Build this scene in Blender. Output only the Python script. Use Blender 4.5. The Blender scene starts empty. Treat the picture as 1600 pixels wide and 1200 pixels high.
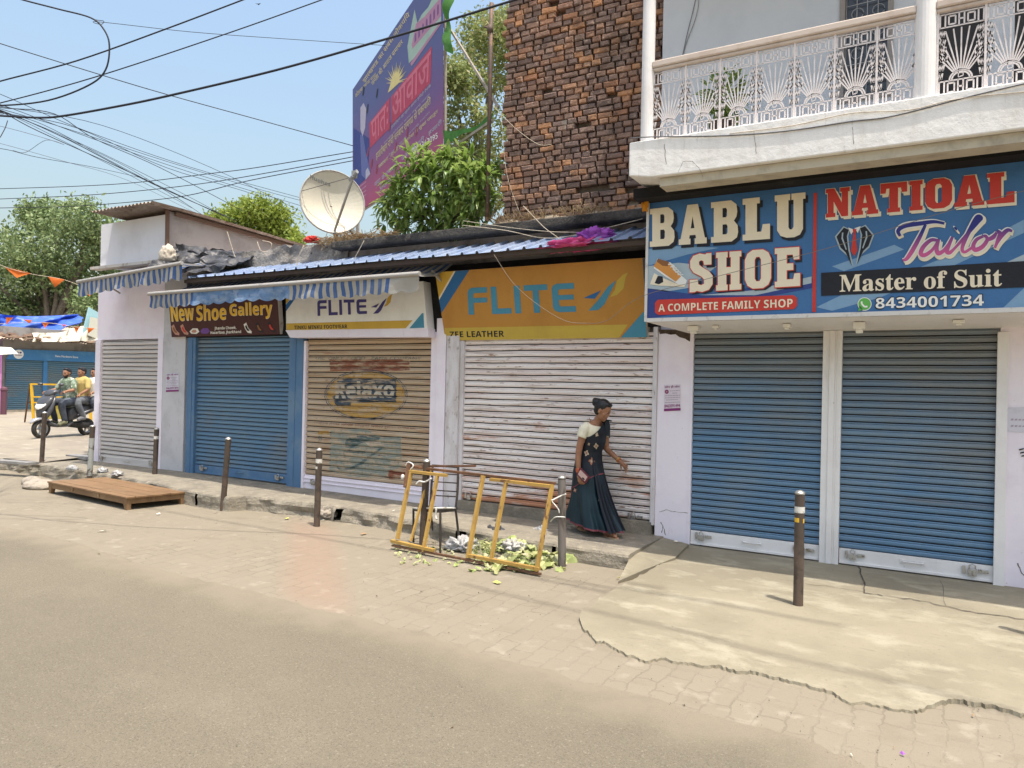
import bpy, bmesh, math, random
from mathutils import Vector, Matrix
random.seed(7)
SC = bpy.context.scene
COL = SC.collection
V = Vector
# ------------------------------------------------------------------ camera
FPX = 1130.0
CAMH = 1.70
def _basis():
    dn = V((-.022, 1, -.004 * 1200 / FPX)).normalized()
    a = V((-1960 / FPX, -38 / FPX, 1.0)); a -= dn * a.dot(dn); a.normalize()
    X = -a; Z = -dn; Y = X.cross(dn)
    if Y.z < 0: Y = -Y
    return X, Y, Z
BX, BY, BZ = _basis()
CAMP = V((0, 0, CAMH))
def w_of(c):  # camera-space (right, down, forward) to world
    return V((BX.dot(c), BY.dot(c), BZ.dot(c)))
cam = bpy.data.cameras.new('camera')
cam.sensor_width = 36; cam.lens = FPX / 1600 * 36
cam.clip_start = .05; cam.clip_end = 2000
camo = bpy.data.objects.new('camera', cam); COL.objects.link(camo)
r_, u_, b_ = w_of(V((1, 0, 0))), w_of(V((0, -1, 0))), w_of(V((0, 0, -1)))
camo.matrix_world = Matrix(((r_.x, u_.x, b_.x, CAMP.x), (r_.y, u_.y, b_.y, CAMP.y), (r_.z, u_.z, b_.z, CAMP.z), (0, 0, 0, 1)))
SC.camera = camo
def ray(px, py): return w_of(V(((px - 800) / FPX, (py - 600) / FPX, 1.0)))
def at(px, py, x=None, y=None, z=None, d=None, pl=None):
    """point of a known plane (or at depth d) seen at a photograph pixel"""
    r = ray(px, py)
    if x is not None: t = (x - CAMP.x) / r.x
    elif y is not None: t = (y - CAMP.y) / r.y
    elif z is not None: t = (z - CAMP.z) / r.z
    elif d is not None: t = d
    else:
        p0, n = pl; t = (p0 - CAMP).dot(n) / r.dot(n)
    return CAMP + r * t
# ------------------------------------------------------------------ world, sun
SUNV = V((.255, -.123, 1.0)).normalized()      # towards the sun
elev = math.asin(SUNV.z); azim = math.atan2(SUNV.x, SUNV.y)
wd = bpy.data.worlds.new("World"); SC.world = wd; wd.use_nodes = True
nt = wd.node_tree; bg = nt.nodes['Background']
sky = nt.nodes.new('ShaderNodeTexSky'); sky.sky_type = 'NISHITA'; sky.sun_disc = False
sky.sun_elevation = elev; sky.sun_rotation = azim
sky.air_density = 1.8; sky.dust_density = 5.6; sky.ozone_density = 3.0; sky.altitude = 0
nt.links.new(sky.outputs[0], bg.inputs['Color']); bg.inputs['Strength'].default_value = .15
sl = bpy.data.lights.new('sun', 'SUN'); sl.energy = 3.2; sl.angle = math.radians(.5); sl.color = (1, .94, .84)
so = bpy.data.objects.new('sun', sl); COL.objects.link(so)
so.rotation_euler = SUNV.to_track_quat('Z', 'Y').to_euler()
so.location = (0, 0, 30)
SC.view_settings.view_transform = 'Standard'; SC.view_settings.look = 'None'
SC.view_settings.exposure = 0.75; SC.view_settings.gamma = 1
# ------------------------------------------------------------------ materials
MATS = {}
def mat(name, base, layers=(), rough=.85, bump=None, metal=0, island=None, spec=.35, trans=0, bump2=None, sheen=0):
    """base colour, then noise layers (colour, scale, lo, hi[, (sx,sy,sz)[, amount]]) over it; island=(colour, amount) varies loose pieces"""
    if name in MATS: return MATS[name]
    m = bpy.data.materials.new(name); m.use_nodes = True
    t = m.node_tree; N = t.nodes; L = t.links; p = N['Principled BSDF']
    p.inputs['Roughness'].default_value = rough; p.inputs['Metallic'].default_value = metal
    p.inputs['Specular IOR Level'].default_value = spec
    tc = N.new('ShaderNodeTexCoord')
    def rgb(c):
        n = N.new('ShaderNodeRGB'); n.outputs[0].default_value = (*c, 1); return n.outputs[0]
    cur = rgb(base)
    if island:
        g = N.new('ShaderNodeNewGeometry'); r = N.new('ShaderNodeValToRGB')
        cols = island; r.color_ramp.interpolation = 'LINEAR'
        els = r.color_ramp.elements
        while len(els) < len(cols): els.new(.5)
        for i, c in enumerate(cols):
            els[i].position = i / (len(cols) - 1); els[i].color = (*c, 1)
        L.new(g.outputs['Random Per Island'], r.inputs[0]); cur = r.outputs[0]
    for ly in layers:
        c, sc, lo, hi = ly[:4]; st = ly[4] if len(ly) > 4 and ly[4] else (1, 1, 1); amt = ly[5] if len(ly) > 5 else 1
        mp = N.new('ShaderNodeMapping'); mp.inputs['Scale'].default_value = st
        mp.inputs['Location'].default_value = (sc * .37, sc * .11, lo * 3.1)
        L.new(tc.outputs['Object'], mp.inputs[0])
        nz = N.new('ShaderNodeTexNoise'); nz.inputs['Scale'].default_value = sc; nz.inputs['Detail'].default_value = 6; nz.inputs['Roughness'].default_value = .62
        L.new(mp.outputs[0], nz.inputs['Vector'])
        mr = N.new('ShaderNodeMapRange'); mr.inputs['From Min'].default_value = lo; mr.inputs['From Max'].default_value = hi
        mr.inputs['To Max'].default_value = amt; mr.clamp = True
        fac = nz.outputs['Fac']
        if len(ly) > 6:      # weighted more towards one height: (z0, z1, gain)
            sz = N.new('ShaderNodeSeparateXYZ'); L.new(tc.outputs['Object'], sz.inputs[0]); zr = N.new('ShaderNodeMapRange'); zr.inputs['From Min'].default_value = ly[6][0]; zr.inputs['From Max'].default_value = ly[6][1]; zr.inputs['To Max'].default_value = ly[6][2]; L.new(sz.outputs[2], zr.inputs[0])
            ad = N.new('ShaderNodeMath'); ad.operation = 'ADD'; L.new(fac, ad.inputs[0]); L.new(zr.outputs[0], ad.inputs[1]); fac = ad.outputs[0]
        L.new(fac, mr.inputs['Value'])
        mx = N.new('ShaderNodeMix'); mx.data_type = 'RGBA'
        L.new(mr.outputs[0], mx.inputs[0]); L.new(cur, mx.inputs[6]); L.new(rgb(c), mx.inputs[7])
        cur = mx.outputs[2]
    L.new(cur, p.inputs['Base Color'])
    nrm = None
    for b in (bump, bump2):
        if not b: continue
        nz = N.new('ShaderNodeTexNoise'); nz.inputs['Scale'].default_value = b[1]; nz.inputs['Detail'].default_value = 5; nz.inputs['Roughness'].default_value = .65
        if len(b) > 3:
            mp = N.new('ShaderNodeMapping'); mp.inputs['Scale'].default_value = b[3]; L.new(tc.outputs['Object'], mp.inputs[0]); L.new(mp.outputs[0], nz.inputs['Vector'])
        else: L.new(tc.outputs['Object'], nz.inputs['Vector'])
        bp = N.new('ShaderNodeBump'); bp.inputs['Strength'].default_value = b[0]; bp.inputs['Distance'].default_value = b[2] if len(b) > 2 else .01
        L.new(nz.outputs['Fac'], bp.inputs['Height'])
        if nrm: L.new(nrm, bp.inputs['Normal'])
        nrm = bp.outputs[0]
    if nrm: L.new(nrm, p.inputs['Normal'])
    if trans:   # thin leaf / cloth that lets light through
        td = N.new('ShaderNodeBsdfTranslucent'); L.new(cur, td.inputs[0])
        ms = N.new('ShaderNodeMixShader'); ms.inputs[0].default_value = trans
        L.new(p.outputs[0], ms.inputs[1]); L.new(td.outputs[0], ms.inputs[2])
        L.new(ms.outputs[0], N['Material Output'].inputs['Surface'])
    MATS[name] = m; return m
# ------------------------------------------------------------------ mesh building
import mathutils
def nz(x, y, z): return mathutils.noise.noise(V((x, y, z)))
def rnd(a, b): return random.uniform(a, b)
def wloc(o):
    p = V((0, 0, 0))
    while o is not None: p += o.location; o = o.parent
    return p
class MB:
    def __init__(s): s.v = []; s.f = []; s.m = []
    def face(s, pts, m=0):
        b = len(s.v); s.v += [V(p) for p in pts]; s.f.append(tuple(range(b, b + len(pts)))); s.m.append(m)
    def mesh(s, vs, fs, m=0):
        b = len(s.v); s.v += [V(p) for p in vs]
        for f in fs: s.f.append(tuple(i + b for i in f)); s.m.append(m)
    def obox(s, c, ax, ay, az, m=0):   # centre and half-axis vectors
        c = V(c); ax = V(ax); ay = V(ay); az = V(az)
        P = [c + ax * i + ay * j + az * k for k in (-1, 1) for j in (-1, 1) for i in (-1, 1)]
        F = [(0, 2, 3, 1), (4, 5, 7, 6), (0, 1, 5, 4), (2, 6, 7, 3), (0, 4, 6, 2), (1, 3, 7, 5)]
        if ax.cross(ay).dot(az) < 0: F = [tuple(reversed(f)) for f in F]
        s.mesh(P, F, m)
    def box(s, x0, x1, y0, y1, z0, z1, m=0):
        s.obox(((x0 + x1) / 2, (y0 + y1) / 2, (z0 + z1) / 2), ((x1 - x0) / 2, 0, 0), (0, (y1 - y0) / 2, 0), (0, 0, (z1 - z0) / 2), m)
    def bar(s, a, b, w, h=None, up=(0, 0, 1), m=0):   # square bar between two points
        a = V(a); b = V(b); d = b - a; h = h or w
        if d.length < 1e-6: return
        dn = d.normalized(); sd = dn.cross(V(up))
        if sd.length < 1e-3: sd = dn.cross(V((0, 1, 0)))
        sd.normalize(); un = sd.cross(dn)
        s.obox((a + b) / 2, d / 2, sd * w / 2, un * h / 2, m)
    def tube(s, pts, r, n=8, m=0, caps=True):
        pts = [V(p) for p in pts]; rings = []; prev = None
        rr = r if callable(r) else (lambda t: r)
        for i, p in enumerate(pts):
            d = (pts[min(i + 1, len(pts) - 1)] - pts[max(i - 1, 0)]).normalized()
            if prev is None:
                prev = d.cross(V((0, 0, 1)))
                if prev.length < .05: prev = d.cross(V((0, 1, 0)))
            prev = (prev - d * prev.dot(d)).normalized(); q = d.cross(prev)
            R = rr(i / max(1, len(pts) - 1))
            rings.append([p + (prev * math.cos(2 * math.pi * k / n) + q * math.sin(2 * math.pi * k / n)) * R for k in range(n)])
        s.rings(rings, m, caps)
    def rings(s, rings, m=0, caps=True):
        n = len(rings[0]); b = len(s.v)
        for R in rings: s.v += [V(p) for p in R]
        for i in range(len(rings) - 1):
            for k in range(n):
                s.f.append((b + i * n + k, b + i * n + (k + 1) % n, b + (i + 1) * n + (k + 1) % n, b + (i + 1) * n + k)); s.m.append(m)
        if caps:
            s.f.append(tuple(b + k for k in reversed(range(n)))); s.m.append(m)
            s.f.append(tuple(b + (len(rings) - 1) * n + k for k in range(n))); s.m.append(m)
    def grid(s, fn, nu, nv, m=0):
        b = len(s.v)
        for j in range(nv + 1):
            for i in range(nu + 1): s.v.append(V(fn(i / nu, j / nv)))
        for j in range(nv):
            for i in range(nu):
                a = b + j * (nu + 1) + i; s.f.append((a, a + 1, a + nu + 2, a + nu + 1)); s.m.append(m)
    def ell(s, c, r, n=12, k=8, m=0, rot=None):
        c = V(c); R = []
        for j in range(k + 1):
            t = math.pi * j / k; rg = []
            for i in range(n):
                a = 2 * math.pi * i / n
                p = V((r[0] * math.sin(t) * math.cos(a), r[1] * math.sin(t) * math.sin(a), r[2] * math.cos(t)))
                if j in (0, k): p += V((1e-4 * math.cos(a), 1e-4 * math.sin(a), 0))
                rg.append(c + (rot @ p if rot else p))
            R.append(rg)
        R.reverse(); s.rings(R, m)
    def prism(s, poly, depth, m=0):   # planar polygon (3-D points) extruded by a vector
        n = len(poly); P = [V(p) for p in poly]; Q = [p + V(depth) for p in P]
        nr = (P[1] - P[0]).cross(P[2] - P[1])
        s.mesh(P + Q, [tuple(range(n)), tuple(range(2 * n - 1, n - 1, -1))] + [(i, i + n, (i + 1) % n + n, (i + 1) % n) for i in range(n)], m)
    def build(s, name, mats, parent=None, smooth=False, bevel=0, fixn=False, **tags):
        me = bpy.data.meshes.new(name); o0 = wloc(parent) if parent else V((0, 0, 0))
        me.from_pydata([tuple(v - o0) for v in s.v], [], s.f)
        if not isinstance(mats, (list, tuple)): mats = [mats]
        for m in mats: me.materials.append(m)
        for i, p in enumerate(me.polygons): p.material_index = min(s.m[i], len(mats) - 1)
        if fixn:
            bm = bmesh.new(); bm.from_mesh(me); bmesh.ops.recalc_face_normals(bm, faces=bm.faces); bm.to_mesh(me); bm.free()
        if smooth:
            for p in me.polygons: p.use_smooth = True
        me.update()
        o = bpy.data.objects.new(name, me); COL.objects.link(o)
        if parent: o.parent = parent
        if bevel:
            b = o.modifiers.new('bevel', 'BEVEL'); b.width = bevel; b.segments = 2; b.limit_method = 'ANGLE'
        for k, v in tags.items(): o[k] = v
        return o
def tag(o, label, cat, group=None):
    o['label'] = label; o['category'] = cat
    if group: o['group'] = group
    return o
def thing(name, loc, label, cat, group=None):
    o = bpy.data.objects.new(name, None); o.empty_display_size = .1; COL.objects.link(o); o.location = loc
    return tag(o, label, cat, group)
def dup(root, loc, label=None):
    r = root.copy(); COL.objects.link(r); r.location = loc
    if label: r['label'] = label
    for ch in list(root.children):
        c = ch.copy(); COL.objects.link(c); c.parent = r
        for g in ch.children:
            d = g.copy(); COL.objects.link(d); d.parent = c
    return r
def baked(o):   # replace an object's mesh by its evaluated (modifier) result
    bpy.context.view_layer.update()
    me = bpy.data.meshes.new_from_object(o.evaluated_get(bpy.context.evaluated_depsgraph_get()))
    o.modifiers.clear(); o.data = me
    for p in me.polygons: p.use_smooth = True
    return o
def smooth_pts(P, k=6):
    P = [V(p) for p in P]; Q = [P[0] * 2 - P[1]] + P + [P[-1] * 2 - P[-2]]; R = []
    for i in range(1, len(Q) - 2):
        a, b, c, d = Q[i - 1:i + 3]
        for j in range(k):
            t = j / k
            R.append(.5 * ((2 * b) + (c - a) * t + (2 * a - 5 * b + 4 * c - d) * t * t + (3 * b - a - 3 * c + d) * t ** 3))
    R.append(P[-1]); return R
# ------------------------------------------------------------------ lettering
def _curve_mesh(cu):
    o = bpy.data.objects.new('tmp', cu); COL.objects.link(o); bpy.context.view_layer.update()
    me = bpy.data.meshes.new_from_object(o.evaluated_get(bpy.context.evaluated_depsgraph_get()))
    r = ([(v.co.x, v.co.y) for v in me.vertices], [tuple(p.vertices) for p in me.polygons])
    bpy.data.objects.remove(o); bpy.data.meshes.remove(me); bpy.data.curves.remove(cu); return r
_FC = {}
def style(s, st):
    A, a, d = {'sans': (0x1D5D4, 0x1D5EE, 0x1D7EC), 'serif': (0x1D400, 0x1D41A, 0x1D7CE)}[st]
    return ''.join(chr(A + ord(c) - 65) if 'A' <= c <= 'Z' else chr(a + ord(c) - 97) if 'a' <= c <= 'z' else chr(d + ord(c) - 48) if c.isdigit() else c for c in s)
def font(s, off=0.0, st=None):
    k = (s, off, st)
    if k not in _FC:
        cu = bpy.data.curves.new('t', 'FONT'); cu.body = style(s, st) if st else s; cu.offset = off; cu.resolution_u = 3
        _FC[k] = _curve_mesh(cu)
    return _FC[k]
def outlines(loops, off=0.0):
    cu = bpy.data.curves.new('t', 'CURVE'); cu.dimensions = '2D'; cu.fill_mode = 'BOTH'; cu.offset = off
    for lp in loops:
        sp = cu.splines.new('POLY'); sp.points.add(len(lp) - 1); sp.use_cyclic_u = True
        for i, (x, y) in enumerate(lp): sp.points[i].co = (x, y, 0, 1)
    return _curve_mesh(cu)
SLAB = {
 'B': (9.8, [[(0,0),(7.5,0),(9.4,1.3),(9.8,3),(9.6,5.4),(8.3,7),(9.2,8.3),(9.5,10),(9.2,12.5),(7.3,14),(0,14),(0,12),(1,12),(1,2),(0,2)], [(4.2,2.6),(5.6,2.6),(6,3.2),(6,5.4),(5.6,6),(4.2,6)], [(4.2,8.4),(5.5,8.4),(5.8,9),(5.8,11),(5.4,11.6),(4.2,11.6)]]),
 'A': (10.6, [[(0,0),(4.5,0),(4.5,2),(4,2),(4.2,3.2),(6.4,3.2),(6.6,2),(6.1,2),(6.1,0),(10.6,0),(10.6,2),(9.9,2),(7.3,14),(3.3,14),(.7,2),(0,2)], [(4.6,5.6),(6,5.6),(5.3,9.8)]]),
 'L': (9.5, [[(0,0),(9.5,0),(9.5,5),(7,5),(6.5,2.6),(5,2.6),(5,12),(6,12),(6,14),(0,14),(0,12),(1,12),(1,2),(0,2)]]),
 'U': (10.2, [[(0,14),(0,12),(.8,12),(.8,2.5),(2,.7),(4,0),(6.5,0),(8.4,.7),(9.4,2.5),(9.4,12),(10.2,12),(10.2,14),(5.6,14),(5.6,12),(6.3,12),(6.3,3.4),(5.8,2.6),(5,2.6),(4.6,3.4),(4.6,12),(5.2,12),(5.2,14)]]),
 'S': (9.5, [[(0,0),(0,4.6),(3.4,4.6),(3.6,2.8),(4.8,2.4),(6,2.9),(6,4.4),(5,5.5),(1.6,7.2),(.3,9),(.2,11.5),(1.5,13.4),(4.2,14.1),(6.4,13.6),(7,14),(9,14),(9,9.8),(6,9.8),(5.7,11.2),(4.8,11.6),(3.9,11.1),(4,9.9),(5.2,9),(8,7.4),(9.5,5.6),(9.5,2.6),(8,.6),(5.2,-.1),(3,.4),(2.2,0)]]),
 'H': (10, [[(0,0),(4.6,0),(4.6,2),(4.1,2),(4.1,5.8),(5.9,5.8),(5.9,2),(5.4,2),(5.4,0),(10,0),(10,2),(9.3,2),(9.3,12),(10,12),(10,14),(5.4,14),(5.4,12),(5.9,12),(5.9,8.4),(4.1,8.4),(4.1,12),(4.6,12),(4.6,14),(0,14),(0,12),(.7,12),(.7,2),(0,2)]]),
 'O': (10, [[(3,0),(7,0),(9,1.2),(10,3.5),(10,10.5),(9,12.8),(7,14),(3,14),(1,12.8),(0,10.5),(0,3.5),(1,1.2)], [(4.4,2.6),(5.6,2.6),(6.2,3.6),(6.2,10.4),(5.6,11.4),(4.4,11.4),(3.8,10.4),(3.8,3.6)]]),
 'E': (9.3, [[(0,0),(9.3,0),(9.3,4.6),(7.2,4.6),(6.8,2.6),(4.4,2.6),(4.4,5.9),(6.8,5.9),(6.8,8.3),(4.4,8.3),(4.4,11.4),(6.6,11.4),(7,9.6),(9,9.6),(9,14),(0,14),(0,12),(.9,12),(.9,2),(0,2)]]),
 'N': (10, [[(0,0),(4,0),(4,2),(3.3,2),(3.3,7.6),(6.6,0),(9.3,0),(9.3,12),(10,12),(10,14),(6,14),(6,12),(6.7,12),(6.7,6.8),(3.6,14),(0,14),(0,12),(.8,12),(.8,2),(0,2)]]),
 'T': (10.4, [[(2.7,0),(7.7,0),(7.7,2),(6.9,2),(6.9,11.4),(8,11.4),(8.4,9.2),(10.4,9.2),(10.4,14),(0,14),(0,9.2),(2,9.2),(2.4,11.4),(3.5,11.4),(3.5,2),(2.7,2)]]),
 'I': (5, [[(0,0),(5,0),(5,2),(4.2,2),(4.2,12),(5,12),(5,14),(0,14),(0,12),(.8,12),(.8,2),(0,2)]]),
}
def slab(word, gap=1.5, off=0.0):
    x = 0; lp = []
    for c in word:
        w, o = SLAB[c]; lp += [[(px + x, py) for px, py in l] for l in o]; x += w + gap
    return outlines(lp, off)
FLT = {
 'F': (7.6, [[(0,0),(2.1,0),(2.1,4.4),(7.2,4.4),(7.2,6.2),(2.1,6.2),(2.1,7.4),(2.5,8),(7.4,8),(7.4,10),(1.6,10),(.5,9.4),(0,8.2)]]),
 'L': (7.2, [[(0,0),(7,0),(7,2),(2.1,2),(2.1,10),(0,10)]]),
 'I': (2.4, [[(0,0),(2.1,0),(2.1,10),(0,10)]]),
 'T': (8.4, [[(3,0),(5.1,0),(5.1,8),(8.1,8),(8.1,10),(0,10),(0,8),(3,8)]]),
 'E': (7.6, [[(1.8,0),(7.4,0),(7.4,2),(2.6,2),(2.1,2.5),(2.1,4.3),(7,4.3),(7,6),(2.1,6),(2.1,7.5),(2.6,8),(7.4,8),(7.4,10),(1.8,10),(.5,9.4),(0,8.2),(0,1.8),(.5,.6)]]),
}
def flite(off=0.0):
    x = 0; lp = []
    for c in 'FLITE':
        w, o = FLT[c]; lp += [[(px + x, py) for px, py in l] for l in o]; x += w + 1.1
    return outlines(lp, off)
class Board:
    """flat printed face: everything on it is given where the photograph shows it and laid on the board's own plane"""
    def __init__(s, p0, n, mats):
        s.p0 = V(p0); s.n = V(n).normalized()
        if s.n.dot(CAMP - s.p0) < 0: s.n = -s.n
        s.b = MB(); s.mats = mats; s.k = 0
    def idx(s, m):
        if m not in s.mats: s.mats.append(m)
        return s.mats.index(m)
    def P(s, px, py, layer=0.0): return at(px, py, pl=(s.p0, s.n)) + s.n * layer * .0016
    def poly(s, pts, m, layer): s.b.face([s.P(x, y, layer) for x, y in pts], s.idx(m))
    def art(s, vf, quad, m, layer, dx=0, dy=0):
        vs, fs = vf
        if not vs: return
        x0 = min(v[0] for v in vs); x1 = max(v[0] for v in vs); y0 = min(v[1] for v in vs); y1 = max(v[1] for v in vs)
        TL, TR, BR, BL = [s.P(x + dx, y + dy, layer) for x, y in quad]
        out = []
        for x, y in vs:
            u = (x - x0) / (x1 - x0 or 1); v = (y - y0) / (y1 - y0 or 1)
            out.append((BL * (1 - u) + BR * u) * (1 - v) + (TL * (1 - u) + TR * u) * v)
        s.b.mesh(out, fs, s.idx(m))
    def ribbon(s, pts, w, m, layer):
        P = [V((x, y, 0)) for x, y in pts]; P = smooth_pts(P, 7); n = len(P); L = []; R = []
        for i, p in enumerate(P):
            d = P[min(i + 1, n - 1)] - P[max(i - 1, 0)]
            q = V((-d.y, d.x, 0)); q = q.normalized() if q.length else q
            t = i / (n - 1); ww = w(t) if callable(w) else w
            L.append(p + q * ww / 2); R.append(p - q * ww / 2)
        for i in range(n - 1):
            s.poly([(L[i].x, L[i].y), (L[i + 1].x, L[i + 1].y), (R[i + 1].x, R[i + 1].y), (R[i].x, R[i].y)], m, layer + .004 * i)
    def disc(s, cx, cy, rx, ry, m, layer, n=20, a0=0, a1=2 * math.pi):
        s.poly([(cx + rx * math.cos(a0 + (a1 - a0) * i / n), cy + ry * math.sin(a0 + (a1 - a0) * i / n)) for i in range(n + (a1 - a0 < 6.2))], m, layer)
    def build(s, name, parent): return s.b.build(name, s.mats, parent)
# ------------------------------------------------------------------ palette
DUST = (.44, .37, .27)
m_ground = mat('dusty_ground', (0.24, 0.2, 0.144), [((0.304, 0.256, 0.192), .9, .42, .62), ((0.24, 0.2, 0.152), 6, .55, .72, None, .6)], .95, (.4, 60, .01))
m_asphalt = mat('dusty_asphalt', (0.193, 0.165, 0.118), [((0.163, 0.141, 0.102), .35, .40, .60, None, .7), ((0.227, 0.197, 0.144), 1.3, .55, .72, None, .6), ((.095, .08, .06), 150, .52, .62, None, .85), ((.33, .29, .22), 75, .57, .66, None, .5), ((.12, .103, .078), 62, .58, .67, None, .6), ((0.194, 0.165, 0.121), 2.0, .52, .72, (.25, 2.5, 1), .45), ((0.318, 0.283, 0.213), 190, .62, .70, None, .55), ((0.303, 0.275, 0.213), .8, .70, .74, (1, 2.2, 1), .4)], .95, (.9, 110, .010), bump2=(.3, 3, .02))
m_kerb = mat('kerb_concrete', (0.277, 0.244, 0.189), [((0.21, 0.185, 0.147), 3, .42, .62), ((0.344, 0.302, 0.235), 9, .52, .66, None, .8), ((0.143, 0.126, 0.105), 14, .62, .72, None, .7)], .95, (.8, 28, .03), bump2=(.5, 120, .006))
m_apron = mat('apron_concrete', (0.274, 0.241, 0.173), [((0.212, 0.185, 0.131), .9, .40, .60, None, .85), ((0.347, 0.316, 0.234), 2.2, .52, .66, (1, 1.6, 1), .8), ((0.147, 0.126, 0.0922), 40, .60, .72, None, .55), ((0.386, 0.348, 0.261), 130, .62, .72, None, .5), ((0.185, 0.162, 0.119), 5, .60, .72, (1, 3, 1), .6)], .95, (.6, 90, .008), bump2=(.4, 7, .02))
m_crack = mat('crack_dark', (.07, .06, .05), rough=1)
def paver_mat():
    m = mat('brick_pavers', (.42, .36, .275), rough=.95); t = m.node_tree; N = t.nodes; L = t.links; p = N['Principled BSDF']
    tc = N.new('ShaderNodeTexCoord'); mp = N.new('ShaderNodeMapping'); mp.inputs['Rotation'].default_value = (0, 0, math.radians(90)); L.new(tc.outputs['Object'], mp.inputs[0])
    wv = N.new('ShaderNodeTexNoise'); wv.inputs['Scale'].default_value = 9; L.new(mp.outputs[0], wv.inputs['Vector'])
    ad = N.new('ShaderNodeMix'); ad.data_type = 'RGBA'; ad.blend_type = 'ADD'; ad.inputs[0].default_value = .09; L.new(mp.outputs[0], ad.inputs[6]); L.new(wv.outputs['Color'], ad.inputs[7])
    br = N.new('ShaderNodeTexBrick'); br.inputs['Scale'].default_value = 1; br.inputs['Brick Width'].default_value = .26; br.inputs['Row Height'].default_value = .15; br.inputs['Mortar Size'].default_value = .008; br.inputs['Mortar Smooth'].default_value = .4
    br.inputs['Color1'].default_value = (.245, .21, .156, 1); br.inputs['Color2'].default_value = (.212, .180, .132, 1); br.inputs['Mortar'].default_value = (.155, .130, .096, 1)
    L.new(ad.outputs[2], br.inputs['Vector'])
    def layer(cur, c, sc, lo, hi, st=(1, 1, 1), amt=1.0):
        q = N.new('ShaderNodeMapping'); q.inputs['Scale'].default_value = st; L.new(tc.outputs['Object'], q.inputs[0])
        nz = N.new('ShaderNodeTexNoise'); nz.inputs['Scale'].default_value = sc; nz.inputs['Detail'].default_value = 6; L.new(q.outputs[0], nz.inputs['Vector'])
        mr = N.new('ShaderNodeMapRange'); mr.inputs['From Min'].default_value = lo; mr.inputs['From Max'].default_value = hi; mr.inputs['To Max'].default_value = amt; L.new(nz.outputs[0], mr.inputs[0])
        mx = N.new('ShaderNodeMix'); mx.data_type = 'RGBA'; L.new(mr.outputs[0], mx.inputs[0]); L.new(cur, mx.inputs[6]); mx.inputs[7].default_value = (*c, 1); return mx.outputs[2]
    cur = layer(br.outputs['Color'], (.232, .199, .148), 1.1, .28, .52, amt=.88)
    cur = layer(cur, (.19, .16, .116), 2.7, .56, .72, (1, 1.8, 1), .6)
    cur = layer(cur, (.335, .295, .23), 6, .60, .72, amt=.5)
    cur = layer(cur, (.12, .10, .075), 110, .62, .72, amt=.5)
    # the reddish block of old red pavers
    sx = N.new('ShaderNodeSeparateXYZ'); L.new(tc.outputs['Object'], sx.inputs[0])
    def band(o, a, b, f):
        r = N.new('ShaderNodeMapRange'); r.inputs['From Min'].default_value = a; r.inputs['From Max'].default_value = a + f; L.new(o, r.inputs[0])
        q = N.new('ShaderNodeMapRange'); q.inputs['From Min'].default_value = b - f; q.inputs['From Max'].default_value = b; q.inputs['To Min'].default_value = 1; q.inputs['To Max'].default_value = 0; L.new(o, q.inputs[0])
        mu = N.new('ShaderNodeMath'); mu.operation = 'MULTIPLY'; L.new(r.outputs[0], mu.inputs[0]); L.new(q.outputs[0], mu.inputs[1]); return mu.outputs[0]
    dp = N.new('ShaderNodeVectorMath'); dp.operation = 'DOT_PRODUCT'; L.new(tc.outputs['Object'], dp.inputs[0]); dp.inputs[1].default_value = REDN
    a = band(dp.outputs['Value'], REDC - .36, REDC + .36, .22); b = band(sx.outputs[1], RED[2], RED[3], .5)
    mu = N.new('ShaderNodeMath'); mu.operation = 'MULTIPLY'; L.new(a, mu.inputs[0]); L.new(b, mu.inputs[1])
    mu2 = N.new('ShaderNodeMath'); mu2.operation = 'MULTIPLY'; mu2.inputs[1].default_value = .32; L.new(mu.outputs[0], mu2.inputs[0])
    mx = N.new('ShaderNodeMix'); mx.data_type = 'RGBA'; L.new(mu2.outputs[0], mx.inputs[0]); L.new(cur, mx.inputs[6]); mx.inputs[7].default_value = (.29, .17, .12, 1)
    L.new(mx.outputs[2], p.inputs['Base Color'])
    bp = N.new('ShaderNodeBump'); bp.inputs['Strength'].default_value = .35; bp.inputs['Distance'].default_value = .008; L.new(br.outputs['Fac'], bp.inputs['Height']); bp.invert = True
    nz = N.new('ShaderNodeTexNoise'); nz.inputs['Scale'].default_value = 90; L.new(tc.outputs['Object'], nz.inputs['Vector'])
    b2 = N.new('ShaderNodeBump'); b2.inputs['Strength'].default_value = .5; b2.inputs['Distance'].default_value = .006; L.new(nz.outputs[0], b2.inputs['Height']); L.new(bp.outputs[0], b2.inputs['Normal']); L.new(b2.outputs[0], p.inputs['Normal'])
    return m
# ------------------------------------------------------------------ ground
ZR = -.09
D = 7.934                      # the common shop front plane
_ra, _rb = at(455, 840, z=ZR), at(520, 940, z=ZR)
_ra, _rb = at(487, 825, z=ZR), at(492, 945, z=ZR); RED = (0, 0, _rb.y - .3, 7.0)
_d = (_rb - _ra).normalized(); REDN = (-_d.y, _d.x, 0); REDC = _ra.x * REDN[0] + _ra.y * REDN[1]
m_paver = paver_mat()
def G(x, y):                   # height of the ground outside the raised step
    if x > -2.6 and y > 4.4: return apron_z(y)
    if x < -13.9 and y > 6.9: return ZR + .37 * min(1, max(0, (y - 6.9) / 2.2))
    return ZR
def apron_z(y):
    if y > 7.3: return 0.0
    if y > 6.0: return -.028 * (7.3 - y) / 1.3
    return -.028 - .060 * min(1, (6.0 - y) / 1.35)
b = MB(); b.face([(-300, -300, -.13), (300, -300, -.13), (300, 400, -.13), (-300, 400, -.13)])
b.build('ground', m_ground, kind='structure')
b = MB()
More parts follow.
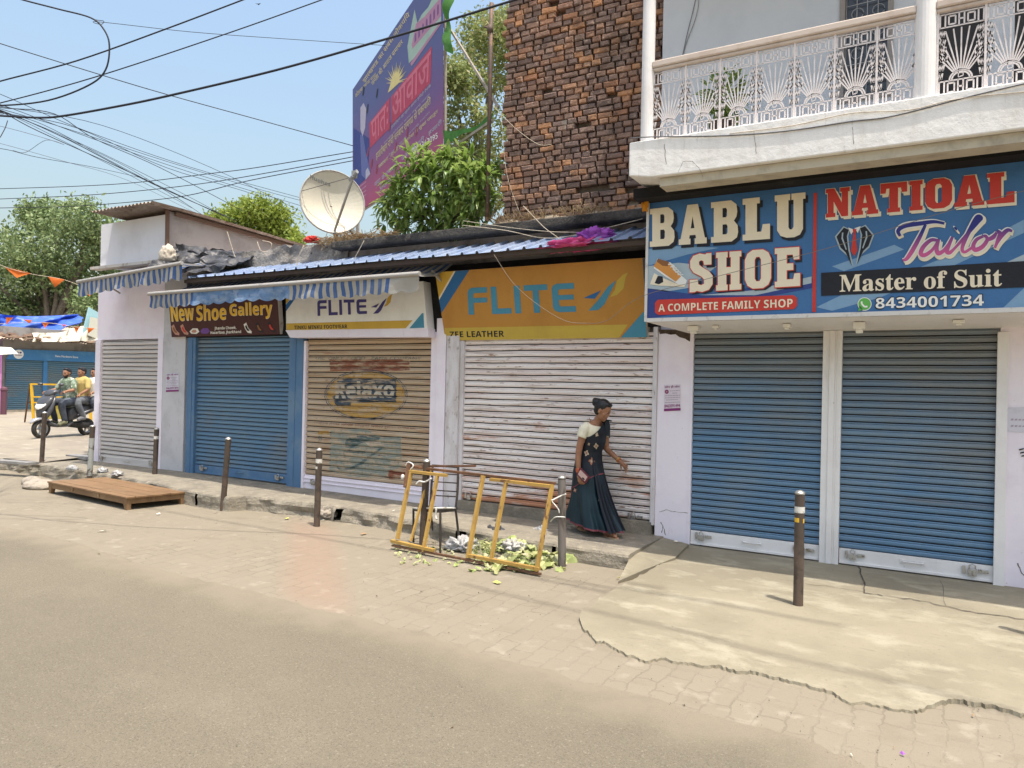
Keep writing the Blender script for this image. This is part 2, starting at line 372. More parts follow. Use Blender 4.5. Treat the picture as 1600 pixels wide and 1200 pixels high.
def pave(u, v):
    x = -42 + 50 * u; y = .2 + 7.8 * v
    return (x, y, ZR - .006 + .004 * math.sin(x * 2.1) * math.sin(y * 2.7))
b.grid(pave, 100, 20); b.build('pavement', m_paver, smooth=True, kind='structure')
edge = [(-60, 812), (0, 822), (110, 846), (200, 875), (270, 895), (350, 915), (435, 935), (500, 955), (560, 966), (615, 980), (660, 989), (700, 1005), (750, 1020), (800, 1037), (860, 1050), (915, 1066), (980, 1082), (1050, 1101), (1120, 1122), (1200, 1141), (1275, 1166), (1350, 1196), (1440, 1240), (1700, 1400)]
EP = [at(px, py, z=ZR) for px, py in edge]
EP = [V((-45, EP[0].y - .2, 0))] + EP
fine = []
for i in range(len(EP) - 1):
    n = max(1, int((EP[i + 1] - EP[i]).length / .07)) if i else 10
    for k in range(n):
        p = EP[i].lerp(EP[i + 1], k / n); fine.append(V((p.x + rnd(-.02, .02), p.y + rnd(-.03, .03), 0)))
n = len(fine); RV = []; RD_ = []
for p in fine:
    w_ = .30 + .22 * nz(p.x * .8, 3, 1) + .12 * nz(p.x * 3, 5, 1)
    for dy, du in ((0, 1), (.08, .95), (w_ * .55 + .1, .75), (w_ + .2, .3), (w_ + .55, 0), (25, 0)): RV.append((p.x, p.y - dy, ZR + .004 + .003 * (dy > 0))); RD_.append(du)
RF = [(i * 6 + k, i * 6 + k + 1, i * 6 + k + 7, i * 6 + k + 6) for i in range(n - 1) for k in range(5)]
x_, y_ = fine[-1].x, fine[-1].y; k0 = len(RV); RV += [(x_, y_, ZR + .004), (x_, -25, ZR + .004), (60, -25, ZR + .004), (60, y_, ZR + .004)]; RD_ += [0] * 4; RF.append((k0, k0 + 1, k0 + 2, k0 + 3))
b = MB(); b.mesh(RV, RF)
road = b.build('road', m_asphalt, kind='structure')
at_ = road.data.attributes.new('drifted_dust', 'FLOAT', 'POINT')
for i, d_ in enumerate(RD_): at_.data[i].value = d_
t_ = m_asphalt.node_tree; N_ = t_.nodes; p_ = N_['Principled BSDF']; src = p_.inputs['Base Color'].links[0].from_socket
an = N_.new('ShaderNodeAttribute'); an.attribute_name = 'drifted_dust'; nn = N_.new('ShaderNodeTexNoise'); nn.inputs['Scale'].default_value = 3.5; nn.inputs['Detail'].default_value = 7; tcn = N_.new('ShaderNodeTexCoord'); t_.links.new(tcn.outputs['Object'], nn.inputs['Vector'])
ma = N_.new('ShaderNodeMath'); ma.operation = 'MULTIPLY_ADD'; t_.links.new(an.outputs['Fac'], ma.inputs[0]); ma.inputs[1].default_value = 1.3; sb2 = N_.new('ShaderNodeMath'); sb2.operation = 'MULTIPLY_ADD'; t_.links.new(nn.outputs['Fac'], sb2.inputs[0]); sb2.inputs[1].default_value = 2.2; sb2.inputs[2].default_value = -1.35; t_.links.new(sb2.outputs[0], ma.inputs[2]); ma.use_clamp = True
mu_ = N_.new('ShaderNodeMath'); mu_.operation = 'MULTIPLY'; t_.links.new(ma.outputs[0], mu_.inputs[0]); t_.links.new(an.outputs['Fac'], mu_.inputs[1])
mx_ = N_.new('ShaderNodeMix'); mx_.data_type = 'RGBA'; t_.links.new(mu_.outputs[0], mx_.inputs[0]); t_.links.new(src, mx_.inputs[6]); mx_.inputs[7].default_value = (.238, .202, .148, 1); t_.links.new(mx_.outputs[2], p_.inputs['Base Color'])
# side street and forecourt on the left, rising a little
b = MB()
def side(u, v):
    x = -13.95 - 60 * u ** 1.5; y = 7.15 + 60 * v ** 1.6
    y0 = max(0, min(1, (y - 7.15) / 2.0))
    z = .135 + .14 * y0 + .01 * math.sin(x * 3) * math.sin(y * 2)
    return (x, y, z)
b.grid(side, 60, 60)
b.build('side_road', mat('side_road_dust', (0.294, 0.252, 0.193), [((0.235, 0.202, 0.16), .5, .42, .6), ((0.361, 0.319, 0.252), 1.5, .55, .7, (1, 3, 1)), ((0.21, 0.185, 0.151), 60, .6, .7, None, .5)], .95, (.5, 60, .01)), smooth=True, kind='structure')
# concrete apron in front of the right-hand shop
front = [(1046, 878), (1012, 896), (975, 912), (945, 930), (925, 943), (910, 955), (905, 966), (912, 985), (930, 996), (950, 1006), (975, 1019), (1000, 1027), (1040, 1030), (1075, 1035), (1115, 1039), (1150, 1046), (1190, 1050), (1225, 1061), (1265, 1068), (1305, 1083), (1330, 1096), (1380, 1101), (1425, 1111), (1460, 1099), (1500, 1093), (1550, 1103), (1600, 1116), (1700, 1140), (1850, 1175)]
b = MB(); FP = []
for i in range(len(front) - 1):
    for k in range(9):
        t = k / 9; px = front[i][0] * (1 - t) + front[i + 1][0] * t ; py = front[i][1] * (1 - t) + front[i + 1][1] * t + 5 * nz(i * 1.3 + t * 1.3, 9, 0) + rnd(-1.5, 1.5)
        FP.append(at(px, py, z=-.075 if py > 950 else -.03))
def az(x, y): return apron_z(y) + .005 * math.sin(x * 5 + y * 3) * math.sin(y * 4) * (y < 7.5) + (.010 * nz(x * .9, y * .9, 3) + .006) * min(1, max(0, (6.6 - y)))
bm_ = bmesh.new()
vs_ = [bm_.verts.new((p.x, p.y, 0)) for p in FP] + [bm_.verts.new(q) for q in ((FP[-1].x, 7.93, 0), (-2.3, 7.93, 0))]
from mathutils.geometry import tessellate_polygon
for t_ in tessellate_polygon([[v.co.copy() for v in vs_]]):
    try: bm_.faces.new([vs_[i] for i in t_])
    except ValueError: pass
for k in range(40):
    for co, no in (((-3.6 + .3 * k, 0, 0), (1, 0, 0)), ((0, 3.5 + .3 * k, 0), (0, 1, 0))):
        bmesh.ops.bisect_plane(bm_, geom=bm_.verts[:] + bm_.edges[:] + bm_.faces[:], plane_co=co, plane_no=no)
bm_.verts.index_update()
b.mesh([(v.co.x, v.co.y, az(v.co.x, v.co.y)) for v in bm_.verts], [tuple(v.index for v in f.verts) for f in bm_.faces]); bm_.free()
LP = [(V((p.x, p.y, az(p.x, p.y))), V((p.x + rnd(-.008, .008), p.y - rnd(.002, .018), ZR - .02))) for p in FP]
for (a, c), (e, g) in zip(LP, LP[1:]): b.face([a, c, g, e])
def crack(b, pts, w, m, zf):
    P = []
    for i in range(len(pts) - 1):
        for k in range(5):
            t = k / 5; P.append((pts[i][0] * (1 - t) + pts[i + 1][0] * t + rnd(-2, 2), pts[i][1] * (1 - t) + pts[i + 1][1] * t + rnd(-1.3, 1.3)))
    P.append(pts[-1]); W = []
    for px, py in P:
        q = at(px, py, z=-.01); z = zf(q.y) + .008; q = at(px, py, z=z); W.append(V((q.x, q.y, az(q.x, q.y) + .006)))
    for i in range(len(W) - 1):
        a, c = W[i], W[i + 1]; d = (c - a); s = V((-d.y, d.x, 0)).normalized(); wa = w * rnd(.3, 1)
        b.face([a - s * wa / 2, c - s * wa / 2, c + s * wa / 2, a + s * wa / 2], m)
crack(b, [(1340, 880), (1350, 905), (1352, 925), (1400, 933), (1430, 936), (1480, 948), (1540, 958), (1600, 966)], .016, 1, apron_z)
crack(b, [(1352, 925), (1290, 915), (1220, 905)], .007, 1, apron_z)
crack(b, [(1470, 905), (1478, 946)], .006, 1, apron_z)
b.build('apron', [m_apron, m_crack], smooth=True, kind='structure')
# sloped concrete block between step and apron
b = MB(); q = [at(1029, 838, z=.05), at(1076, 850, z=.03), at(1055, 871, z=.025), at(1000, 893, z=-.04), at(966, 908, z=-.075), at(986, 868, z=.02)]
b.prism([V((p.x, p.y, -.12)) for p in q], (0, 0, .02)); top = q; bot = [V((p.x, p.y, -.12)) for p in q]
c = sum(q, V((0, 0, 0))) / len(q) + V((0, 0, .02))
for i in range(len(q)):
    j = (i + 1) % len(q); b.face([q[i], q[j], c]); b.face([bot[i], bot[j], q[j], q[i]])
b.build('ramp', m_apron, fixn=True, kind='structure')
# raised step in front of the row of shops
def ST(x): return .058 + .075 * min(1, max(0, (-2.6 - x) / 8.4))
stepf = [(-2.56, 6.83), (-3.25, 6.83), (-4.0, 6.85), (-4.6, 6.87), (-5.25, 6.97), (-6.3, 7.06), (-7.25, 7.05), (-8.2, 6.93), (-8.32, 6.68), (-8.6, 6.66), (-9.5, 6.72), (-10.2, 6.86), (-11.5, 6.95), (-12.6, 7.0), (-13.6, 7.05), (-14.6, 7.12), (-15.2, 7.2), (-15.5, 7.05), (-16.5, 7.1), (-18.0, 7.2), (-24, 7.3)]
holes = [(-4.66, -4.50), (-3.42, -3.33), (-9.02, -8.94), (-6.66, -6.56)]
b = MB(); xs = []
x = -2.56
while x > -24: xs.append(x); x -= .05 if x > -10.5 else .15
def yf(x):
    for (a, ya), (c, yc) in zip(stepf, stepf[1:]):
        if c <= x <= a: return ya + (yc - ya) * (a - x) / (a - c)
    return stepf[-1][1]
rows = []
for x in xs:
    y = yf(x); z = ST(x); rough = 1.0 if (-8.2 < x < -4.9 or x < -10) else .35
    j = nz(x * 3, 1, 0) * .05 * rough + nz(x * 11, 4, 0) * .03 * rough
    zt = z + nz(x * 5, 9, 0) * .012 * rough
    R = [(x, 8.02, z), (x, (7.95 + y) / 2, z + .002), (x, y + .07, z), (x, y + .015 + j * .6, zt - .008), (x, y + j, zt - .03)]
    for k in range(1, 6):
        zz = (zt - .03) + (ZR - .03 - zt + .03) * k / 5
        R.append((x, y + j * .7 + nz(x * 4, zz * 9, 3) * .06 * rough - .006 * k * rough, zz))
    rows.append(R)
for i in range(len(xs) - 1):
    hole = any(a <= xs[i] - .02 <= c for a, c in holes)
    for k in range(9):
        if hole and 4 <= k <= 7: continue
        b.face([rows[i][k], rows[i][k + 1], rows[i + 1][k + 1], rows[i + 1][k]], 0 if k < 3 else 0)
b.face([rows[0][k] for k in range(10)] + [(-2.56, 8.02, -.12)])
b.face([(-24, 7.6, -.115), (-2.6, 7.6, -.115), (-2.6, 7.6, .03), (-24, 7.6, .03)], 1)
b.build('step', [m_kerb, m_crack], smooth=False, kind='structure')
# ------------------------------------------------------------------ shutters
PROF = [(0, .016), (.06, .014), (.11, -.003), (.28, -.013), (.56, -.016), (.69, -.010), (.735, -.001), (.775, -.002), (.81, -.011), (.90, -.009), (.945, .004)]
m_groove = mat('groove_grime', (.035, .03, .028), [((.09, .07, .06), 9, .52, .68, (.5, 1, 1))], .95)  # near-black strip along each groove between slats
def shutter(parent, x0, x1, z0, z1, y, pitch, m, wob=.0012, name='roller_shutter', label=None):
    b = MB(); Z = []; z = z0
    while z < z1 - .002:
        for t, dy in PROF:
            if z + t * pitch < z1: Z.append((z + t * pitch, y + dy))
        z += pitch
    Z.append((z1, y)); nx = max(6, int((x1 - x0) / .14)); ph = rnd(0, 9)
    nv = len(Z)
    vs = [(x0 + (x1 - x0) * i / nx, yy + wob * 2 * nz(i * .7 + ph, zz * 6, 0), zz + wob * 1.5 * nz(i * .45 + ph, zz * 3, 5) * (0 < k < nv - 1)) for k, (zz, yy) in enumerate(Z) for i in range(nx + 1)]
    fs = [(k * (nx + 1) + i, k * (nx + 1) + i + 1, (k + 1) * (nx + 1) + i + 1, (k + 1) * (nx + 1) + i) for k in range(nv - 1) for i in range(nx)]
    b.mesh(vs, fs); o = b.build(name, [m, m_groove], parent)
    for i, p in enumerate(o.data.polygons):
        if ((Z[i // nx][0] + Z[i // nx + 1][0]) / 2 - z0) / pitch % 1 < .12 or ((Z[i // nx][0] + Z[i // nx + 1][0]) / 2 - z0) / pitch % 1 > .955: p.material_index = 1
    if label: o['label'] = label
    return o, Z
def padlock(parent, x, y, z, m, s=1.0):
    b = MB(); b.box(x - .03 * s, x + .03 * s, y - .035, y - .008, z - .03 * s, z + .025 * s)
    b.tube([(x - .02 * s, y - .02, z + .02 * s), (x - .02 * s, y - .02, z + .05 * s), (x, y - .02, z + .065 * s), (x + .02 * s, y - .02, z + .05 * s), (x + .02 * s, y - .02, z + .02 * s)], .006 * s, 6)
    b.box(x - .07 * s, x - .045 * s, y - .02, y, z - .02, z + .05); b.box(x + .04 * s, x + .11 * s, y - .016, y - .002, z + .0, z + .03)
    return b.build('padlock', m, parent, bevel=.003)
def rail(parent, x0, x1, z0, z1, y, m, name='bottom_rail', handle=True):
    b = MB(); b.box(x0 + .005, x1 - .005, y - .022, y + .01, z0, z1); b.box(x0 + .005, x1 - .005, y - .034, y - .022, z0 + .0, z0 + .025)
    o = b.build(name, m, parent, bevel=.003)
    if handle:
        xc = (x0 + x1) / 2; zc = (z0 + z1) / 2 + .02; h = MB()
        h.tube([(xc - .09, y - .02, zc), (xc - .08, y - .05, zc), (xc + .08, y - .05, zc), (xc + .09, y - .02, zc)], .007, 6)
        h.box(xc - .11, xc - .07, y - .026, y - .022, zc - .02, zc + .02); h.box(xc + .07, xc + .11, y - .026, y - .022, zc - .02, zc + .02)
        h.build('handle', m, o)
    return o
m_lock = mat('padlock_steel', (.55, .54, .52), [((.25, .2, .16), 30, .5, .65)], .4, metal=.8)
m_white = mat('white_paint_wall', (.77, .75, .735), [((.66, .63, .61), 1.6, .45, .66, None, .7), ((.57, .53, .48), 3, .60, .76, (3, 3, .5), .6), ((.44, .40, .35), 22, .68, .75, None, .6)], .9, (.25, 14, .012), bump2=(.15, 90, .004))
m_lilac = mat('lilac_white_paint', (0.82, 0.762, 0.82), [((0.726, 0.647, 0.714), 2.0, .46, .66, None, .7), ((0.82, 0.635, 0.785), 2.6, .60, .74, (1.4, 1, .5), .45), ((0.605, 0.531, 0.532), 4, .64, .76, (3, 3, .6), .6), ((0.435, 0.37, 0.351), 25, .68, .74, None, .6)], .9, (.25, 12, .012), bump2=(.2, 70, .004))
m_greyp = mat('grey_white_paint', (.56, .55, .56), [((.46, .45, .46), 2.5, .45, .62, None, .8), ((.36, .33, .30), 5, .62, .74, (2, 2, .7), .7), ((.22, .20, .18), 30, .68, .73)], .9, (.3, 12, .012))
m_oldwhite = mat('peeling_white_paint', (.66, .63, .64), [((.52, .48, .46), 5, .45, .62, (2, 2, .6), .8), ((.27, .22, .18), 16, .60, .68, (1, 1, .5), .8)], .9, (.3, 25, .01))
m_bluesh = mat('blue_shutter_paint', (0.111, 0.214, 0.33), [((0.149, 0.241, 0.324), 1.2, .40, .62, (1, 1, .8), .9), ((0.223, 0.214, 0.186), 1.0, .50, .70, (.5, 1, .9), .75), ((0.119, 0.206, 0.312), 3.5, .55, .7, (.3, 1, 4), .6), ((0.193, 0.166, 0.138), 2.2, .62, .76, (.4, 1, 3), .55)], .62, (.1, 40, .004))
m_bluesh2 = mat('dusty_blue_shutter_paint', (0.126, 0.233, 0.36), [((0.176, 0.258, 0.343), 1.2, .40, .62, (1, 1, .8), .9), ((0.21, 0.207, 0.194), .8, .55, .85, (.4, 1, .9), .95, (.7, 2.3, .30)), ((0.0927, 0.18, 0.307), 3.5, .55, .7, (.3, 1, 4), .6), ((0.169, 0.152, 0.14), 2.2, .60, .74, (.4, 1, 3), .6)], .62, (.1, 40, .004))  # height layer paints the sign soffit's shade into the upper slats, over dust patches
m_bluefr = mat('blue_frame_paint', (.085, .175, .305), [((.13, .215, .31), 3, .48, .66), ((.10, .12, .15), 12, .64, .72, None, .7)], .65, (.15, 30, .004))
m_greysh = mat('grey_white_shutter', (0.624, 0.582, 0.552), [((0.504, 0.468, 0.432), 3, .42, .62, (.3, 1, 4), .8), ((0.432, 0.372, 0.312), 5, .58, .72, (.25, 1, 7), .7), ((0.288, 0.216, 0.168), 22, .64, .72, (.6, 1, 2), .6)], .75, (.1, 40, .003))
m_zeesh = mat('worn_white_shutter', (0.82, 0.767, 0.738), [((0.689, 0.586, 0.546), 2.5, .42, .62, (.3, 1, 4), .85), ((0.42, 0.31, 0.246), 6, .54, .66, (.25, 1, 6), .8), ((0.253, 0.136, 0.0792), 14, .60, .67, (.5, 1, 3), .9), ((0.454, 0.19, 0.0871), 2.2, .62, .72, (.4, 1, 2.0), .9, (0.82, 0.349, 0.19))], .75, (.1, 40, .003))
m_paintsh = mat('painted_rusty_shutter', (0.47, 0.358, 0.242), [((0.526, 0.429, 0.319), 2.4, .45, .62, (.4, 1, 5), .8), ((0.302, 0.198, 0.116), 5, .52, .66, (.25, 1, 6), .8), ((0.302, 0.132, 0.066), 3.2, .60, .72, (.35, 1, 4), .8), ((0.213, 0.099, 0.055), 15, .63, .69, (.4, 1, 2), .8)], .75, (.1, 40, .003))
m_dark = mat('sooty_dark', (.010, .009, .009), [((.022, .02, .018), 3, .5, .68)], .95, (.4, 20, .02))  # near-black colour that paints in the deep shade of recesses
m_conc = mat('weathered_concrete', (.20, .18, .155), [((.06, .054, .048), 2.2, .46, .62), ((.32, .29, .25), 7, .55, .70, None, .7), ((.05, .045, .04), 12, .60, .70)], .98, (1, 16, .05), bump2=(.6, 70, .01))
# ------------------------------------------------------------------ white building on the right
BL = thing('white_building', (-.8, D, 0), 'white painted two storey building with blue shutters below a white balcony', 'building')
b = MB()
b.box(-2.665, -2.285, D - .005, 12, -.1, 2.36); b.box(-2.285, -2.262, D - .012, D + .3, -.05, 2.36)      # left pillar, guide
b.box(.56, 3.4, D - .005, 12, -.1, 2.42)                                                                # right pillar
b.box(-2.66, 3.4, D + .05, 12, 2.30, 4.1)                                                               # wall behind the sign
wtop = 9.0
wl = at(1035, 90, y=D).x
b.build('wall', m_lilac, BL); b = MB()
b.box(wl, -.845, D, 12, 4.1, wtop); b.box(-.845, -.36, D, 12, 4.1, 4.63); b.box(-.36, .02, D, 12, 4.1, wtop)
b.box(.02, .42, D + .28, 12, 4.1, wtop); b.box(.42, .62, D, 12, 4.1, wtop); b.box(.62, 1.0, D + .3, 12, 4.1, wtop); b.box(1.0, 3.4, D, 12, 4.1, wtop)
b.box(-.845, -.36, D + .32, 12, 4.63, wtop)
b.build('upper_wall', mat('grey_white_upper_wall', (.62, .64, .665), [((.55, .57, .60), 1.4, .46, .66, None, .7), ((.45, .44, .43), 4, .64, .78, (3, 3, .4), .5), ((.35, .34, .33), 24, .70, .75, None, .6)], .9, (.2, 12, .012)), BL)
for q in ((.03, .41, D + .2, D + .27, 4.2, 7), (.63, .99, D + .2, D + .29, 4.2, 7)):
    b = MB(); b.box(*q); b.build('door', mat('dark_door', (.05, .045, .045), rough=.6), BL)
b = MB()
b.box(-.935, -.757, D - .03, D + .1, -.02, 2.34); b.box(-.872, -.82, D - .045, D - .03, 0, 2.34); b.box(-.80, -.79, D - .036, D - .03, 0, 2.34)
b.build('mullion', m_white, BL, bevel=.004)
b = MB(); b.box(.535, .62, D - .035, D, -.02, 2.3); b.build('shutter_guide', m_white, BL, bevel=.004)
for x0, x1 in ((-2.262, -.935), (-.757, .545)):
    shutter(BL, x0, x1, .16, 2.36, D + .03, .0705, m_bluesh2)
    r = rail(BL, x0, x1, .012, .16, D + .03, m_white)
    padlock(r, x0 + .13, D + .0, .10, m_lock); padlock(r, x1 - .17, D + .0, .09, m_lock, 1.15)
# balcony
b = MB(); YS = 6.72
zt, zb = 4.135, 3.765
pts = [(-2.60, YS, zt), (-2.60, YS, zb + .04), (-2.36, YS, zb), (3.4, YS, zb), (3.4, YS, zt)]
b.prism(pts, (0, 1.5, 0)); b.build('balcony_slab', mat('white_weathered_slab', (.78, .76, .73), [((.66, .63, .58), 3, .45, .68, (3, 1, .5), .7), ((.48, .45, .41), 10, .62, .74, (3, 1, .4), .6), ((.28, .25, .22), 24, .70, .75, None, .7)], .9, (.4, 10, .02), bump2=(.2, 70, .004)), BL, fixn=True, bevel=.012)
b = MB(); b.box(-2.30, 3.4, YS + .06, YS + .28, zb - .085, zb - .004); b.build('soffit_beam', mat('beige_beam', (.52, .47, .37), [((.38, .34, .27), 5, .5, .68)], .9), BL)
b = MB(); b.box(-2.66, 3.4, YS + .30, 7.93, zb - .11, zb - .006); b.build('soffit', m_dark, BL)  # coloured near-black to stand for the shade under the slab
for xc, rr in ((-2.452, .062), (-.072, .078)):
    b = MB(); b.tube([(xc, YS + .09, zt - .05), (xc, YS + .09, 8.8)], rr, 20); b.build('balcony_post', m_white, BL, smooth=False)
m_railp = mat('pinkish_rail_paint', (.58, .49, .42), [((.50, .40, .33), 6, .5, .68)], .6)
zr = at(1225, 60, y=YS + .09).z
for x0, x1 in ((-2.40, -.14), (.0, 3.3)):
    b = MB(); b.box(x0, x1, YS + .045, YS + .135, zr - .035, zr + .03); b.box(x0, x1, YS + .06, YS + .12, zr - .065, zr - .035); b.build('handrail', m_railp, BL, bevel=.012)
m_iron = mat('cream_iron', (.74, .68, .66), [((.60, .52, .48), 12, .5, .68)], .6)
def rail_panel(x0, w):
    b = MB(); y = YS + .09; z0 = zt + .012; z1 = zr - .085; H = z1 - z0
    def L(p, q, t=.0115): b.bar((x0 + p[0] * w, y, z0 + p[1] * H), (x0 + q[0] * w, y, z0 + q[1] * H), t, .006, up=(0, 1, 0))
    b.bar((x0, y, zt - .02), (x0, y, zr - .06), .016)
    for v in (.0, .17, .84, 1.0): L((0, v), (1, v), .009)
    for v0, v1 in ((0, .17), (.84, 1.0)):
        for k in range(5):
            u = .1 + k * .2; m = (v0 + v1) / 2
            if k % 2: L((u - .07, v0 + .03), (u + .07, v0 + .03)); L((u - .07, v1 - .03), (u + .07, v1 - .03)); L((u - .07, v0 + .03), (u - .07, v1 - .03)); L((u + .07, v0 + .03), (u + .07, v1 - .03))
            else: L((u - .055, v0), (u - .055, v1)); L((u + .055, v0), (u + .055, v1)); L((u - .055, m), (u + .055, m)) if 0 < k < 4 else None
    ax = w / H
    for r in (.19, .24):
        P = [(.5 + r * math.cos(math.pi * k / 10) , .17 + r * ax * math.sin(math.pi * k / 10)) for k in range(11)]
        for p, q in zip(P, P[1:]): L(p, q)
    for p, q in (((.45, .2), (.45, .3)), ((.45, .3), (.53, .29)), ((.45, .25), (.55, .25)), ((.45, .2), (.55, .21)), ((.55, .21), (.55, .25))): L(p, q, .006)
    for k in range(11):
        a = math.radians(52 + 76 * k / 10); c, s = math.cos(a), math.sin(a)
        R = min((.835 - .17) / (s * ax), .5 / abs(c) if abs(c) > .01 else 9); R = min(R, .62 / ax + .04)
        L((.5 + .24 * c, .17 + .24 * ax * s), (.5 + R * c, .17 + R * ax * s), .0105)
    for sd in (-1, 1):       # zigzags to either side of the fan
        for k in range(6):
            v = .20 + k * .108; u0, n = .5, 5
            reach = .24 + .05 * max(0, 2 - k) if k < 2 else .16 + .018 * k
            P = []
            for i in range(n + 1):
                u = .5 + sd * (.5 - (0.5 - reach) * i / n * (.72 if k < 3 else .62))
                P.append((u, v + (.075 if i % 2 else 0) - .02 * i / n * (k > 3)))
            for p, q in zip(P, P[1:]):
                if p[1] < .835 and q[1] < .835: L(p, q, .011)
    return b.build('railing_panel', m_iron, BL)
w1 = (2.30) / 7; first = rail_panel(-2.40, w1)
def rep(o, dx):
    c = o.copy(); COL.objects.link(c); c.parent = o.parent; c.location = (dx, 0, 0)
for k in range(1, 7): rep(first, k * w1)
for k in range(4): rep(first, 2.415 + k * w1)
b = MB(); b.box(-2.75, 3.4, 6.62, 12, 6.95, 7.25); b.build('upper_slab', m_white, BL)
# window with grille
b = MB(); x0, x1, z0, z1, y = -.845, -.36, 4.63, 6.4, D
for a in ((x0, x0 + .05, z0, z1), (x1 - .05, x1, z0, z1), (x0 + .05, x1 - .05, z0, z0 + .05)): b.box(a[0], a[1], y - .02, y + .1, a[2], a[3])
wf = b.build('window', mat('grey_brown_frame', (.30, .27, .25), rough=.7), BL)
b = MB(); b.box(x0 + .05, x1 - .05, y + .08, y + .09, z0 + .05, z1); b.build('pane', mat('dark_glass', (.045, .045, .05), rough=.15, spec=.6), wf)
b = MB()
for k in range(5): b.bar((x0 + .06 + k * .095, y + .05, z0 + .05), (x0 + .06 + k * .095, y + .05, z1), .008)
for k in range(9):
    z = z0 + .1 + k * .2
    P = [(x0 + .16 + .055 * math.cos(a * .6), y + .045, z + .055 * math.sin(a * .6)) for a in range(11)]
    b.tube(P, .004, 4); P = [(p[0] + .19, p[1], p[2]) for p in P]; b.tube(P, .004, 4)
    b.bar((x0 + .05, y + .045, z + .09), (x1 - .05, y + .045, z + .1), .006)
b.build('grille', mat('grey_grille', (.36, .36, .37), rough=.6), wf)
# chipped plaster, hairline cracks and stray wires on the white walls
b = MB(); b.prism([at(px, py, y=D - .0075) for px, py in ((1029, 515), (1031, 522), (1040, 521), (1048, 523), (1055, 522), (1062, 527), (1070, 529), (1078, 534), (1079, 515))], (0, .002, 0)); b.build('chipped_plaster', mat('bare_brown_plaster', (.11, .075, .05), [((.05, .035, .025), 12, .45, .62)], .98, (1, 40, .02)), BL, fixn=True)
b = MB()
def hair(pts, y, w=.0035):
    b = MB(); P = []
    for i in range(len(pts) - 1):
        for k in range(6):
            t = k / 6; P.append(at(pts[i][0] * (1 - t) + pts[i + 1][0] * t + rnd(-.7, .7), pts[i][1] * (1 - t) + pts[i + 1][1] * t + rnd(-.7, .7), y=y))
    P.append(at(*pts[-1], y=y))
    for a, c in zip(P, P[1:]):
        d = (c - a).normalized(); s = V((-d.z, 0, d.x)) * w * rnd(.4, 1); b.face([a - s, c - s, c + s, a + s])
    b.build('hairline_crack', mat('crack_brown', (.17, .14, .125), rough=1), BL)
hair([(1030, 800), (1040, 797), (1052, 799), (1077, 802)], D - .0065); hair([(1034, 832), (1036, 822), (1032, 816)], D - .0065, .005); hair([(1036, 822), (1040, 836)], D - .0065, .006); hair([(1590, 880), (1596, 895), (1606, 905)], D - .0065, .006); hair([(1041, 256), (1038, 225)], YS - .002, .003); hair([(1060, 268), (1068, 252), (1082, 252), (1092, 262), (1098, 276)], YS - .002, .002); hair([(1178, 205), (1182, 240)], YS - .002, .002); hair([(1332, 198), (1334, 225)], YS - .002, .0025)
b = MB(); b.tube(smooth_pts([at(px, py, y=D - .01) for px, py in ((1089, -10), (1082, 20), (1072, 60), (1062, 110))], 4), .005, 5); b.tube(smooth_pts([at(px, py, y=D - .01) for px, py in ((1093, -10), (1088, 25), (1070, 75), (1064, 112))], 4), .004, 5); b.build('wall_wire', mat('grey_wire', (.22, .22, .23), rough=.7), BL)
# ------------------------------------------------------------------ row of small shops
RW = thing('shop_terrace', (-6.5, D, 0), 'low terrace of three shuttered shops under a sooty concrete roof edge', 'building')
b = MB()
b.box(-11.02, -2.67, D + .06, 12, 2.30, 3.66)                                   # wall over the shutters
b.build('wall', mat('grimy_wall', (.30, .27, .25), [((.16, .14, .13), 2, .45, .62), ((.42, .38, .35), 6, .6, .72)], .95, (.5, 14, .02)), RW)
for q in ((-5.56, -5.36, D - .05, D + .4, .02, 2.42), (-5.36, -5.30, D - .02, D + .3, .1, 2.3), (-2.72, -2.668, D - .03, D + .1, .17, 2.42)):
    b = MB(); b.box(*q); b.build('old_pillar' if q[0] == -5.56 else 'shutter_guide', m_oldwhite, RW, bevel=.006)
for q in ((-5.83, -5.73, D - .03, D + .4, .06, 2.42), (-5.725, -5.57, D - .055, D + .4, .03, 2.6), (-8.205, -8.155, D - .035, D + .3, .1, 2.33)):
    b = MB(); b.box(*q); b.build('white_pillar' if q[0] == -5.725 else 'shutter_guide', m_lilac, RW, bevel=.006)
for q, e in (((-8.50, -8.205, D - .045, D + .3, .1, 2.42), (-8.36, -8.35, D - .054, D - .044, .12, 2.4)), ((-10.93, -10.72, D - .045, D + .3, .1, 2.42), (-10.80, -10.79, D - .055, D - .044, .12, 2.4))):
    b = MB(); b.box(*q); b.box(*e); b.build('blue_frame', m_bluefr, RW, bevel=.006)
b = MB(); b.box(-5.31, -2.70, D - .07, D + .2, 0, .205); b.build('threshold', m_kerb, RW)
shutter(RW, -5.30, -2.72, .21, 2.36, D + .02, .078, m_zeesh, .003)
padlock(RW, -2.92, D + .01, .23, m_lock); padlock(RW, -5.18, D + .01, .25, m_lock)
shutter(RW, -10.72, -8.50, .275, 2.42, D + .02, .0705, m_bluesh)
r = rail(RW, -10.72, -8.50, .14, .275, D + .02, m_bluefr, 'bottom_rail'); padlock(r, -10.5, D - .01, .22, m_lock); padlock(r, -8.7, D - .01, .21, m_lock)
PS, PZ = shutter(RW, -8.155, -5.83, .31, 2.36, D + .02, .0815, m_paintsh, 0.0, label='rusty painted shutter with a faded yellow oval')
b = MB(); b.box(-8.155, -5.83, D - .005, D + .04, .09, .31); b.box(-8.155, -5.83, D - .02, D - .005, .20, .215); b.box(-8.155, -5.83, D - .02, D - .005, .255, .27)
